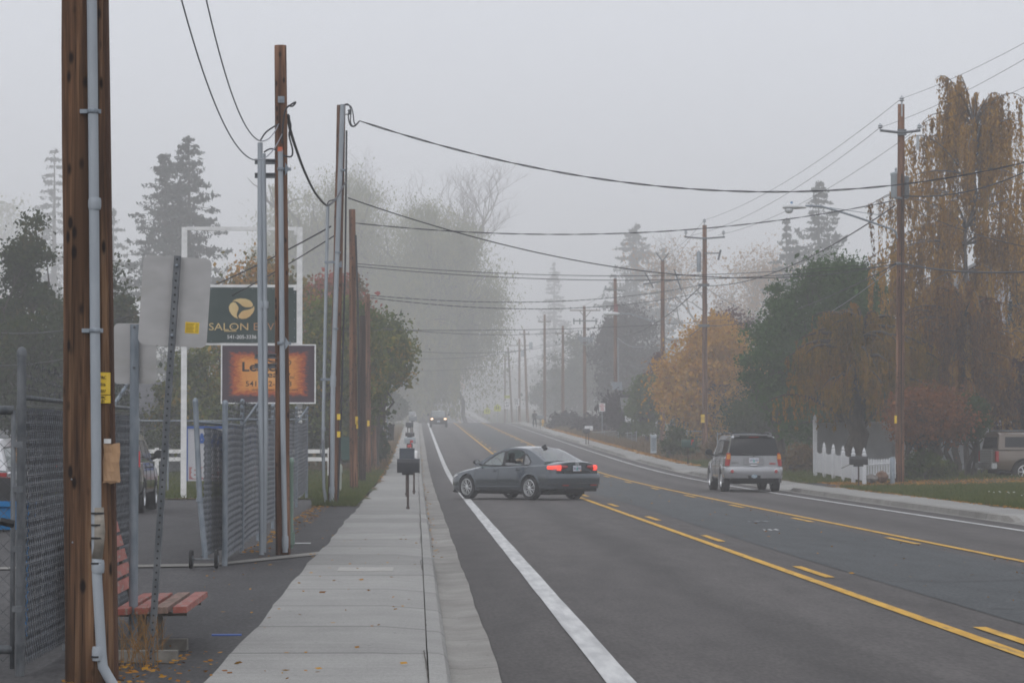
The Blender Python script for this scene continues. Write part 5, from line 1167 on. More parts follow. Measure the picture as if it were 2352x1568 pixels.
def section(w, zb, zs, zt):
    h = zs-zb
    return [(0, zb), (.78*w, zb), (.92*w, zb+.03), (.972*w, zb+.13*h), (.995*w, zb+.30*h), (1.0*w, zb+.50*h), (.995*w, zb+.68*h), (.978*w, zb+.84*h), (.965*w, zs-.02), (.93*w, zs+.10*(zt-zs)), (.86*w, zs+.36*(zt-zs)), (.6*w, zs+.80*(zt-zs)), (.3*w, zs+.95*(zt-zs)), (0, zt)]

class Car:
    def __init__(s, root, st, paint, ends=None):
        s.root, s.paint = root, paint
        st = sorted(st); s.xs = [a[0] for a in st]
        s.cols = [[a[k] for a in st] for k in range(1, 5)]
    def sec(s, x):
        w, zb, zs, zt = [float(pchip(s.xs, c, [x])[0]) for c in s.cols]
        return section(w, zb, zs, zt)
    def y(s, x, z):
        q = s.sec(x)[2:9]; return float(np.interp(z, [p[1] for p in q], [p[0] for p in q]))
    def body(s, wheels, Rw, wd, splits=(), n=56, top_split=None, lower=None):
        xq = sorted(set([round(v, 4) for v in np.linspace(s.xs[0], s.xs[-1], n)]+[round(v, 4) for v in splits]+[round(s.xs[0]+.02, 4), round(s.xs[-1]-.02, 4)]))
        b = MB(); rings = []
        for x in xq:
            h = s.sec(x); rings.append([(x, y, z) for y, z in h]+[(x, -y, z) for y, z in h[-2:0:-1]])
        b.grid(rings, closed=True); b.poly(rings[0]); b.poly(rings[-1][::-1])
        ob = b.build('car_shell', [s.paint, M['under']])
        cb = MB()
        for ax in wheels:
            for sd_ in (-1, 1):
                Mx = Matrix.Translation((ax, sd_*(s.cols[0][len(s.xs)//2]-.15), Rw[1])) @ Matrix.Rotation(math.pi/2, 4, 'X')
                cb.lathe([(Rw[0], -.26), (Rw[0], .26)], 28, Mx)
        cut = cb.build('cutter', [M['under'], M['under']])
        for p in cut.data.polygons: p.material_index = 1
        md = ob.modifiers.new('b', 'BOOLEAN'); md.object = cut; md.operation = 'DIFFERENCE'; md.solver = 'EXACT'
        dg = bpy.context.evaluated_depsgraph_get(); me = bpy.data.meshes.new_from_object(ob.evaluated_get(dg))
        bpy.data.objects.remove(cut); bpy.data.objects.remove(ob)
        V = [v.co.copy() for v in me.vertices]; parts = {}
        for p in me.polygons:
            c = p.center; key = 'body'
            if p.material_index == 0 and splits and abs(p.normal.y) > .55:
                for i in range(len(splits)-1):
                    if splits[i] < c.x < splits[i+1] and c.z > s.sec(c.x)[3][1]+.02: key = 'door%d%s' % (i, 'l' if c.y > 0 else 'r')
            if p.material_index == 0 and top_split and p.normal.z > .45 and key == 'body' and abs(c.y) < s.sec(c.x)[9][0]:
                for nm, (a, d) in top_split.items():
                    if a < c.x < d: key = nm
            parts.setdefault(key, []).append(p)
        for key, ps in parts.items():
            mp = {}; vs = []; fs = []; ms = []
            for p in ps:
                f = []
                for vi in p.vertices:
                    if vi not in mp: mp[vi] = len(vs); vs.append(V[vi])
                    f.append(mp[vi])
                fs.append(f); ms.append(min(1, p.material_index))
            q = MB(); q.add(vs, fs); q.m = ms
            nm = 'door' if key.startswith('door') else key
            q.build(nm, [s.paint, M['under']], s.root, angle=32, fixn=False)
    def seam(s, x, z0, z1, dx=0):
        b = MB()
        for sd_ in (-1, 1):
            b.tube([(x+dx*k/8, sd_*(s.y(x+dx*k/8, z0+(z1-z0)*k/8)-.0005), z0+(z1-z0)*k/8) for k in range(9)], .0065, 4)
        return b
    def wrap(s, name, m, z0, z1, pts, off, parent=None, bulge=0.0, nz=6):
        """strip that follows a plan outline [(x,y)..] from z0 to z1"""
        P = []; n = len(pts)
        nr = []
        for i in range(n):
            a = Vector(pts[max(i-1, 0)]); c = Vector(pts[min(i+1, n-1)]); t = (c-a).normalized(); nr.append(Vector((t.y, -t.x)))
        for k in range(nz+1):
            f = k/nz; z = z0+(z1-z0)*f; o = off+bulge*math.sin(math.pi*f)
            P.append([(pts[i][0]+nr[i].x*o, pts[i][1]+nr[i].y*o, z) for i in range(n)])
        P.insert(0, [(p[0], p[1], z0) for p in pts]); P.append([(p[0], p[1], z1) for p in pts])
        b = MB(); b.grid(P); return b.build(name, m, parent or s.root, angle=40)
def wheel(root, x, y, r, w, rimf=.68, spokes=10, side=1, rm='rim'):
    Mx = Matrix.Translation((x, y, r)) @ Matrix.Rotation(-math.pi/2*side, 4, 'X')
    b = MB(); b.lathe([(r*rimf, -w/2), (r*.93, -w/2), (r*.985, -w*.38), (r, -w*.2), (r, w*.2), (r*.985, w*.38), (r*.93, w/2), (r*rimf, w/2)], 36, Mx, cap=False)
    wh = b.build('wheel', M['rubber'], root, angle=35)
    b = MB(); b.lathe([(r*rimf, -w*.45), (r*rimf, w*.46), (r*rimf*.93, w*.5), (r*rimf*.90, w*.40), (r*rimf*.88, w*.1)], 30, Mx, cap=False)
    for k in range(spokes):
        a = 2*math.pi*k/spokes
        for da in (-.16, .16):
            b.tube([Mx @ Vector((r*.10*math.cos(a), r*.10*math.sin(a), w*.36)), Mx @ Vector((r*.4*math.cos(a+da*.5), r*.4*math.sin(a+da*.5), w*.42)), Mx @ Vector((r*rimf*.92*math.cos(a+da), r*rimf*.92*math.sin(a+da), w*.40))], r*.022, 5)
    b.lathe([(r*.15, w*.34), (r*.15, w*.44), (r*.08, w*.47), (.002, w*.47)], 16, Mx, cap=False)
    b.build('rim', M[rm], wh, angle=35)
    b = MB(); b.lathe([(r*rimf*.9, w*.08), (.002, w*.08)], 24, Mx); b.build('brake_disc', mat('dark_disc', (.03, .03, .032), rough=.6), wh)
    return wh
def sidefill(root, name, m, outer, holes, S, sd_, off=0.0):
    bm = bmesh.new(); es = []
    for loop in [outer]+holes:
        vs = [bm.verts.new((x, z, 0)) for x, z in loop]
        es += [bm.edges.new((vs[i], vs[(i+1) % len(vs)])) for i in range(len(vs))]
    bmesh.ops.triangle_fill(bm, use_beauty=True, edges=es)
    for v in bm.verts: x, z = v.co.x, v.co.y; v.co = (x, sd_*(S(x, z)+off), z)
    bmesh.ops.recalc_face_normals(bm, faces=bm.faces)
    me = bpy.data.meshes.new(name); bm.to_mesh(me); bm.free(); me.materials.append(m); return link_mesh(name, me, root)
def grow(poly, d):
    c = (sum(p[0] for p in poly)/len(poly), sum(p[1] for p in poly)/len(poly)); n = len(poly); out = []
    for i in range(n):
        a, p, q = Vector(poly[i-1]), Vector(poly[i]), Vector(poly[(i+1) % n]); t = ((p-a).normalized()+(q-p).normalized()).normalized(); nn = Vector((t.y, -t.x))
        if nn.dot(p-Vector(c)) < 0: nn = -nn
        out.append((p.x+nn.x*d, p.y+nn.y*d))
    return out
def roundp(poly, r=.04, n=3):
    out = []; k = len(poly)
    for i in range(k):
        p = Vector(poly[i]); a = (Vector(poly[i-1])-p); c = (Vector(poly[(i+1) % k])-p); d = min(r, a.length*.4, c.length*.4)
        s, e = p+a.normalized()*d, p+c.normalized()*d
        for j in range(n+1): t = j/n; out.append(tuple((1-t)**2*s+2*t*(1-t)*p+t*t*e))
    return out
def greenhouse(root, prof, iw, ir, Wb, Wr, zb0, zr0, paint, windows, opened=(), bow=(.10, .07), glassm='carglass', crown=.045, belt=None, roofname='roof', rear_glass=None):
    S = lambda x, z: Wb+(Wr-Wb)*max(0, min(1.1, (z-zb0)/(zr0-zb0)))-max(0, abs(x)-1.2)*.045
    xs = [p[0] for p in prof]; M_ = 12; G = []; N_ = len(prof)
    for i, (x, z) in enumerate(prof):
        row = []
        f = max(0, min(1, (iw-i)/max(1, iw)))*1.0; g = max(0, min(1, (i-ir)/max(1, N_-1-ir)))
        for j in range(M_+1):
            t = -1+2*j/M_; e = 1-abs(t)**2.2
            row.append((x+bow[0]*e*f-bow[1]*e*g, t*S(x, z), z+crown*e*(1-.5*max(f, g))))
        G.append(row)
    sets = {roofname: [], 'windshield': [], 'rear_window': []}
    for i in range(N_-1):
        for j in range(M_):
            k = roofname
            if i < iw and 1 <= j < M_-1: k = 'windshield'
            if i >= ir and 1 <= j < M_-1: k = 'rear_window'
            sets[k].append([G[i][j], G[i][j+1], G[i+1][j+1], G[i+1][j]])
    for k, fl in sets.items():
        if not fl: continue
        b = MB(); key = {}
        for f in fl:
            ids = []
            for p in f:
                if p not in key: key[p] = len(b.v); b.v.append(p)
                ids.append(key[p])
            b.f.append(ids); b.m.append(0)
        b.build(k, paint if k == roofname else (M[glassm] if not (k == 'rear_window' and rear_glass) else M[rear_glass]), root, angle=40)
    outer = [tuple(p) for p in prof]+[(prof[-1][0], zb0-.03), (prof[0][0], zb0-.03)]
    for sd_ in (-1, 1):
        holes = [roundp(w_, .05) for w_ in windows]
        sidefill(root, 'window_pillar', paint, outer, [grow(h, .022) for h in holes], S, sd_)
        for i, h in enumerate(holes):
            sidefill(root, 'window_trim', M['trim'], grow(h, .03), [h], S, sd_, .004)
            if (i, sd_) in opened:
                o = windows[i]; zmin = min(p[1] for p in o); low = [(x, min(z, zmin+.05+ .02*(x-o[0][0]))) for x, z in h]
                continue
            sidefill(root, 'side_window', M[glassm], grow(h, .004), [], S, sd_, -.004)
    return S
def plate(root, Mx, chars, m1=None):
    b = MB(); b.add([Mx @ Vector((x, z, 0)) for x, z in rrect(.305, .155, .012, 2)], [tuple(range(12))]); pl = b.build('licence_plate', mat('plate_white', (.50, .52, .62), (.62, .62, .66), (9, 9, 14), rough=.5), root)
    b = MB(); b.add([Mx @ Vector(p) for p in ((-.028, -.05, .002), (.028, -.05, .002), (.022, .01, .002), (.0, .055, .002), (-.022, .01, .002))], [(0, 1, 2, 3, 4)]); b.build('tree_mark', mat('plate_tree', (.05, .33, .28), rough=.5), pl)
    b = MB(); b.add([Mx @ Vector(p) for p in ((.115, -.07, .002), (.145, -.07, .002), (.145, -.035, .002), (.115, -.035, .002))], [(0, 1, 2, 3)]); b.build('sticker', mat('plate_sticker', (.65, .30, .05), rough=.5), pl)
    navy = mat('plate_navy', (.03, .035, .10), rough=.5)
    for s, x in ((chars[:3], -.085), (chars[3:], .083)): text(s, .088, navy, pl, Mx @ Matrix.Translation((x, .0, .002)), 'plate_number', .0008, .002, sx=.8)
    return pl
def backface(x, y, z, tilt=0): # matrix whose +z points to -X (rear), text reading left to right seen from behind
    return Matrix.Translation((x, y, z)) @ Matrix.Rotation(RAD(-90), 4, 'Z') @ Matrix.Rotation(RAD(90-tilt), 4, 'X')

# ---- grey sedan pulling across the road
cc = at(1197, 1146, 80.8); HD = RAD(180-48.5)-YAW
sed = thing('sedan', 'dark grey sedan with lit brake lamps crossing the lane, dog at its open window', 'car', (cc.x, 80.8, gz(80.8)+CRWN(cc.x)+.002), HD)
gp = carpaint('sedan_paint', (.074, .088, .103), .6, .22)
st = [(2.235, .40, .30, .52, .54), (2.20, .62, .22, .60, .63), (2.10, .735, .19, .655, .70), (1.9, .82, .18, .70, .775), (1.6, .865, .19, .755, .85), (1.2, .885, .20, .815, .915), (.8, .89, .20, .86, .97), (.3, .89, .20, .885, .985), (-.4, .89, .20, .91, .99), (-1.0, .888, .20, .93, 1.0), (-1.5, .875, .21, .945, 1.03), (-1.9, .85, .26, .95, 1.07), (-2.15, .825, .32, .945, 1.075), (-2.27, .80, .36, .93, 1.06), (-2.30, .78, .38, .92, 1.045)]
car = Car(sed, st, gp)
car.body((1.325, -1.325), (.365, .335), .9, splits=(-.98, -.02, 1.02), top_split={'hood': (.98, 2.12), 'trunk_lid': (-2.32, -1.72)})
for x, dx in ((1.02, -.06), (-.02, .0)):
    car.seam(x, .28, .885, dx).build('door_seam', M['trim'], sed)
b = MB()
for sd_ in (-1, 1): b.tube([(x, sd_*(car.y(x, z)-.0005), z) for x, z in ((-1.30, .93), (-1.16, .86), (-1.0, .72), (-.94, .55), (-.94, .30), (-.92, .27))], .0065, 4)
b.build('door_seam', M['trim'], sed)
b = MB()
for sd_ in (-1, 1): b.tube([(x, sd_*(car.y(x, .27)-.0005), .27) for x in np.linspace(-.92, .95, 12)], .005, 4)
b.build('sill_seam', M['trim'], sed)
b = MB()
for sd_ in (-1, 1): b.tube([(x, sd_*(car.y(x, .37+.035*(x+.9)/1.8)+.001), .37-.02*(x+.9)/1.8) for x in np.linspace(-.95, .95, 12)], .012, 6)
b.build('door_crease', gp, sed, smooth=True)
# flared arches
for ax in (1.325, -1.325):
    for sd_ in (-1, 1):
        b = MB(); P = []
        for k in range(21):
            a = math.pi*(-.08+1.16*k/20); row = []
            for rr2, o in ((.362, -.06), (.364, .010), (.385, .016), (.42, .0)): x, z = ax+rr2*math.cos(a), .335+rr2*math.sin(a); row.append((x, sd_*(car.y(x, max(z, .3))+o), z))
            P.append(row)
        b.grid(P); b.build('wheel_arch', gp, sed, smooth=True)
prof = [(1.06, .955), (.80, 1.085), (.52, 1.225), (.28, 1.325), (.08, 1.385), (-.15, 1.425), (-.42, 1.438), (-.70, 1.430), (-.92, 1.405), (-1.12, 1.345), (-1.36, 1.245), (-1.60, 1.135), (-1.80, 1.055)]
wf = [(.70, .965), (.50, 1.115), (.22, 1.265), (-.03, 1.335), (-.10, .955)]
wr = [(-.20, .955), (-.17, 1.345), (-.42, 1.365), (-.70, 1.350), (-.86, 1.300), (-.92, .965)]
wq = [(-.985, .968), (-.925, 1.265), (-1.06, 1.20), (-1.24, 1.05), (-1.20, .985)]
S_ = greenhouse(sed, prof, 4, 8, .80, .585, .94, 1.42, gp, [wf, wr, wq], opened=((1, 1),))
# lower strip of the half-open rear pane
sidefill(sed, 'side_window', M['carglass'], [(-.21, .95), (-.20, 1.03), (-.9, .985), (-.92, .955)], [], S_, 1, -.006)
for sd_ in (-1, 1):
    b = MB(); b.prism([(-.105, sd_*(S_(0, .955)+.006), .955), (-.195, sd_*(S_(0, .955)+.006), .955), (-.165, sd_*(S_(0, 1.35)+.006), 1.35), (-.035, sd_*(S_(0, 1.35)+.006), 1.345)], (0, -.02*sd_, 0))
    b.build('center_pillar', M['trim'], sed)
b = MB()
for sd_ in (-1, 1): b.tube([(x, sd_*(S_(x, .945)+.012), .945+.00*x) for x in np.linspace(.75, -1.25, 12)], .012, 5)
b.build('belt_molding', M['trim'], sed)
for x, w_ in ((1.325, 1), (-1.325, 1)):
    for sd_ in (-1, 1): wheel(sed, x, sd_*.79, .335, .215, .70, 9, sd_)
for x, z in ((.16, .80), (-.80, .835)):
    for sd_ in (-1, 1):
        b = MB(); y_ = car.y(x, z); b.tube([(x-.09, sd_*(y_+.0), z), (x-.07, sd_*(y_+.035), z+.003), (x+.07, sd_*(y_+.035), z+.003), (x+.09, sd_*y_, z)], .014, 6); h_ = b.build('door_handle', gp, sed, smooth=True)
        b = MB(); P_ = [(x+.05*math.cos(a), sd_*(y_+.003), z+.036*math.sin(a)) for a in [2*math.pi*k/14 for k in range(14)]]; b.poly(P_); b.build('handle_recess', M['trim'], h_)
for sd_ in (-1, 1):
    b = MB(); P = []
    for x, s in ((.86, .3), (.84, .8), (.80, 1), (.76, 1.02), (.74, .95)): P.append([(x, sd_*.985+.105*s*math.cos(a), 1.035+.072*s*math.sin(a)) for a in [2*math.pi*k/12 for k in range(12)]])
    b.grid(P, closed=True); b.poly(P[0]); b.poly(P[-1][::-1]); b.tube([(.82, sd_*.80, .965), (.80, sd_*.93, 1.0)], .03, 6); mr_ = b.build('mirror', M['trim'], sed, smooth=True, angle=50)
    b = MB(); b.poly([(.738, sd_*.985+.088*math.cos(a), 1.035+.058*math.sin(a)) for a in [2*math.pi*k/14 for k in range(14)]]); b.build('mirror_glass', M['chrome'], mr_)
# rear bumper and lamps
def plan_rear(x_end, w_end, side, x_to, z, n=6, r=.16):
    pts = []
    for k in range(n): x = x_to+(x_end+r-x_to)*k/(n-1); pts.append((x, side*(car.y(x, z) if car else w_end)))
    return pts
left = [(x, car.y(x, .62)) for x in np.linspace(-1.70, -2.16, 6)]
corner = [(-2.16, left[-1][1]), (-2.27, left[-1][1]-.05), (-2.315, left[-1][1]-.16)]
plan = left+corner[1:]+[(-2.335, .4), (-2.345, 0), (-2.335, -.4)]+[(x, -y) for x, y in (corner[::-1][:-1]+left[::-1])]
bp_ = MB(); P = []; offs = [(.30, -.01), (.33, .045), (.44, .055), (.455, .075), (.58, .085), (.70, .085), (.725, .075), (.735, .02), (.738, -.08)]
nr = []
for i in range(len(plan)):
    a, c = Vector(plan[max(i-1, 0)]), Vector(plan[min(i+1, len(plan)-1)]); t = (c-a).normalized(); nr.append(Vector((t.y, -t.x)))
for i, p in enumerate(plan):
    f = min(1, min(i, len(plan)-1-i)/4.0); n_ = -nr[i] if nr[i].dot(Vector((p[0]+1.2, p[1]))) < 0 else nr[i]
    P.append([(p[0]+n_.x*(o*f+.002), p[1]+n_.y*(o*f+.002), z if f > .3 else min(max(z, .34), .72)) for z, o in offs])
bp_.grid(P); bm_ = bp_.build('rear_bumper', gp, sed, angle=35)
b = MB(); b.tube([(p[0]+(-nr[i] if nr[i].dot(Vector((p[0]+1.2, p[1]))) < 0 else nr[i]).x*.09, p[1]+(-nr[i] if nr[i].dot(Vector((p[0]+1.2, p[1]))) < 0 else nr[i]).y*.09, .447) for i, p in enumerate(plan)][4:-4], .012, 5); b.build('bumper_strip', M['trim'], bm_)
b = MB(); 
for sd_ in (-1, 1): b.box(-2.435, -2.40, sd_*.52-.10, sd_*.52+.10, .40, .425)
b.build('reflector', M['redlens'], bm_)
b = MB(); b.box(-2.32, -2.0, -.72, .72, .24, .34); b.tube([(-2.36, .45, .27), (-1.9, .45, .28)], .035, 10); b.build('rear_valance', M['under'], sed)
# tail lamps: lit outer part on the wing, dark inner part on the lid
for sd_ in (-1, 1):
    pl = [(-2.00, sd_*car.y(-2.0, .92)), (-2.10, sd_*car.y(-2.10, .92)), (-2.2, sd_*car.y(-2.2, .91)), (-2.27, sd_*(car.y(-2.27, .9)-.005)), (-2.305, sd_*(.74)), (-2.308, sd_*.60), (-2.309, sd_*.52)]
    if sd_ < 0: pl = pl
    for nm, pts, z0_, z1_, m_ in (('tail_lamp', pl[:6], .815, .965, 'redlit'), ('tail_lamp', [(-2.309, sd_*.595), (-2.310, sd_*.36)], .835, .965, 'redlens')):
        Pt = []; n = len(pts)
        for k in range(7):
            f = k/6; row = []
            for i, p in enumerate(pts):
                tpr = i/(n-1) if nm == 'tail_lamp' and m_ == 'redlens' else 0
                za, zb_ = z0_+.055*tpr+(.03*(1-i/(n-1)) if m_ == 'redlit' else 0), z1_-.02*tpr-(.02*(1-i/(n-1)) if m_ == 'redlit' else 0)
                a, c = Vector(pts[max(i-1, 0)]), Vector(pts[min(i+1, n-1)]); t = (c-a).normalized(); nn = Vector((t.y, -t.x))
                if nn.dot(Vector((p[0]+1.0, p[1]))) < 0: nn = -nn
                o = .004+.022*math.sin(math.pi*f)
                row.append((p[0]+nn.x*o, p[1]+nn.y*o, za+(zb_-za)*f))
            Pt.append(row)
        b = MB(); b.grid(Pt); lm = b.build(nm, M[m_], sed, smooth=True)
        if m_ == 'redlit':
            b = MB(); zz = .86; b.tube([(p[0]-.02, p[1]+sd_*.02, zz) for p in pts[2:]], .011, 5); b.build('reverse_lens', mat('pink_lens', (.5, .22, .2), rough=.3), lm)
b = MB(); b.box(-2.325, -2.30, -.50, .50, .735, .80); b.build('plate_recess', M['trim'], sed)
b = MB(); b.box(-2.318, -2.305, -.36, .36, .80, .812); b.build('lid_crease', M['trim'], sed)
plate(sed, backface(-2.318, 0, .872, 3), '262JNX')
def emblem(root, Mx, r):
    b = MB(); b.lathe([(r, 0), (r, .006), (r*.82, .006), (r*.82, 0)], 24, Mx, cap=False)
    for pts in ([(-.42, .68), (0, .10), (.42, .68)], [(-.72, .32), (-.34, -.72), (0, .02), (.34, -.72), (.72, .32)]):
        b.tube([Mx @ Vector((x*r, y*r, .004)) for x, y in pts], r*.085, 5)
    e = b.build('emblem', M['chrome'], root); b = MB(); b.add([Mx @ Vector((r*.82*math.cos(a), r*.82*math.sin(a), .001)) for a in [2*math.pi*k/20 for k in range(20)]], [tuple(range(20))]); b.build('emblem_disc', mat('emblem_dark', (.05, .055, .07), rough=.3), e)
emblem(sed, backface(-2.312, 0, .995, 8), .062)
b = MB(); b.prism([(-.86, -.012, 1.462), (-1.06, -.012, 1.435), (-1.04, -.012, 1.50), (-1.02, -.012, 1.535)], (0, .024, 0)); b.tube([(-.88, 0, 1.45), (-1.08, 0, 1.42)], .03, 6); b.build('antenna_fin', M['trim'], sed)
# front lamps, grille, bumper lip
for sd_ in (-1, 1):
    b = MB(); P = []
    for x, z0_, z1_ in ((1.78, .66, .72), (1.95, .60, .70), (2.08, .56, .66), (2.17, .54, .61)): y_ = car.y(x, z0_)+.006; P.append([(x+.006, sd_*y_, z0_), (x+.006, sd_*(y_-.01), (z0_+z1_)/2), (x+.004, sd_*(y_-.045), z1_)])
    b.grid(P); b.build('head_lamp', M['clearlens'], sed, smooth=True)
b = MB(); b.box(2.20, 2.245, -.42, .42, .30, .50); b.build('grille', M['trim'], sed)
b = MB(); b.tube([(2.10, -.70, .20), (2.22, -.4, .19), (2.25, 0, .19), (2.22, .4, .19), (2.10, .70, .20)], .03, 6); b.build('front_lip', M['trim'], sed)
b = MB(); b.box(-1.9, 1.9, -.66, .66, .15, .24); b.build('underbody', M['under'], sed)
# seats and wheel
for y_, x_ in ((.38, .10), (-.38, .10), (.40, -1.05), (-.40, -1.05)):
    b = MB(); P = []
    for z, w_, t_, dx in ((.55, .20, .07, .05), (.95, .21, .075, -.05), (1.10, .19, .06, -.10), (1.13, .08, .03, -.11), (1.15, .10, .05, -.12), (1.26, .12, .055, -.14), (1.29, .09, .03, -.14)): P.append([(x_+dx+t_*math.cos(a), y_+w_*math.sin(a), z) for a in [2*math.pi*k/12 for k in range(12)]])
    b.grid(P, closed=True); b.poly(P[0]); b.poly(P[-1]); b.build('seat', M['interior'], sed, smooth=True)
b = MB(); Mx = Matrix.Translation((.62, .36, 1.0)) @ Matrix.Rotation(RAD(-65), 4, 'Y'); b.tube([Mx @ Vector((.18*math.cos(a), .18*math.sin(a), 0)) for a in [2*math.pi*k/18 for k in range(19)]], .014, 6); b.build('steering_wheel', M['interior'], sed)
# dog
def skinned(name, verts, edges, radii, mats, sub=2, root_i=0, facemat=None):
    me = bpy.data.meshes.new(name); me.from_pydata(verts, edges, []); ob = bpy.data.objects.new(name, me); COL.objects.link(ob)
    sk = ob.modifiers.new('s', 'SKIN'); sv = me.skin_vertices[0].data
    for i, r in enumerate(radii): sv[i].radius = r if hasattr(r, '__len__') else (r, r); sv[i].use_root = (i == root_i)
    sb = ob.modifiers.new('u', 'SUBSURF'); sb.levels = sub; sb.render_levels = sub
    dg = bpy.context.evaluated_depsgraph_get(); m2 = bpy.data.meshes.new_from_object(ob.evaluated_get(dg)); bpy.data.objects.remove(ob)
    m2.materials.clear()
    for mm in mats: m2.materials.append(mm)
    for p in m2.polygons:
        p.use_smooth = True; p.material_index = facemat(p.center) if facemat else 0
    m2.name = name; return m2
dv = [(-.30, 0, .0), (-.12, 0, .12), (.04, 0, .26), (.10, 0, .36), (.17, 0, .40), (.27, 0, .365), (.345, 0, .345), (.075, .055, .45), (.06, .075, .535), (.075, -.055, .45), (.06, -.075, .535),
      (.02, .08, .05), (.05, .085, -.12), (.02, -.08, .05), (.05, -.085, -.12), (-.28, .1, -.04), (-.16, .12, -.12), (-.28, -.1, -.04), (-.16, -.12, -.12), (-.42, 0, .06), (-.52, 0, .13)]
de = [(0, 1), (1, 2), (2, 3), (3, 4), (4, 5), (5, 6), (3, 7), (7, 8), (3, 9), (9, 10), (1, 11), (11, 12), (1, 13), (13, 14), (0, 15), (15, 16), (0, 17), (17, 18), (0, 19), (19, 20)]
dr = [.15, .15, .105, .095, .085, .045, .028, .036, .010, .036, .010, .055, .03, .055, .03, .08, .04, .08, .04, .03, .015]
dogme = skinned('dog', dv, de, dr, [mat('dog_dark_fur', (.022, .018, .016), rough=.95), mat('dog_tan_fur', (.34, .27, .20), rough=.95)], facemat=lambda c: 1 if (c.x > .12 and c.z < .385) or (-.02 < c.x < .12 and c.z < .24 and abs(c.y) < .1) else 0)
dp = Matrix.Translation(sed.location) @ Matrix.Rotation(HD, 4, 'Z') @ Matrix.Translation((-.80, .46, .74)) @ Matrix.Rotation(RAD(38), 4, 'Z')
dog = link_mesh('dog', dogme); dog.matrix_world = dp; tag(dog, 'dark dog with a tan muzzle sitting at the open rear window of the grey sedan', 'dog')
b = MB(); b.lathe([(.016, -.01), (.018, 0), (.01, .012), (.001, .015)], 8, Matrix.Translation((.365, 0, .352)) @ Matrix.Rotation(math.pi/2, 4, 'Y'))
b.build('nose', M['black'], dog)
b = MB()
for sd_ in (-1, 1): b.lathe([(.001, -.012), (.011, 0), (.001, .012)], 8, Matrix.Translation((.205, sd_*.055, .43)))
b.build('eye', M['black'], dog)

# ---- generic tall wagon / pickup pieces
def wagon(root, paint, L0, L1, W, H, wb, r, hood_z=1.02, belt=1.12, glassm='tintglass', rim='rim', rear_tumble=.10, roof_in=.17, hood_len=1.25):
    f, a = wb/2, -wb/2
    st = [(L1, W*.80, .50, .80, .86), (L1-.06, W*.90, .42, .88, .95), (L1-.3, W*.96, .38, .94, hood_z), (f, W*.985, .36, .99, hood_z+.07), (f-.5, W, .34, belt-.06, belt), (0, W, .34, belt-.03, belt+.01), (a, W, .34, belt-.02, belt+.02), (L0+.35, W*.985, .40, belt-.02, belt+.02), (L0+.05, W*.955, .46, belt-.03, belt+.01), (L0, W*.94, .48, belt-.03, belt+.0)]
    c = Car(root, st, paint)
    x0 = f-.28
    c.body((f, a), (r+.055, r+.01), .9, splits=(a+.42, .02, x0-.18), top_split={'hood': (x0, L1-.1)})
    for xx in (a+.42, .02, x0-.18): c.seam(xx, .5, belt-.04).build('door_seam', M['trim'], root)
    wsx = x0-.05
    prof = [(wsx, belt), (wsx-.28, belt+.24), (wsx-.55, belt+.46), (wsx-.72, H-.07), (wsx-1.0, H-.025), (0-.5, H), (a-.2, H-.02), (L0+.30, H-.05), (L0+.15, H-.11), (L0+.10, belt+.35), (L0+.02, belt)]
    rz = belt+.07; tz = H-.17
    w1 = [(wsx-.45, rz), (wsx-.72, tz-.06), (wsx-.90, tz), (.07, tz), (.05, rz)]
    w2 = [(-.05, rz), (-.03, tz), (a+.50, tz), (a+.42, rz)]
    w3 = [(a+.33, rz), (a+.40, tz), (L0+.40, tz-.02), (L0+.30, rz)]
    S = greenhouse(root, prof, 3, 99, W*.94, W*.94-roof_in, belt, H, paint, [w1, w2, w3], bow=(.12, .03), glassm=glassm, crown=.035)
    for x in (f, a):
        for sd_ in (-1, 1): wheel(root, x, sd_*(W-.125), r, .245, .60, 6, sd_, rim)
    for x in (.30, a+.62):
        for sd_ in (-1, 1):
            b = MB(); y_ = c.y(x, belt-.14); b.tube([(x-.1, sd_*y_, belt-.14), (x-.08, sd_*(y_+.035), belt-.14), (x+.08, sd_*(y_+.035), belt-.14), (x+.1, sd_*y_, belt-.14)], .016, 6); b.build('door_handle', paint, root, smooth=True)
    for sd_ in (-1, 1):
        b = MB(); P = []
        for x, s in ((.16, .3), (.13, .85), (.06, 1), (.0, .97)): P.append([(wsx-.55+x, sd_*(W+.13)+.12*s*math.cos(q), belt+.14+.10*s*math.sin(q)) for q in [2*math.pi*k/12 for k in range(12)]])
        b.grid(P, closed=True); b.poly(P[0]); b.poly(P[-1][::-1]); b.tube([(wsx-.48, sd_*(W-.05), belt+.03), (wsx-.5, sd_*(W+.08), belt+.08)], .035, 6); b.build('mirror', M['trim'], root, smooth=True, angle=50)
    b = MB(); b.box(L0+.2, L1-.2, -W*.75, W*.75, .26, .42); b.build('underbody', M['under'], root)
    for sd_ in (-1, 1):
        b = MB(); P = []
        for x, z0_, z1_ in ((L1-.42, .80, .92), (L1-.2, .76, .92), (L1-.05, .74, .90)): y_ = c.y(x, z0_)+.008; P.append([(x, sd_*y_, z0_), (x+.01, sd_*(y_-.02), z1_), (x+.015, sd_*(y_-.3), z1_-.01)])
        b.grid(P); b.build('head_lamp', M['clearlens'], root, smooth=True)
    b = MB(); b.box(L1-.02, L1+.03, -.45, .45, .62, .84); b.build('grille', M['trim'], root)
    return c, S, prof

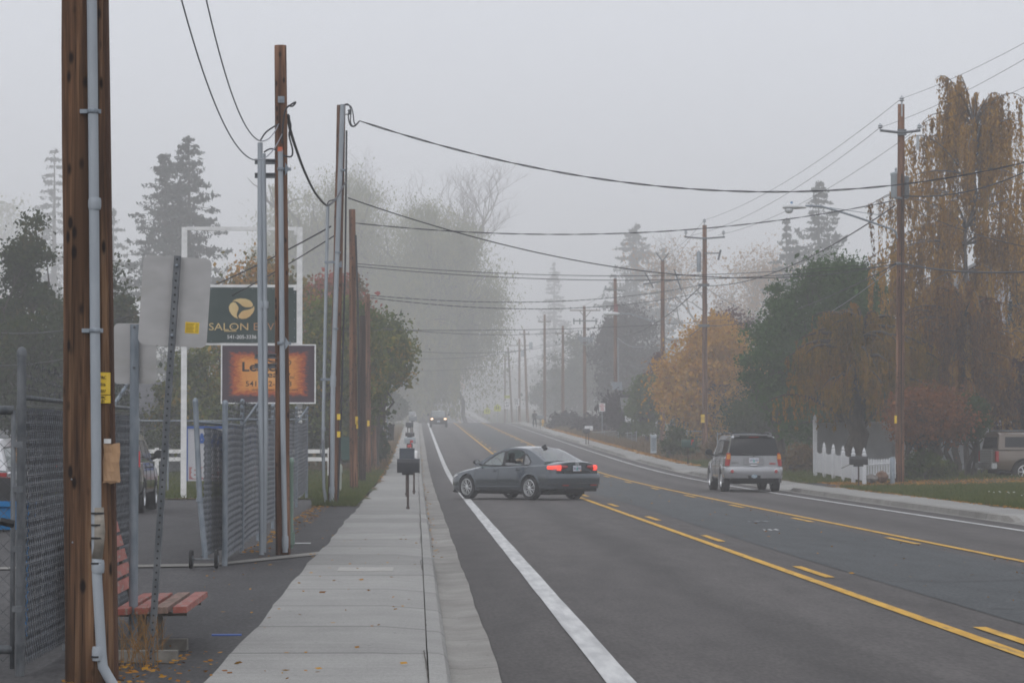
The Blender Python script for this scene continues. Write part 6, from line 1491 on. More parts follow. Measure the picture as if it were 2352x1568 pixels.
# ---- silver wagon in the right lane
Ysv = 93.2; cx_ = at(1708, 1125, Ysv).x
suv = thing('suv', 'silver wagon with tinted rear glass and roof rails driving away in the far lane', 'car', (cx_, Ysv, gz(Ysv)+CRWN(cx_)+.002), RAD(91.3))
sp_ = carpaint('silver_paint', (.33, .335, .35), .55, .26)
c, S, prof = wagon(suv, sp_, -2.36, 2.42, .93, 1.80, 2.87, .365)
xe = -2.36
# tailgate: outer panel with big dark window
b = MB(); gw = .76
b.prism([(xe-.03, -gw, .80), (xe-.03, gw, .80), (xe-.03, gw+.02, 1.15), (xe-.03, -gw-.02, 1.15)], (.05, 0, 0)); tg_ = b.build('tailgate', sp_, suv)
b = MB(); P = []
for k in range(9):
    f = k/8; z = 1.155+.56*f; x = xe-.012+.125*f-.02*math.sin(math.pi*f); hw_ = .805-.115*f
    P.append([(x-.035*(1-t*t), t*hw_, z) for t in np.linspace(-1, 1, 11)])
b.grid(P); b.build('rear_window', M['tintglass'], suv, smooth=True)
b = MB(); b.box(xe+.02, xe+.10, -.45, .45, 1.755, 1.785); b.prism([(xe+.03, -.62, 1.72), (xe+.03, .62, 1.72), (xe+.30, .6, 1.80), (xe+.30, -.6, 1.80)], (0, 0, .025)); b.build('spoiler', M['trim'], suv)
b = MB(); b.box(xe+.022, xe+.03, -.16, .16, 1.732, 1.748); b.build('brake_light', M['redlens'], suv)
b = MB(); b.tube([(xe-.07, .0, 1.15), (xe-.075, .05, 1.18), (xe-.055, .40, 1.23)], .012, 5); b.lathe([(.03, 0), (.02, .04)], 8, Matrix.Translation((xe-.05, 0, 1.15)) @ Matrix.Rotation(-math.pi/2, 4, 'Y')); b.build('wiper', M['trim'], suv)
for sd_ in (-1, 1):
    b = MB(); P = []
    for z, w_ in ((.83, .115), (.93, .125), (1.05, .125), (1.17, .11), (1.24, .08)): yo = c.y(xe+.1, min(z, 1.08))-.0-max(0, z-1.1)*.25; P.append([(xe-.04, sd_*(yo-w_), z), (xe-.055, sd_*(yo-w_*.5), z), (xe-.02, sd_*(yo+.005), z), (xe+.12, sd_*(yo+.018), z)])
    b.grid(P); lm = b.build('tail_lamp', M['redlens'], suv, smooth=True)
    b = MB(); P = []
    for z, w_ in ((1.04, .118), (1.12, .112), (1.20, .09)): yo = c.y(xe+.1, 1.08)-max(0, z-1.1)*.25; P.append([(xe-.047, sd_*(yo-w_), z), (xe-.062, sd_*(yo-w_*.5), z), (xe-.027, sd_*(yo+.008), z)])
    b.grid(P); b.build('amber_lens', M['amber'], lm, smooth=True)
# bumper
bl = [(-1.80, .945), (-2.0, .945), (-2.2, .94), (-2.33, .915), (-2.42, .84), (-2.47, .6), (-2.485, 0)]
plan = bl+[(x, -y) for x, y in bl[-2::-1]]; P = []
for i, p in enumerate(plan):
    v = Vector((p[0]+1.5, p[1])).normalized(); P.append([(p[0]+v.x*o, p[1]+v.y*o, z) for z, o in ((.42, -.09), (.44, -.02), (.50, .0), (.62, .012), (.74, .012), (.79, -.0), (.81, -.04), (.812, -.12))])
b = MB(); b.grid(P); bm_ = b.build('rear_bumper', sp_, suv, angle=35)
for sd_ in (-1, 1):
    b = MB(); b.lathe([(.07, 0), (.075, .012), (.06, .014), (.058, .008), (.001, .01)], 16, Matrix.Translation((-2.472, sd_*.70, .66)) @ Matrix.Rotation(-math.pi/2-.0, 4, 'Y')); b.build('fog_ring', M['chrome'], bm_); b = MB(); b.lathe([(.055, 0), (.05, .018), (.001, .022)], 14, Matrix.Translation((-2.474, sd_*.70, .66)) @ Matrix.Rotation(-math.pi/2, 4, 'Y')); b.build('reflector', M['redlens'], bm_)
b = MB(); b.box(-2.50, -2.3, -.20, .20, .425, .53); b.build('hitch_cover', M['trim'], suv)
b = MB(); b.lathe([(.095, 0), (.09, .02), (.001, .022)], 18, Matrix.Translation((-2.502, 0, .50)) @ Matrix.Rotation(-math.pi/2, 4, 'Y') @ Matrix.Diagonal((.6, 1, 1, 1))); b.build('hitch_badge', mat('badge_blue', (.10, .2, .28), (.4, .42, .43), (30, 30, 30), rough=.4), suv)
b = MB(); b.box(xe+.05, xe+1.2, -.70, .70, .30, .46); b.tube([(xe+.0, -.5, .35), (xe+.6, -.5, .38)], .04, 8); b.build('rear_valance', M['under'], suv)
b = MB(); P = rrect(.66, .26, .05); b.prism([(xe-.052, y, 1.0+z) for y, z in P], (.03, 0, 0)); pr_ = b.build('plate_surround', sp_, suv); b = MB(); b.prism([(xe-.054, y, 1.0+z) for y, z in rrect(.60, .21, .04)], (.03, 0, 0)); b.build('plate_recess', mat('recess_silver', (.24, .24, .25), rough=.4, metal=.4), suv)
plate(suv, backface(xe-.058, 0, 1.0, 0), '337DJY')
b = MB(); b.tube([(xe-.05, -.11, .845), (xe-.062, -.09, .845), (xe-.062, .09, .845), (xe-.05, .11, .845)], .022, 6); b.build('tailgate_handle', sp_, suv)
text('GMC', .075, M['redlens'], suv, backface(xe-.034, -.60, .90), 'badge', .004, .004, sx=1.3)
text('ENVOY', .055, M['trim'], suv, backface(xe-.034, .60, .92), 'badge', .003, .001, sx=1.3)
for sd_ in (-1, 1):
    b = MB(); b.tube(curve([(1.0-.6, sd_*.64, 1.79), (.3, sd_*.655, 1.85), (-.6, sd_*.66, 1.875), (-1.6, sd_*.65, 1.86), (-1.95, sd_*.645, 1.79)], 4), .022, 6); b.build('roof_rail', M['trim'], suv, smooth=True)
for x in (-.5, -1.4):
    b = MB(); b.tube([(x, -.65, 1.86), (x, 0, 1.885), (x, .65, 1.86)], .02, 6); b.build('roof_bar', M['trim'], suv, smooth=True)
for sd_ in (-1, 1):
    for ax in (1.435, -1.435):
        b = MB(); P = []
        for k in range(17):
            a = math.pi*(-.06+1.12*k/16); P.append([(ax+rr2*math.cos(a), sd_*(.925+o), .375+rr2*math.sin(a)) for rr2, o in ((.415, -.05), (.415, .03), (.47, .03), (.52, .0))])
        b.grid(P); b.build('wheel_arch', sp_, suv, smooth=True)

# ---- dark wagon parked in the lot, mostly behind the fence
c0 = at(345, 1175, 62)
dk = thing('suv', 'dark grey wagon parked in the lot behind the slatted fence, only its right flank showing', 'car', (c0.x-1.12, 64.4, gz(64)+.115), RAD(90))
wagon(dk, carpaint('charcoal_paint', (.022, .022, .024)), -2.3, 2.4, .91, 1.72, 2.8, .35)
for sd_ in (-1, 1):
    b = MB(); b.box(-2.36, -2.20, sd_*.84-.05, sd_*.84+.06, 1.0, 1.34); b.build('tail_lamp', mat('bright_red_lens', (.48, .015, .02), rough=.2), dk)
b = MB(); b.box(-2.42, -2.2, -.86, .86, .45, .72); b.build('rear_bumper', M['trim'], dk)
# ---- pale car at the far left
c0 = at(38, 1150, 50)
lt = thing('hatchback', 'pale car with dark lower body parked at the left edge behind the mesh gate', 'car', (c0.x-.95, 52, gz(52)+.115), RAD(90))
wagon(lt, carpaint('pale_paint', (.42, .43, .45), .2), -2.1, 2.1, .87, 1.62, 2.6, .33, belt=1.05, glassm='carglass')
b = MB(); b.box(-2.18, -2.05, -.80, .80, .95, 1.02); b.box(-2.16, -2.0, -.86, -.55, .84, .94); b.box(-2.16, -2.0, .55, .86, .84, .94); b.build('tail_lamp', M['redlens'], lt)
b = MB(); b.box(-2.2, -1.95, -.87, .87, .36, .93); b.build('rear_bumper', M['trim'], lt)

# ---- pickups
def pickup(root, paint, L0, L1, W, H, wb, r, belt=1.15, lit=False, canopy=False, two=None, glassm='carglass'):
    f, a = wb/2, -wb/2; hz_ = belt-.02
    st = [(L1, W*.90, .50, .95, 1.0), (L1-.05, W*.95, .45, .99, hz_), (L1-.5, W*.98, .42, 1.03, hz_+.03), (f, W*.99, .40, 1.06, hz_+.05), (f-.7, W, .40, belt, belt+.06), (0, W, .40, belt+.02, belt+.07), (a, W, .42, belt+.02, belt+.05), (L0+.1, W*.98, .46, belt+.02, belt+.04), (L0, W*.96, .5, belt+.01, belt+.03)]
    c = Car(root, st, paint); x0 = f-.55
    c.body((f, a), (r+.07, r+.02), .9, splits=(a+1.15, .15, x0-.1), top_split={'hood': (x0, L1-.08)})
    wsx = x0; B = belt+.04
    cab_r = a+1.05
    prof = [(wsx, B), (wsx-.25, B+.24), (wsx-.5, B+.46), (wsx-.66, H-.06), (wsx-.95, H-.02), (cab_r+.5, H), (cab_r+.15, H-.03), (cab_r+.04, B+.4), (cab_r, B)]
    w1 = [(wsx-.4, B+.06), (wsx-.68, H-.2), (.25, H-.16), (.22, B+.06)]; w2 = [(.1, B+.06), (.13, H-.16), (cab_r+.2, H-.18), (cab_r+.16, B+.06)]
    greenhouse(root, prof, 3, 6, W*.93, W*.93-.17, B, H, paint, [w1, w2], bow=(.12, .02), glassm=glassm, crown=.035)
    for x in (f, a):
        for sd_ in (-1, 1): wheel(root, x, sd_*(W-.13), r, .26, .60, 6, sd_)
    for sd_ in (-1, 1):
        b = MB(); b.obox(Matrix.Translation((wsx-.5, sd_*(W+.17), B+.16)), .09, .20, .22); b.tube([(wsx-.45, sd_*(W-.05), B+.08), (wsx-.48, sd_*(W+.1), B+.12)], .03, 6); b.build('mirror', M['trim'], root)
    b = MB(); b.box(L0+.2, L1-.2, -W*.7, W*.7, .34, .46); b.build('underbody', M['under'], root)
    b = MB(); b.box(L1-.06, L1+.09, -W*.93, W*.93, .52, .72); b.build('front_bumper', M['trim'], root)
    b = MB(); b.box(L1-.02, L1+.035, -.55, .55, .76, .98)
    g_ = b.build('grille', M['trim'], root)
    for sd_ in (-1, 1):
        b = MB(); b.obox(Matrix.Translation((L1+.0, sd_*W*.74, .88)), .09, .24, .14); b.build('head_lamp', M['headlit'] if lit else M['clearlens'], root)
        b = MB(); b.obox(Matrix.Translation((L1-.03, sd_*W*.915, .86)), .10, .08, .17); b.build('turn_lamp', M['amber'], root)
    b = MB(); b.prism([(L0-.01, -W*.82, .62), (L0-.01, W*.82, .62), (L0-.01, W*.82, belt+.02), (L0-.01, -W*.82, belt+.02)], (-.05, 0, 0)); b.build('tailgate', paint, root)
    for sd_ in (-1, 1):
        b = MB(); b.obox(Matrix.Translation((L0-.005, sd_*W*.90, .96)), .10, .17, .38); b.build('tail_lamp', M['redlens'], root)
    b = MB(); b.box(L0-.20, L0-.02, -W*.95, W*.95, .52, .72); b.box(L0-.22, L0-.20, -W*.9, W*.9, .55, .69); b.build('rear_bumper', M['chrome'], root)
    b = MB(); b.tube([(L0-.2, .0, .46), (L0-.28, 0, .42), (L0-.28, 0, .36)], .03, 6); b.build('hitch', M['trim'], root)
    if canopy:
        b = MB(); P = []
        for x in (cab_r-.06, L0+.05): P.append([(x+(0 if x > 0 or z < belt+.2 else .12*(z-belt)), y, z) for y, z in ((-W*.92, belt+.05), (-W*.80, H-.12), (-W*.6, H-.04), (0, H), (W*.6, H-.04), (W*.80, H-.12), (W*.92, belt+.05))])
        b.grid(P); b.poly(P[0]); b.poly(P[1][::-1]); b.build('canopy', paint, root)
        for sd_ in (-1, 1):
            b = MB(); n_ = .01
            b.poly([(cab_r-.35, sd_*(W*.905+n_), belt+.14), (L0+.3, sd_*(W*.905+n_), belt+.14), (L0+.34, sd_*(W*.83+n_), H-.2), (cab_r-.35, sd_*(W*.83+n_), H-.2)]); b.build('side_window', M['tintglass'], root)
        b = MB(); b.poly([(L0+.04, -W*.78, belt+.10), (L0+.04, W*.78, belt+.10), (L0+.10, W*.68, H-.2), (L0+.10, -W*.68, H-.2)]); b.build('rear_window', M['tintglass'], root)
        b = MB()
        for sd_ in (-1, 1): b.tube([(cab_r-.3, sd_*.62, H+.04), (L0+.3, sd_*.62, H+.02)], .025, 6)
        for x in (cab_r-.4, L0+.4): b.tube([(x, -.62, H+.04), (x, .62, H+.04)], .025, 6)
        b.build('roof_rack', M['galv_dark'], root)
    if two:
        b = MB(); b.prism([(L0+.0, s*1.0, .55) for s in (-W, W)]+[(L1, W, .55), (L1, -W, .55)], (0, 0, .02)); b.build('rocker', two, root)
    return c
Yp = 312; cx_ = at(1007, 972, Yp).x
pk = thing('pickup_truck', 'dark pickup driving towards us with both headlamps lit at the crest of the road', 'pickup truck', (cx_, Yp, gz(Yp)+.045), RAD(-90))
pickup(pk, carpaint('dark_pickup_paint', (.035, .035, .04)), -2.7, 2.6, .95, 1.78, 3.3, .37, lit=True)
plate(pk, Matrix.Translation((2.70, 0, .62)) @ Matrix.Rotation(RAD(90), 4, 'Z') @ Matrix.Rotation(RAD(90), 4, 'X'), '518HKD')
Yp2 = 620; cx2 = at(970, 950, Yp2).x
p2 = thing('distant_car', 'far car seen only as two small headlamps in the fog beyond the pickup', 'car', (cx2, Yp2, gz(Yp2)+.045), RAD(-90))
wagon(p2, carpaint('far_paint', (.3, .3, .32)), -2.2, 2.2, .9, 1.5, 2.7, .33)
for sd_ in (-1, 1):
    b = MB(); b.lathe([(.06, 0), (.06, .05), (.001, .06)], 12, Matrix.Translation((2.22, sd_*.62, .78)) @ Matrix.Rotation(math.pi/2, 4, 'Y')); b.build('head_lamp', M['headlit'], p2)
Yt = 104; ct = at(2285, 1110, Yt)
tk = thing('pickup_truck', 'tan pickup with a canopy and chrome bumper parked on the right-hand lawn', 'pickup truck', (ct.x+2.55, Yt+.6, at(2285, 1108, Yt).z), RAD(8))
pickup(tk, carpaint('tan_paint', (.12, .092, .07), .3), -2.75, 2.75, .98, 1.86, 3.5, .40, canopy=True)
b = MB()
for k in range(9): b.box(-2.87, -2.815, -.62, .62, .68+.06*k, .715+.06*k)
b.build('tailgate_rib', mat('ladder_grey', (.25, .25, .24), rough=.5), tk)

# ---- walker on the far pavement
Yw = 300; cw = at(1228, 981, Yw)
pv_ = [(0, 0, .95), (0, .0, 1.15), (.0, .02, 1.38), (.0, .02, 1.50), (0, .03, 1.62), (.10, 0, .90), (.13, .10, .50), (.13, -.02, .08), (.13, .12, .04), (-.10, 0, .90), (-.13, -.10, .50), (-.13, -.28, .10), (-.13, -.16, .05), (.19, .0, 1.40), (.25, -.04, 1.12), (.24, .06, .88), (-.19, 0, 1.40), (-.25, .05, 1.12), (-.23, .16, .90)]
pe = [(0, 1), (1, 2), (2, 3), (3, 4), (0, 5), (5, 6), (6, 7), (7, 8), (0, 9), (9, 10), (10, 11), (11, 12), (2, 13), (13, 14), (14, 15), (2, 16), (16, 17), (17, 18)]
prd = [.15, .15, .17, .06, .105, .10, .07, .05, .045, .10, .07, .05, .045, .07, .05, .04, .07, .05, .04]
skin_m = mat('skin', (.42, .26, .19), rough=.6); coat_m = mat('dark_coat', (.03, .03, .035), (.05, .05, .055), (9, 9, 9), rough=.9); jean = mat('dark_trousers', (.025, .03, .045), rough=.9)
pm = skinned('person', pv_, pe, prd, [skin_m, coat_m, jean], facemat=lambda c: 0 if c.z > 1.52 else (2 if c.z < .93 and abs(c.x) < .2 else 1))
ps = link_mesh('person', pm, None, cw); ps.rotation_euler = (0, 0, RAD(170)); tag(ps, 'person in a dark coat walking on the far right pavement near a mailbox', 'person')
b = MB(); b.lathe([(.115, 1.60), (.125, 1.68), (.10, 1.75), (.03, 1.78)], 12, Matrix.Translation((0, .02, 0))); b.build('hair', M['black'], ps)
# ------------------------------------------------------------------ trees and plants (numpy leaf clouds)
def quad_mesh(name, V, m, n=4):
    me = bpy.data.meshes.new(name); V = np.asarray(V, np.float32).reshape(-1, 3); k = len(V)//n
    me.vertices.add(len(V)); me.vertices.foreach_set('co', V.ravel())
    me.loops.add(k*n); me.loops.foreach_set('vertex_index', np.arange(k*n, dtype=np.int32))
    me.polygons.add(k); me.polygons.foreach_set('loop_start', np.arange(0, k*n, n, dtype=np.int32))
    try: me.polygons.foreach_set('loop_total', np.full(k, n, np.int32))
    except Exception: pass
    me.update(calc_edges=True); me.materials.append(m); return me
def leaves(C, size, rs, asp=.6, hang=0.0, var=.4, flat=0.0):
    """one leaf shaped quad per centre"""
    r = np.random.default_rng(rs); C = np.asarray(C, float); n = len(C)
    t = r.normal(size=(n, 3)); t /= np.linalg.norm(t, axis=1)[:, None]
    if hang: t = t*(1-hang)+np.array([0, 0, -1.0])*hang; t /= np.linalg.norm(t, axis=1)[:, None]
    q = r.normal(size=(n, 3))
    if flat: q = q*(1-flat)+np.array([0, 0, 1.0])*flat
    bnm = np.cross(t, q); bnm /= np.linalg.norm(bnm, axis=1)[:, None]+1e-9
    s = (np.asarray(size)*np.exp(r.normal(size=n)*var))[:, None]
    a = C-t*s*.5; e = C+t*s*.5; w = bnm*s*asp*.5; mid = C-t*s*.05
    return np.stack([a, mid+w, e, mid-w], 1).reshape(-1, 3)
def limb(b, p, q, r0, r1, rs, wob=.12, n=5, k=5):
    r_ = random.Random(rs); p, q = Vector(p), Vector(q); L = (q-p).length
    pts = [p.lerp(q, i/k)+Vector((r_.uniform(-1, 1), r_.uniform(-1, 1), r_.uniform(-.6, .6)))*L*wob*math.sin(math.pi*i/k) for i in range(k+1)]
    b.tube(pts, [r0+(r1-r0)*i/k for i in range(k+1)], n, cap=False); return pts
GT = {}
def plant(name, label, loc, trunk_b, crownV, barkm, leafm, cat='tree', group=None):
    rt = thing(name, label, cat, loc, group=group)
    if trunk_b is not None and trunk_b.v: trunk_b.build('trunk', barkm, rt, smooth=True, fixn=False)
    if crownV is not None: link_mesh('crown', quad_mesh('crown', crownV, leafm), rt)
    return rt
def broadleaf(label, px, Y, top, wpx, seed, leafm, base=.22, n=22000, ls=.16, clumps=70, rc=.13, barkm='bark', name='broadleaf_tree', zb=None, rg=.55, lean=0.0, cat='tree', squash=1.0, trunks=1, droopy=0.0, core=.5, tk=1.0):
    if Y >= 280 and cat != 'shrub': Y, ls = Y*1.15, ls*1.15
    r = np.random.default_rng(seed); rnd = random.Random(seed)
    c = at(px, 1000, Y); z0_ = gz(Y)+.12 if zb is None else zb
    h = at(px, top, Y).z-z0_; w = wpx*Y/FPX/2
    b = MB(); stems = []
    for k in range(trunks):
        a = rnd.uniform(0, 6.28); sp_ = 0 if trunks == 1 else .25+.25*rnd.random()
        p0 = Vector((sp_*math.cos(a)*.5, sp_*math.sin(a)*.5, -.1)); p1 = Vector((lean*w+sp_*2*math.cos(a)*(trunks > 1), sp_*2*math.sin(a)*(trunks > 1), h*(base+.28)))
        stems.append(limb(b, p0, p1, h*.026+.04, h*.013+.02, seed+k, .06, 8, 6))
    zc = h*(base+(1-base)*.5); hz_ = h*(1-base)*.5
    if droopy:
        for k in range(9):
            a = rnd.uniform(0, 6.28); e_ = Vector((lean*w+w*.75*math.cos(a), w*.6*math.sin(a), h*rnd.uniform(.5, .92))); pts_ = limb(b, stems[0][2+k % 4], e_, h*.016, .05, seed+50+k, .10, 6, 6)
            for q in range(4): limb(b, pts_[2+q], pts_[2+q]+Vector((rnd.uniform(-.3, .3)*w, rnd.uniform(-.3, .3)*w, rnd.uniform(.0, .16)*h)), h*.006, .03, seed+90+k*5+q, .12, 4, 4)
    # clump centres: an uneven shell, lumpy outline
    lob = r.normal(size=(9, 3)); lob /= np.linalg.norm(lob, axis=1)[:, None]; amp = r.uniform(-.22, .26, 9)
    d = r.normal(size=(clumps, 3)); d /= np.linalg.norm(d, axis=1)[:, None]
    f = 1+((np.maximum(0, d@lob.T)**4)*amp).sum(1)
    rad = r.uniform(core, 1, clumps)**.6*f*.88
    taper = 1-.30*np.clip(d[:, 2], 0, 1)
    CC = np.stack([d[:, 0]*rad*w*taper+lean*w, d[:, 1]*rad*w*taper, zc+d[:, 2]*rad*hz_*squash], 1)
    CC[:, 2] = np.maximum(CC[:, 2], h*base*.8+.1)
    per = n//clumps; out = []
    for i in range(clumps):
        st_ = stems[i % len(stems)]; j = rnd.randint(len(st_)//2, len(st_)-1)
        limb(b, st_[j], Vector(CC[i]), h*.008+.012, .012, seed+i*7, .16, 4, 4)
        s = rc*w*2*r.uniform(.6, 1.3); o = r.normal(size=(per, 3))*np.array([1, 1, .72])*s*.6; o[:, 2] -= droopy*s*np.abs(r.normal(size=per))*r.uniform(.3, 1.4); q_ = CC[i]+o; out.append(q_[q_[:, 2] > h*.03])
    C = np.concatenate(out)
    return plant(name, label, (c.x, Y, z0_), b, leaves(C, ls, seed, .62 if not droopy else .42, .15 if not droopy else .6), M[barkm], leafm, cat)
def conifer(label, px, Y, top, wpx, seed, leafm, n_wh=34, zb=None, base=.04, sparse=.0, ls=.42, tops=1, droop=.22, name='conifer_tree', per=26, pw=.62):
    if Y >= 280: Y, ls = Y*1.15, ls*1.15
    r = np.random.default_rng(seed); rnd = random.Random(seed)
    c = at(px, 1000, Y); z0_ = gz(Y)+.1 if zb is None else zb; h = at(px, top, Y).z-z0_; w = wpx*Y/FPX/2
    b = MB(); C = []; T = []
    for tno in range(tops):
        ox = 0 if tno == 0 else -w*.30; hh = h*(1 if tno == 0 else .94); st_ = 0 if tno == 0 else .45
        b.tube([(ox*min(1, max(0, (k/8-st_*.6)/.3)), 0, hh*k/8) for k in range(9)], [(.018*h+.05)*(1-k/8)**.9+.02 for k in range(9)], 8)
        for i in range(n_wh):
            f = (i+.5)/n_wh; f = base+(1-base)*f
            if tops > 1 and f < st_ and tno: continue
            z = hh*f; nb = rnd.randint(4, 7)
            for k in range(nb):
                if rnd.random() < sparse: continue
                a = rnd.uniform(0, 6.28)
                prof_ = min(1.0, 1.08*(1-f)**pw)*(1.0 if f > .12 else .55+.45*f/.12)
                L = w*prof_*rnd.choice((.55, .75, .9, 1.0, 1.12))*rnd.uniform(.9, 1.1)*(0.8 if tops > 1 and f > st_ else 1)+.15
                dz = -L*droop*rnd.uniform(.5, 1.5); m_ = 7
                pts = []
                for s in range(m_+1):
                    t = s/m_; pts.append((ox+L*t*math.cos(a), L*t*math.sin(a), z+dz*(t-.55*t*t*t)+L*.05))
                b.tube([pts[0], pts[3], pts[-1]], [.012*L+.01, .008*L+.008, .006], 3, cap=False)
                P = np.array(pts); q = max(8, int(per*3.2*L/w)+6); t = r.uniform(.12, 1.02, q)**.8
                idx = np.clip((t*m_).astype(int), 0, m_-1); fr = (t*m_-idx)[:, None]; base_p = P[idx]*(1-fr)+P[np.minimum(idx+1, m_)]*fr
                off = r.normal(size=(q, 3))*np.array([.11, .11, .05])*L*(1.15-t)[:, None]+r.normal(size=(q, 3))*.10; off[:, 2] -= np.abs(r.normal(size=q))*.20*(.4+.6*L/w)*(h/24)
                C.append(base_p+off)
        C.append(np.stack([ox+r.normal(size=30)*.12, r.normal(size=30)*.12, hh*(1-r.uniform(0, .07, 30))], 1))
    C = np.concatenate(C)
    return plant(name, label, (c.x, Y, z0_), b, leaves(C, ls, seed, .42, .30), M['bark'], leafm)
def weeping(label, px, Y, top, wpx, seed, leafm, strands=700, smin=.10, smax=.42, ls=.13, lps=26, zb=None, trunk_h=.45, low=.06, name='weeping_tree', arcs=46, barkm='bark', asp=.34, topw=.45, tlean=0, gapz=1.0, spread=.05, fp=3, tq=7, rf=.08, dome=0, tk=1.0, dpw=2.2):
    if Y >= 280: Y, ls = Y*1.15, ls*1.15
    r = np.random.default_rng(seed); rnd = random.Random(seed)
    c = at(px, 1000, Y); z0_ = gz(Y)+.12 if zb is None else zb; h = at(px, top, Y).z-z0_; w = wpx*Y/FPX/2
    b = MB(); tr = limb(b, (0, 0, -.2), (tlean*w, 0, h*trunk_h), (h*.028+.05)*tk, (h*.016+.02)*tk, seed, .05, 9, 6)
    tr2 = limb(b, tr[-1], (tlean*w+w*.08, 0, h*.86), (h*.016+.02)*tk, .03, seed+1, .08, 6, 6); axis_ = tr[3:]+tr2[1:]
    A = []
    for i in range(arcs):
        a = rnd.uniform(0, 6.28); f = rnd.random()**.8; s0 = axis_[min(len(axis_)-1, int(f*len(axis_)))]
        zt = h*(.38+.60*f)*rnd.uniform(.93, 1.02); R_ = w*((1-f)*(1-topw)*.9+topw*(1-f**fp)+rf)*rnd.uniform(.45, 1.08)
        if dome:
            f = rnd.random()**.75; zt = h*(dome+(1-dome)*f)*rnd.uniform(.95, 1.02); R_ = w*math.sqrt(max(.03, 1-f**dpw))*rnd.choice(((.35, .6, .85, 1.0) if dpw < 3 else (.45, .75, .95, 1.05)))*rnd.uniform(.9, 1.1); s0 = axis_[min(len(axis_)-1, int(f*len(axis_)))]
        e = Vector((tlean*w+R_*math.cos(a), R_*math.sin(a), zt-R_*.25)); pk_ = Vector((s0.x*.4+e.x*.6, s0.y*.4+e.y*.6, zt+R_*.08))
        pts = []
        for k in range(9):
            t = k/8; pts.append((1-t)**2*s0+2*t*(1-t)*pk_+t*t*e)
        b.tube(pts, [(h*.0065*(1-k/8))*tk+.011 for k in range(9)], 4, cap=False); A.append(pts)
    C = []; 
    for s in range(strands):
        pts = A[rnd.randrange(arcs)]; t = min(1, .34+.66*((rnd.randrange(tq)+.5)/tq)+rnd.gauss(0, .018)); k = min(7, int(t*8)); f = t*8-k; p = pts[k].lerp(pts[k+1], f)
        L = h*rnd.uniform(smin, smax)*(.55+.45*t); L = min(L, p.z-h*low*rnd.uniform(.6, 1.6))
        if L < .2: continue
        m_ = max(4, int(lps*L/(h*smax)+4)); tt = r.random(m_); ph = rnd.uniform(0, 6.28); dx = rnd.uniform(-.06, .06)*L
        X = p.x+dx*tt+.05*np.sin(tt*4+ph)+r.normal(size=m_)*spread; Y_ = p.y+.05*np.cos(tt*4+ph)+r.normal(size=m_)*spread; Z = p.z-L*tt
        C.append(np.stack([X, Y_, Z], 1))
        if s % 3 == 0: b.tube([p, p+Vector((dx*.5, 0, -L*.5)), p+Vector((dx, 0, -L*.98))], [.008, .006, .004], 3, cap=False)
    C = np.concatenate(C)
    return plant(name, label, (c.x, Y, z0_), b, leaves(C, ls, seed, asp, .72), M[barkm], leafm)
def bare(label, px, Y, top, wpx, seed, leafm=None, nleaf=0, ls=.2, zb=None, lean=0, name='bare_tree', barkm='bark_grey', depth=5, lowf=.25, leaf_top=.7, spr=.95):
    if Y >= 280: Y, ls = Y*1.15, ls*1.15
    rnd = random.Random(seed); r = np.random.default_rng(seed)
    c = at(px, 1000, Y); z0_ = gz(Y)+.1 if zb is None else zb; h = at(px, top, Y).z-z0_; w = wpx*Y/FPX/2
    b = MB(); tips = []
    def grow_(p, d, L, rad, lev):
        q = p+d*L; pts = [p, p+d*L*.5+Vector((rnd.uniform(-1, 1), rnd.uniform(-1, 1), rnd.uniform(-.4, .6)))*L*.10, q]
        b.tube(pts, [rad, rad*.85, rad*.66], 5 if lev < 2 else 3, cap=False)
        if lev >= depth: tips.append(q); return
        if lev >= 2: tips.append(q)
        for k in range(rnd.randint(2, 3) if lev else 4):
            v = Vector((rnd.uniform(-1, 1)*spr, rnd.uniform(-1, 1)*spr, rnd.uniform(-.05, .7))); nd_ = (d*.55+v*.75).normalized()
            grow_(q if k else pts[1].lerp(q, .6), nd_, L*rnd.uniform(.62, .84), max(.012, rad*.58), lev+1)
    grow_(Vector((0, 0, -.2)), Vector((lean, 0, 1)).normalized(), h*lowf, h*.02+.05, 0)
    V = None
    zmx = max(v[2] for v in b.v); k_ = h/zmx; b.v = [(v[0]*k_, v[1]*k_, v[2]*k_) for v in b.v]
    if leafm is not None:
        T = np.array([tuple(t*k_) for t in tips]); T = T[T[:, 2] < h*leaf_top]
        if len(T): C = T[r.integers(0, len(T), nleaf)]+r.normal(size=(nleaf, 3))*h*.035; V = leaves(C, ls, seed, .6, .3)
    rt = plant(name, label, (c.x, Y, z0_), b, V, M[barkm], leafm); return rt

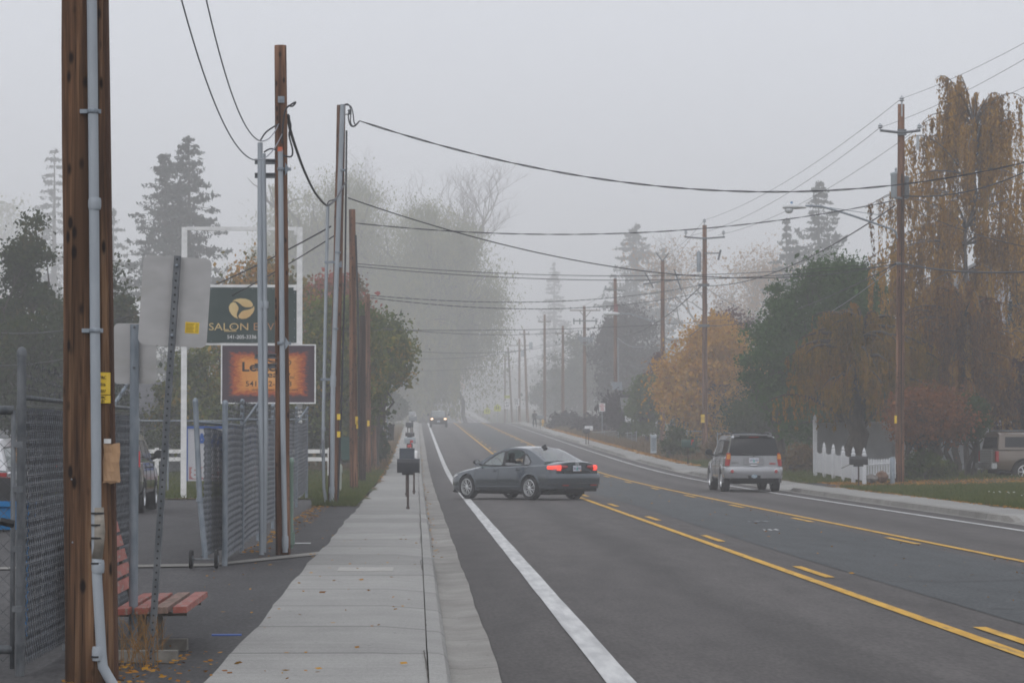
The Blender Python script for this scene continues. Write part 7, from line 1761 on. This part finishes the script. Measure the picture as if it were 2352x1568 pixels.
LM = {
 'dark_green': leafmat('dark_green_leaves', [(.012, .024, .009), (.024, .042, .013), (.042, .064, .018), (.11, .075, .018)]),
 'spruce': leafmat('spruce_needles', [(.010, .018, .016), (.018, .030, .025), (.030, .045, .036)], trans=.15),
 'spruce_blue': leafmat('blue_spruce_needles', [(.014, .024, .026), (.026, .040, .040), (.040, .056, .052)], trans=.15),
 'maple_mix': leafmat('turning_maple_leaves', [(0.053, 0.075, 0.024), (0.105, 0.112, 0.027), (0.360, 0.195, 0.033), (0.600, 0.240, 0.033)], big=.5),
 'maple_red': leafmat('red_green_leaves', [(0.076, 0.092, 0.036), (0.153, 0.107, 0.046), (0.383, 0.082, 0.065), (0.510, 0.128, 0.102)], big=.45),
 'maple_gy': leafmat('yellow_green_leaves', [(0.039, 0.066, 0.018), (0.083, 0.117, 0.027), (0.165, 0.173, 0.033), (0.450, 0.247, 0.036)], big=.6),
 'gold': leafmat('golden_leaves', [(0.234, 0.114, 0.018), (0.439, 0.207, 0.025), (0.508, 0.300, 0.035), (0.380, 0.134, 0.019)], big=.6),
 'lime': leafmat('light_green_leaves', [(0.054, 0.084, 0.027), (0.088, 0.128, 0.035), (0.135, 0.169, 0.041)]),
 'shrub_green': leafmat('shrub_green_leaves', [(0.029, 0.044, 0.018), (0.052, 0.078, 0.026), (0.111, 0.117, 0.026)]),
 'juniper': leafmat('juniper_green', [(0.014, 0.038, 0.010), (0.031, 0.074, 0.018), (0.053, 0.110, 0.026), (0.077, 0.132, 0.041)], trans=.2, big=.7),
 'purple': leafmat('dark_purple_leaves', [(.018, .014, .018), (.030, .022, .027), (.045, .030, .034)]),
 'maroon': leafmat('maroon_leaves', [(0.036, 0.012, 0.014), (0.072, 0.019, 0.022), (0.120, 0.031, 0.031)]),
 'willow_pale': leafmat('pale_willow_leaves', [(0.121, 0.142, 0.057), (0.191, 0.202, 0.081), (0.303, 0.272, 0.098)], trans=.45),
 'willow_orange': leafmat('orange_willow_leaves', [(.12, .070, .036), (.20, .110, .036), (.34, .185, .04), (.48, .27, .05), (.24, .18, .05)], trans=.4, big=.45),
 'willow_gold': leafmat('gold_green_willow_leaves', [(0.076, 0.070, 0.017), (0.165, 0.108, 0.017), (0.266, 0.150, 0.019), (0.215, 0.078, 0.019)], trans=.4, big=.5),
 'willow_rust': leafmat('rust_willow_leaves', [(.07, .040, .024), (.13, .062, .026), (.24, .115, .026), (.30, .18, .03)], trans=.4, big=.5),
 'tan_sparse': leafmat('tan_sparse_leaves', [(0.208, 0.114, 0.046), (0.338, 0.182, 0.058), (0.442, 0.247, 0.065)]),
 'brown_shrub': leafmat('brown_shrub_leaves', [(0.085, 0.047, 0.032), (0.168, 0.075, 0.041), (0.279, 0.113, 0.041), (0.117, 0.055, 0.041)], big=1.2),
 'dry': leafmat('dry_grass', [(.10, .065, .03), (.17, .11, .05), (.06, .055, .025)]),
 'grassy': leafmat('grass_blades', [(0.061, 0.083, 0.022), (0.094, 0.116, 0.031), (0.143, 0.138, 0.044)], big=.5),
 'litter': leafmat('fallen_leaf_colours', [(.22, .085, .025), (.34, .15, .03), (.45, .24, .04), (.18, .07, .03)], trans=.1, big=1.5),
}
# --- left side, near to far
broadleaf('dark pointed tree with orange-tinged tip left of the nearest pole', 62, 118, 478, 190, 21, LM['dark_green'], base=.10, n=24000, ls=.15, clumps=80, rc=.15, core=.3)
broadleaf('broad dark tree filling the gap just right of the nearest pole', 225, 124, 590, 210, 22, LM['dark_green'], base=.10, n=22000, ls=.15, clumps=70, rc=.16)
broadleaf('low dark bushy tree behind the parked cars at the left edge', 120, 112, 690, 300, 23, LM['dark_green'], base=.06, n=20000, ls=.15, clumps=70, rc=.16)
broadleaf('dark green tree with amber patches standing directly behind the low sign', 440, 126, 800, 170, 24, LM['maple_gy'], base=.08, n=14000, ls=.15, clumps=50, rc=.17)
broadleaf('orange and green maple rising behind the salon banner', 590, 140, 552, 270, 25, LM['maple_mix'], base=.15, n=26000, ls=.16, clumps=85, rc=.15)
broadleaf('red-topped tree behind the leaning conduit pole', 768, 158, 592, 210, 26, LM['maple_red'], base=.2, n=20000, ls=.18, clumps=70, rc=.15)
broadleaf('round green and yellow maple overhanging the left verge', 775, 126, 665, 225, 27, LM['maple_gy'], base=.14, n=26000, ls=.15, clumps=85, rc=.15)
broadleaf('bough-heavy green maple with red tips reaching towards the road', 862, 138, 716, 155, 28, LM['maple_gy'], base=.42, n=13000, ls=.16, clumps=46, rc=.17, lean=.15)
broadleaf('dark leafy tree behind the plum realty sign', 640, 132, 780, 200, 29, LM['dark_green'], base=.04, n=18000, ls=.16, clumps=60, rc=.17)
broadleaf('dark under-storey tree below the round maple', 790, 142, 860, 180, 30, LM['dark_green'], base=.04, n=14000, ls=.17, clumps=50, rc=.18)
broadleaf('clipped rounded hedge shrub behind the ranch rails', 348, 116, 986, 60, 31, LM['shrub_green'], base=.02, n=5000, ls=.10, clumps=30, rc=.2, cat='shrub', name='shrub')
broadleaf('dark hedge shrub beside the tan timber pole', 866, 145, 985, 56, 32, LM['dark_green'], base=.02, n=6000, ls=.12, clumps=30, rc=.2, cat='shrub', name='shrub')
conifer('tall dark spruce with two leaders behind the salon sign', 432, 290, 312, 360, 41, LM['spruce'], n_wh=46, tops=2, ls=.40, per=44, sparse=.03, pw=.55)
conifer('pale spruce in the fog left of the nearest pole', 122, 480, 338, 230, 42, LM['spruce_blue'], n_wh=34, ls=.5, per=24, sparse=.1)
conifer('shorter spruce between the two tall spruces', 258, 420, 480, 170, 43, LM['spruce'], n_wh=26, ls=.5, per=20)
broadleaf('very faint broad tree at the left edge of the fog', 10, 720, 395, 190, 44, LM['willow_pale'], base=.1, n=9000, ls=.5, clumps=60, rc=.16)
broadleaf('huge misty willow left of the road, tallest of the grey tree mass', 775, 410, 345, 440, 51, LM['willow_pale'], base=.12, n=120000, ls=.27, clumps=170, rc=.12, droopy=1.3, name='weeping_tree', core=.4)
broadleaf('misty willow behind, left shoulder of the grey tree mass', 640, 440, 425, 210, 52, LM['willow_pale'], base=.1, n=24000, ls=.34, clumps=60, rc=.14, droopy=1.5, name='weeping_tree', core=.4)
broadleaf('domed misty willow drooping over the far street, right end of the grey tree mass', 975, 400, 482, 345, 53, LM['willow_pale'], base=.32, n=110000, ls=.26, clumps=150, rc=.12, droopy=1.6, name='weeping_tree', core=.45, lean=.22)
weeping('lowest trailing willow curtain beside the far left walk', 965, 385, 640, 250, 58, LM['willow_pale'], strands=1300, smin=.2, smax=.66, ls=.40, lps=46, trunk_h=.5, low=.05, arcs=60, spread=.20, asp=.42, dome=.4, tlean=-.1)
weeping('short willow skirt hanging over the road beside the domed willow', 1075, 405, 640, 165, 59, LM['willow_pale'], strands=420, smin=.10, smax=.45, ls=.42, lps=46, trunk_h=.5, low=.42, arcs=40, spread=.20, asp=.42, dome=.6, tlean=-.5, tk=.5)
bare('leafless crown with fine branching above the willow', 965, 465, 350, 235, 54, lean=.10, depth=7, lowf=.30)
bare('second leafless crown, higher and fainter, left of the first', 770, 520, 338, 220, 55, depth=7, lowf=.30)
broadleaf('small grey-green tree at the far end of the left walk', 905, 300, 905, 60, 56, LM['dark_green'], base=.1, n=5000, ls=.25, clumps=30, rc=.2)
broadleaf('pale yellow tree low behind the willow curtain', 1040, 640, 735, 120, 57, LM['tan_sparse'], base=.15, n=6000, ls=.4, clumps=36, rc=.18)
# --- right side
weeping('tall weeping birch with rusty hanging strands at the right edge', 2222, 116, 158, 480, 61, LM['willow_orange'], strands=2300, smin=.06, smax=.22, ls=.115, lps=72, trunk_h=.5, low=.10, arcs=130, barkm='bark_grey', spread=.040, tq=5, asp=.40, dome=.28, tk=.24, dpw=3.6)
weeping('low spreading willow with golden green curtains and a dark trunk behind the picket fence', 1965, 111, 690, 390, 62, LM['willow_gold'], strands=2400, smin=.14, smax=.42, ls=.115, lps=52, trunk_h=.55, low=.42, arcs=80, spread=.03, tq=6, asp=.42, dome=.5, dpw=3, tk=2.1)
weeping('orange willow mass under the tall birch behind the lamp pole', 2200, 113, 640, 360, 63, LM['willow_rust'], strands=2400, smin=.15, smax=.5, ls=.115, lps=52, trunk_h=.5, low=.30, arcs=80, spread=.035, tq=7, asp=.42, dome=.4, tk=.6, dpw=3)
broadleaf('dense dark green juniper-like tree left of the lamp pole', 1915, 128, 548, 350, 64, LM['juniper'], base=.08, n=80000, ls=.11, clumps=130, rc=.12, name='evergreen_tree', lean=.08)
broadleaf('lower left lobe of dark evergreen leaning over the wagon', 1795, 131, 668, 180, 65, LM['juniper'], base=.20, n=32000, ls=.11, clumps=60, rc=.15, name='evergreen_tree')
broadleaf('bright golden maple behind the crossarm pole', 1632, 180, 742, 275, 66, LM['gold'], base=.16, n=34000, ls=.17, clumps=110, rc=.12)
broadleaf('light green tree left of the golden maple', 1486, 207, 842, 100, 67, LM['lime'], base=.08, n=14000, ls=.16, clumps=50, rc=.16)
broadleaf('wide green bushy tree between golden maple and evergreen', 1760, 152, 862, 190, 68, LM['shrub_green'], base=.05, n=18000, ls=.13, clumps=70, rc=.15)
broadleaf('small crimson tree peeping left of the golden maple', 1512, 216, 800, 70, 69, LM['maroon'], base=.15, n=7000, ls=.18, clumps=36, rc=.18)
broadleaf('crimson tree peeping over the golden maple', 1672, 214, 705, 130, 70, LM['maroon'], base=.3, n=8000, ls=.2, clumps=40, rc=.18)
broadleaf('dark purple tree behind the cabinet pole', 1442, 300, 688, 165, 71, LM['purple'], base=.06, n=24000, ls=.25, clumps=90, rc=.15)
broadleaf('grey-green tree left of the purple tree', 1335, 400, 770, 140, 72, LM['dark_green'], base=.05, n=16000, ls=.28, clumps=70, rc=.16)
broadleaf('lower grey-green tree behind the walker', 1268, 450, 838, 95, 73, LM['dark_green'], base=.05, n=10000, ls=.28, clumps=50, rc=.17)
conifer('tall misty spruce behind the purple tree', 1462, 520, 512, 260, 74, LM['spruce'], n_wh=42, ls=.6, per=34, sparse=.05)
conifer('slim small-topped spruce right of the tall misty spruce', 1525, 500, 566, 150, 75, LM['spruce'], n_wh=28, ls=.5, per=20)
conifer('spire-shaped spruce, faintest of the right-hand conifers', 1273, 760, 602, 115, 76, LM['spruce'], n_wh=36, ls=.55, per=20)
conifer('dark spruce peak rising behind the evergreen near the street lamp', 1882, 360, 415, 240, 77, LM['spruce'], n_wh=42, ls=.45, per=36, sparse=.08)
conifer('shorter spruce shoulder left of the dark spruce peak', 1808, 370, 500, 180, 78, LM['spruce'], n_wh=30, ls=.42, per=24)
conifer('dark conifer bough mass at the far right edge', 2352, 140, 575, 120, 79, LM['spruce'], n_wh=24, ls=.25, per=24)
bare('half-bare tree with pale orange leaves behind the golden maple', 1690, 400, 525, 240, 80, LM['tan_sparse'], 11000, .26, depth=7, lowf=.28, leaf_top=.9)
broadleaf('pale orange crown inside the half-bare tree', 1668, 405, 680, 190, 81, LM['tan_sparse'], base=.2, n=9000, ls=.26, clumps=50, rc=.18)
broadleaf('many-stemmed brown and rust shrub behind the lamp pole foot', 2128, 104, 885, 205, 82, LM['brown_shrub'], base=.30, n=17000, ls=.095, clumps=70, rc=.14, cat='shrub', name='shrub', trunks=9, squash=.9)
broadleaf('green-leaved shrub with slanting stem right of the rust shrub', 2215, 106, 900, 120, 83, LM['shrub_green'], base=.42, n=8000, ls=.095, clumps=40, rc=.16, cat='shrub', name='shrub', trunks=3)
broadleaf('low leafy skirt shrub at the foot of the rust shrub', 2120, 103, 1040, 110, 84, LM['shrub_green'], base=.02, n=6000, ls=.09, clumps=40, rc=.17, cat='shrub', name='shrub', trunks=4)
broadleaf('maroon-leaved tree at the right edge above the tan pickup', 2345, 113, 815, 150, 85, LM['maroon'], base=.25, n=12000, ls=.12, clumps=50, rc=.16)
broadleaf('dark tree filling the background behind the pale panel fence', 1960, 165, 800, 330, 86, LM['dark_green'], base=.03, n=20000, ls=.18, clumps=80, rc=.15)
broadleaf('dark tree behind the silver wagon roof', 1660, 205, 870, 230, 87, LM['dark_green'], base=.03, n=16000, ls=.2, clumps=60, rc=.16)
broadleaf('dark tree between light green tree and purple tree', 1440, 232, 900, 120, 88, LM['purple'], base=.03, n=9000, ls=.2, clumps=45, rc=.17)
broadleaf('dark tree beyond the house at the right edge', 2290, 175, 700, 200, 89, LM['dark_green'], base=.05, n=14000, ls=.2, clumps=60, rc=.16)
for i, (px, Y, top, wpx, lm, lab) in enumerate((
    (1560, 158, 985, 80, 'shrub_green', 'green verge shrub left of the crossarm pole'), (1655, 150, 1000, 70, 'dry', 'dry brown shrub at the crossarm pole foot'),
    (1455, 222, 975, 70, 'dark_green', 'dark shrub at the cabinet pole foot'), (1300, 290, 955, 70, 'purple', 'dark shrub behind the far grey mailbox'),
    (1370, 262, 960, 70, 'purple', 'dark shrub behind the no parking sign'), (1700, 128, 1040, 50, 'lime', 'small bright green shrub left of the silver wagon'),
    (1845, 122, 1030, 90, 'dry', 'dry shrub between the silver wagon and the picket fence'))):
    broadleaf(lab, px, Y, top, wpx, 120+i, LM[lm], base=.02, n=4500, ls=.0009*Y, clumps=26, rc=.2, cat='shrub', name='shrub', trunks=4)
# far tree masses closing the street
def far_mass(px0, px1, Y, top0, top1, n, seed, leafm, label):
    r = np.random.default_rng(seed); C = []
    for i in range(n):
        px = px0+(px1-px0)*(i+r.random())/n; yy = Y*(.9+.2*r.random()); t = top0+(top1-top0)*((px-px0)/(px1-px0))+r.normal()*16; c = at(px, t, yy); k = 700; z0_ = gz(yy)
        hh = max(3, c.z-z0_); d = r.normal(size=(k, 3))*np.array([hh*.26, hh*.2, hh*.24]); C.append(np.array([c.x, yy, z0_+hh*.42])+d)
    C = np.concatenate(C); me = quad_mesh('far_treeline', leaves(C, 1.5, seed, .8), leafm); o = link_mesh('far_treeline', me); return stuff(o, label, 'trees')
far_mass(1000, 1320, 1150, 845, 860, 34, 91, LM['dark_green'], 'grey far treeline closing the street in fog')
far_mass(-300, 1000, 950, 690, 800, 60, 92, LM['dark_green'], 'faint treeline behind the left trees')
far_mass(1300, 2700, 900, 800, 740, 60, 93, LM['dark_green'], 'faint treeline behind the right trees')

# ------------------------------------------------------------------ grass, weeds, fallen leaves
def blades(n, xf, y0, y1, zf, hgt, wid, seed, leafm, label, name='lawn_grass'):
    r = np.random.default_rng(seed); Y = r.uniform(y0, y1, n); U = r.random(n); X = xf(Y, U); Z = np.array([gz(y) for y in Y])+zf(X, Y)
    h = hgt*np.exp(r.normal(size=n)*.35); a = r.uniform(0, 6.28, n); lx, ly = r.normal(size=n)*.4*h, r.normal(size=n)*.4*h
    c, s = np.cos(a)*wid, np.sin(a)*wid
    V = np.stack([np.stack([X-c, Y-s, Z], 1), np.stack([X+c, Y+s, Z], 1), np.stack([X+lx, Y+ly, Z+h], 1)], 1).reshape(-1, 3)
    return stuff(link_mesh(name, quad_mesh(name, V, leafm, 3)), label, 'grass')
zr = lambda X, Y: np.interp(X, [13.6, 14.5, 17, 20, 26], [.142, .145, .18, .26, .42])
blades(60000, lambda Y, U: 13.72+U**1.4*11, 55, 93, zr, .085, .016, 1, LM['grassy'], 'short green grass on the right-hand lawn')
blades(26000, lambda Y, U: 13.9+U**1.5*10, 101, 150, zr, .12, .022, 2, LM['grassy'], 'longer grass on the right verge beyond the driveway')
blades(16000, lambda Y, U: 13.9+U**1.5*6, 150, 290, zr, .22, .04, 3, LM['dry'], 'tall dry verge grass far along the right pavement', 'verge_grass')
blades(26000, lambda Y, U: -1.45-U**1.3*9, 77, 128, lambda X, Y: .13+0*X, .09, .02, 4, LM['grassy'], 'green grass strip on the left beyond the parking lot')
blades(7000, lambda Y, U: -2.5+U*1.05, 68.6, 76.3, lambda X, Y: .125+0*X, .10, .016, 5, LM['grassy'], 'grass patch at the foot of the leaning conduit pole')
blades(9000, lambda Y, U: -1.45-U**1.3*5, 128, 300, lambda X, Y: .13+0*X, .16, .035, 6, LM['dry'], 'dry verge grass far along the left walk', 'verge_grass')
def litter(n, xf, y0, y1, zf, size, seed, label, leafm='litter'):
    r = np.random.default_rng(seed); Y = r.uniform(y0, y1, n); X = xf(Y, r); Z = np.array([gz(y) for y in Y])+zf(X, Y)+.008+r.random(n)*.012
    V = leaves(np.stack([X, Y, Z], 1), size, seed, .75, 0, .3, .0).reshape(-1, 4, 3)
    c = V.mean(1, keepdims=True); V = (V-c)*np.array([1, 1, .28])+c; V[:, :, 2] += .008
    o = link_mesh('fallen_leaves', quad_mesh('fallen_leaves', V.reshape(-1, 3), LM[leafm])); return stuff(o, label, 'fallen leaves')
zc_ = lambda X, Y: CRWN(X)+.002
litter(5200, lambda Y, r: 13.9+np.abs(r.normal(size=len(Y)))*1.5+(Y > 93)*.2, 82, 112, zr, .085, 11, 'orange leaves on the lawn and drive by the picket fence')
litter(3600, lambda Y, r: 16.4+r.random(len(Y))*8.6, 92, 106, zr, .085, 12, 'orange leaf carpet under the tan pickup')
litter(5600, lambda Y, r: 13.3+np.abs(r.normal(size=len(Y)))*.8, 140, 300, zr, .17, 13, 'rusty leaf drift along the far right pavement')
litter(2400, lambda Y, r: -1.3-np.abs(r.normal(size=len(Y)))*1.3, 105, 260, lambda X, Y: .14+0*X, .14, 14, 'orange leaf drift along the far left walk')
litter(420, lambda Y, r: -2.45+np.abs(r.normal(size=len(Y)))*.22, 40, 72, lambda X, Y: .115+0*X, .07, 15, 'leaf drift along the foot of the far slatted fence')
litter(300, lambda Y, r: -2.3+np.abs(r.normal(size=len(Y)))*.45, 18.5, 21.5, lambda X, Y: .112+0*X, .055, 16, 'brown leaves round the nearest pole and bench')
litter(90, lambda Y, r: -2.4+r.random(len(Y))*2.5, 19, 50, lambda X, Y: .126+0*X, .05, 17, 'scattered yellow leaves on lot and sidewalk')
litter(900, lambda Y, r: 13.62+r.normal(size=len(Y))*.16, 50, 95, lambda X, Y: .14+0*X, .06, 21, 'orange leaves along the edge of the right-hand lawn')
litter(240, lambda Y, r: .24+np.abs(r.normal(size=len(Y)))*.05, 40, 200, lambda X, Y: .018+0*X, .06, 18, 'leaves caught in the left gutter')
litter(150, lambda Y, r: 5.3+r.random(len(Y))*2.9, 28, 140, zc_, .055, 19, 'stray leaves on the centre turn lane')
# dry weeds at the sign posts
b = MB(); r_ = random.Random(5)
for i in range(38):
    px = r_.choice((285, 300, 330, 350, 345, 320))+r_.uniform(-22, 22); p = at(px, 1535, 19.9+r_.random()*1.2); p.z = .112; h = r_.uniform(.12, .42); dx, dy = r_.uniform(-.16, .18), r_.uniform(-.1, .1)
    b.tube([p, p+Vector((dx*.4, dy*.4, h*.6)), p+Vector((dx, dy, h))], [.0035, .003, .0015], 3, cap=False)
    for k in range(4):
        q = p+Vector((dx*(.3+.17*k), dy*(.3+.17*k), h*(.4+.15*k))); b.tube([q, q+Vector((r_.uniform(-.07, .07), r_.uniform(-.04, .04), .05+.04*r_.random()))], [.0022, .001], 3, cap=False)
stuff(b.build('dry_weeds', mat('dry_stalk', (.30, .17, .06), (.22, .12, .05), (9, 9, 9), rough=.9), fixn=False), 'straw-coloured dry weeds at the foot of the sign posts', 'weeds')
# white wild flowers on the right lawn
b = MB()
for i in range(70):
    y = r_.uniform(70, 77); x = 16.2+r_.uniform(-.9, 1.6); z = gz(y)+.26+r_.uniform(0, .06); b.lathe([(.018, 0), (.024, .012), (.004, .02)], 5, Matrix.Translation((x, y, z)))
stuff(b.build('wild_flowers', mat('white_petals', (.6, .6, .56), rough=.8), fixn=False), 'tiny white flowers in the right-hand lawn', 'flowers')
# litter: flattened paper on the road, blue chalk strip in the lot
for (px, py, w_, mm, lab, nm) in ((1773, 1225, .3, 'line_white', 'flattened white paper scrap lying on the centre lane', 'paper_scrap'), (1745, 1205, .45, 'galv_dark', 'dark flattened scrap lying on the centre lane', 'flat_scrap')):
    Y = 11220/(py-1010.0); c = at(px, py, Y); b = MB(); b.grid([[(c.x-w_/2+w_*i/5, Y-.1+.06*math.sin(i*2.1), CRWN(c.x)+.012+.012*(i % 2)) for i in range(6)], [(c.x-w_/2+w_*i/5, Y+.16+.05*math.cos(i*1.7), CRWN(c.x)+.012+.02*((i+1) % 2)) for i in range(6)]])
    tag(b.build(nm, M[mm], org=(c.x, Y, .05), fixn=False), lab, 'litter')
c = at(522, 1452, 23.6); b = MB(); b.box(c.x-.12, c.x+.12, 23.5, 23.56, .11, .122); tag(b.build('plastic_strip', mat('blue_strip', (.05, .12, .40), rough=.5), org=(c.x, 23.5, .11)), 'thin blue plastic strip lying on the lot asphalt', 'litter')
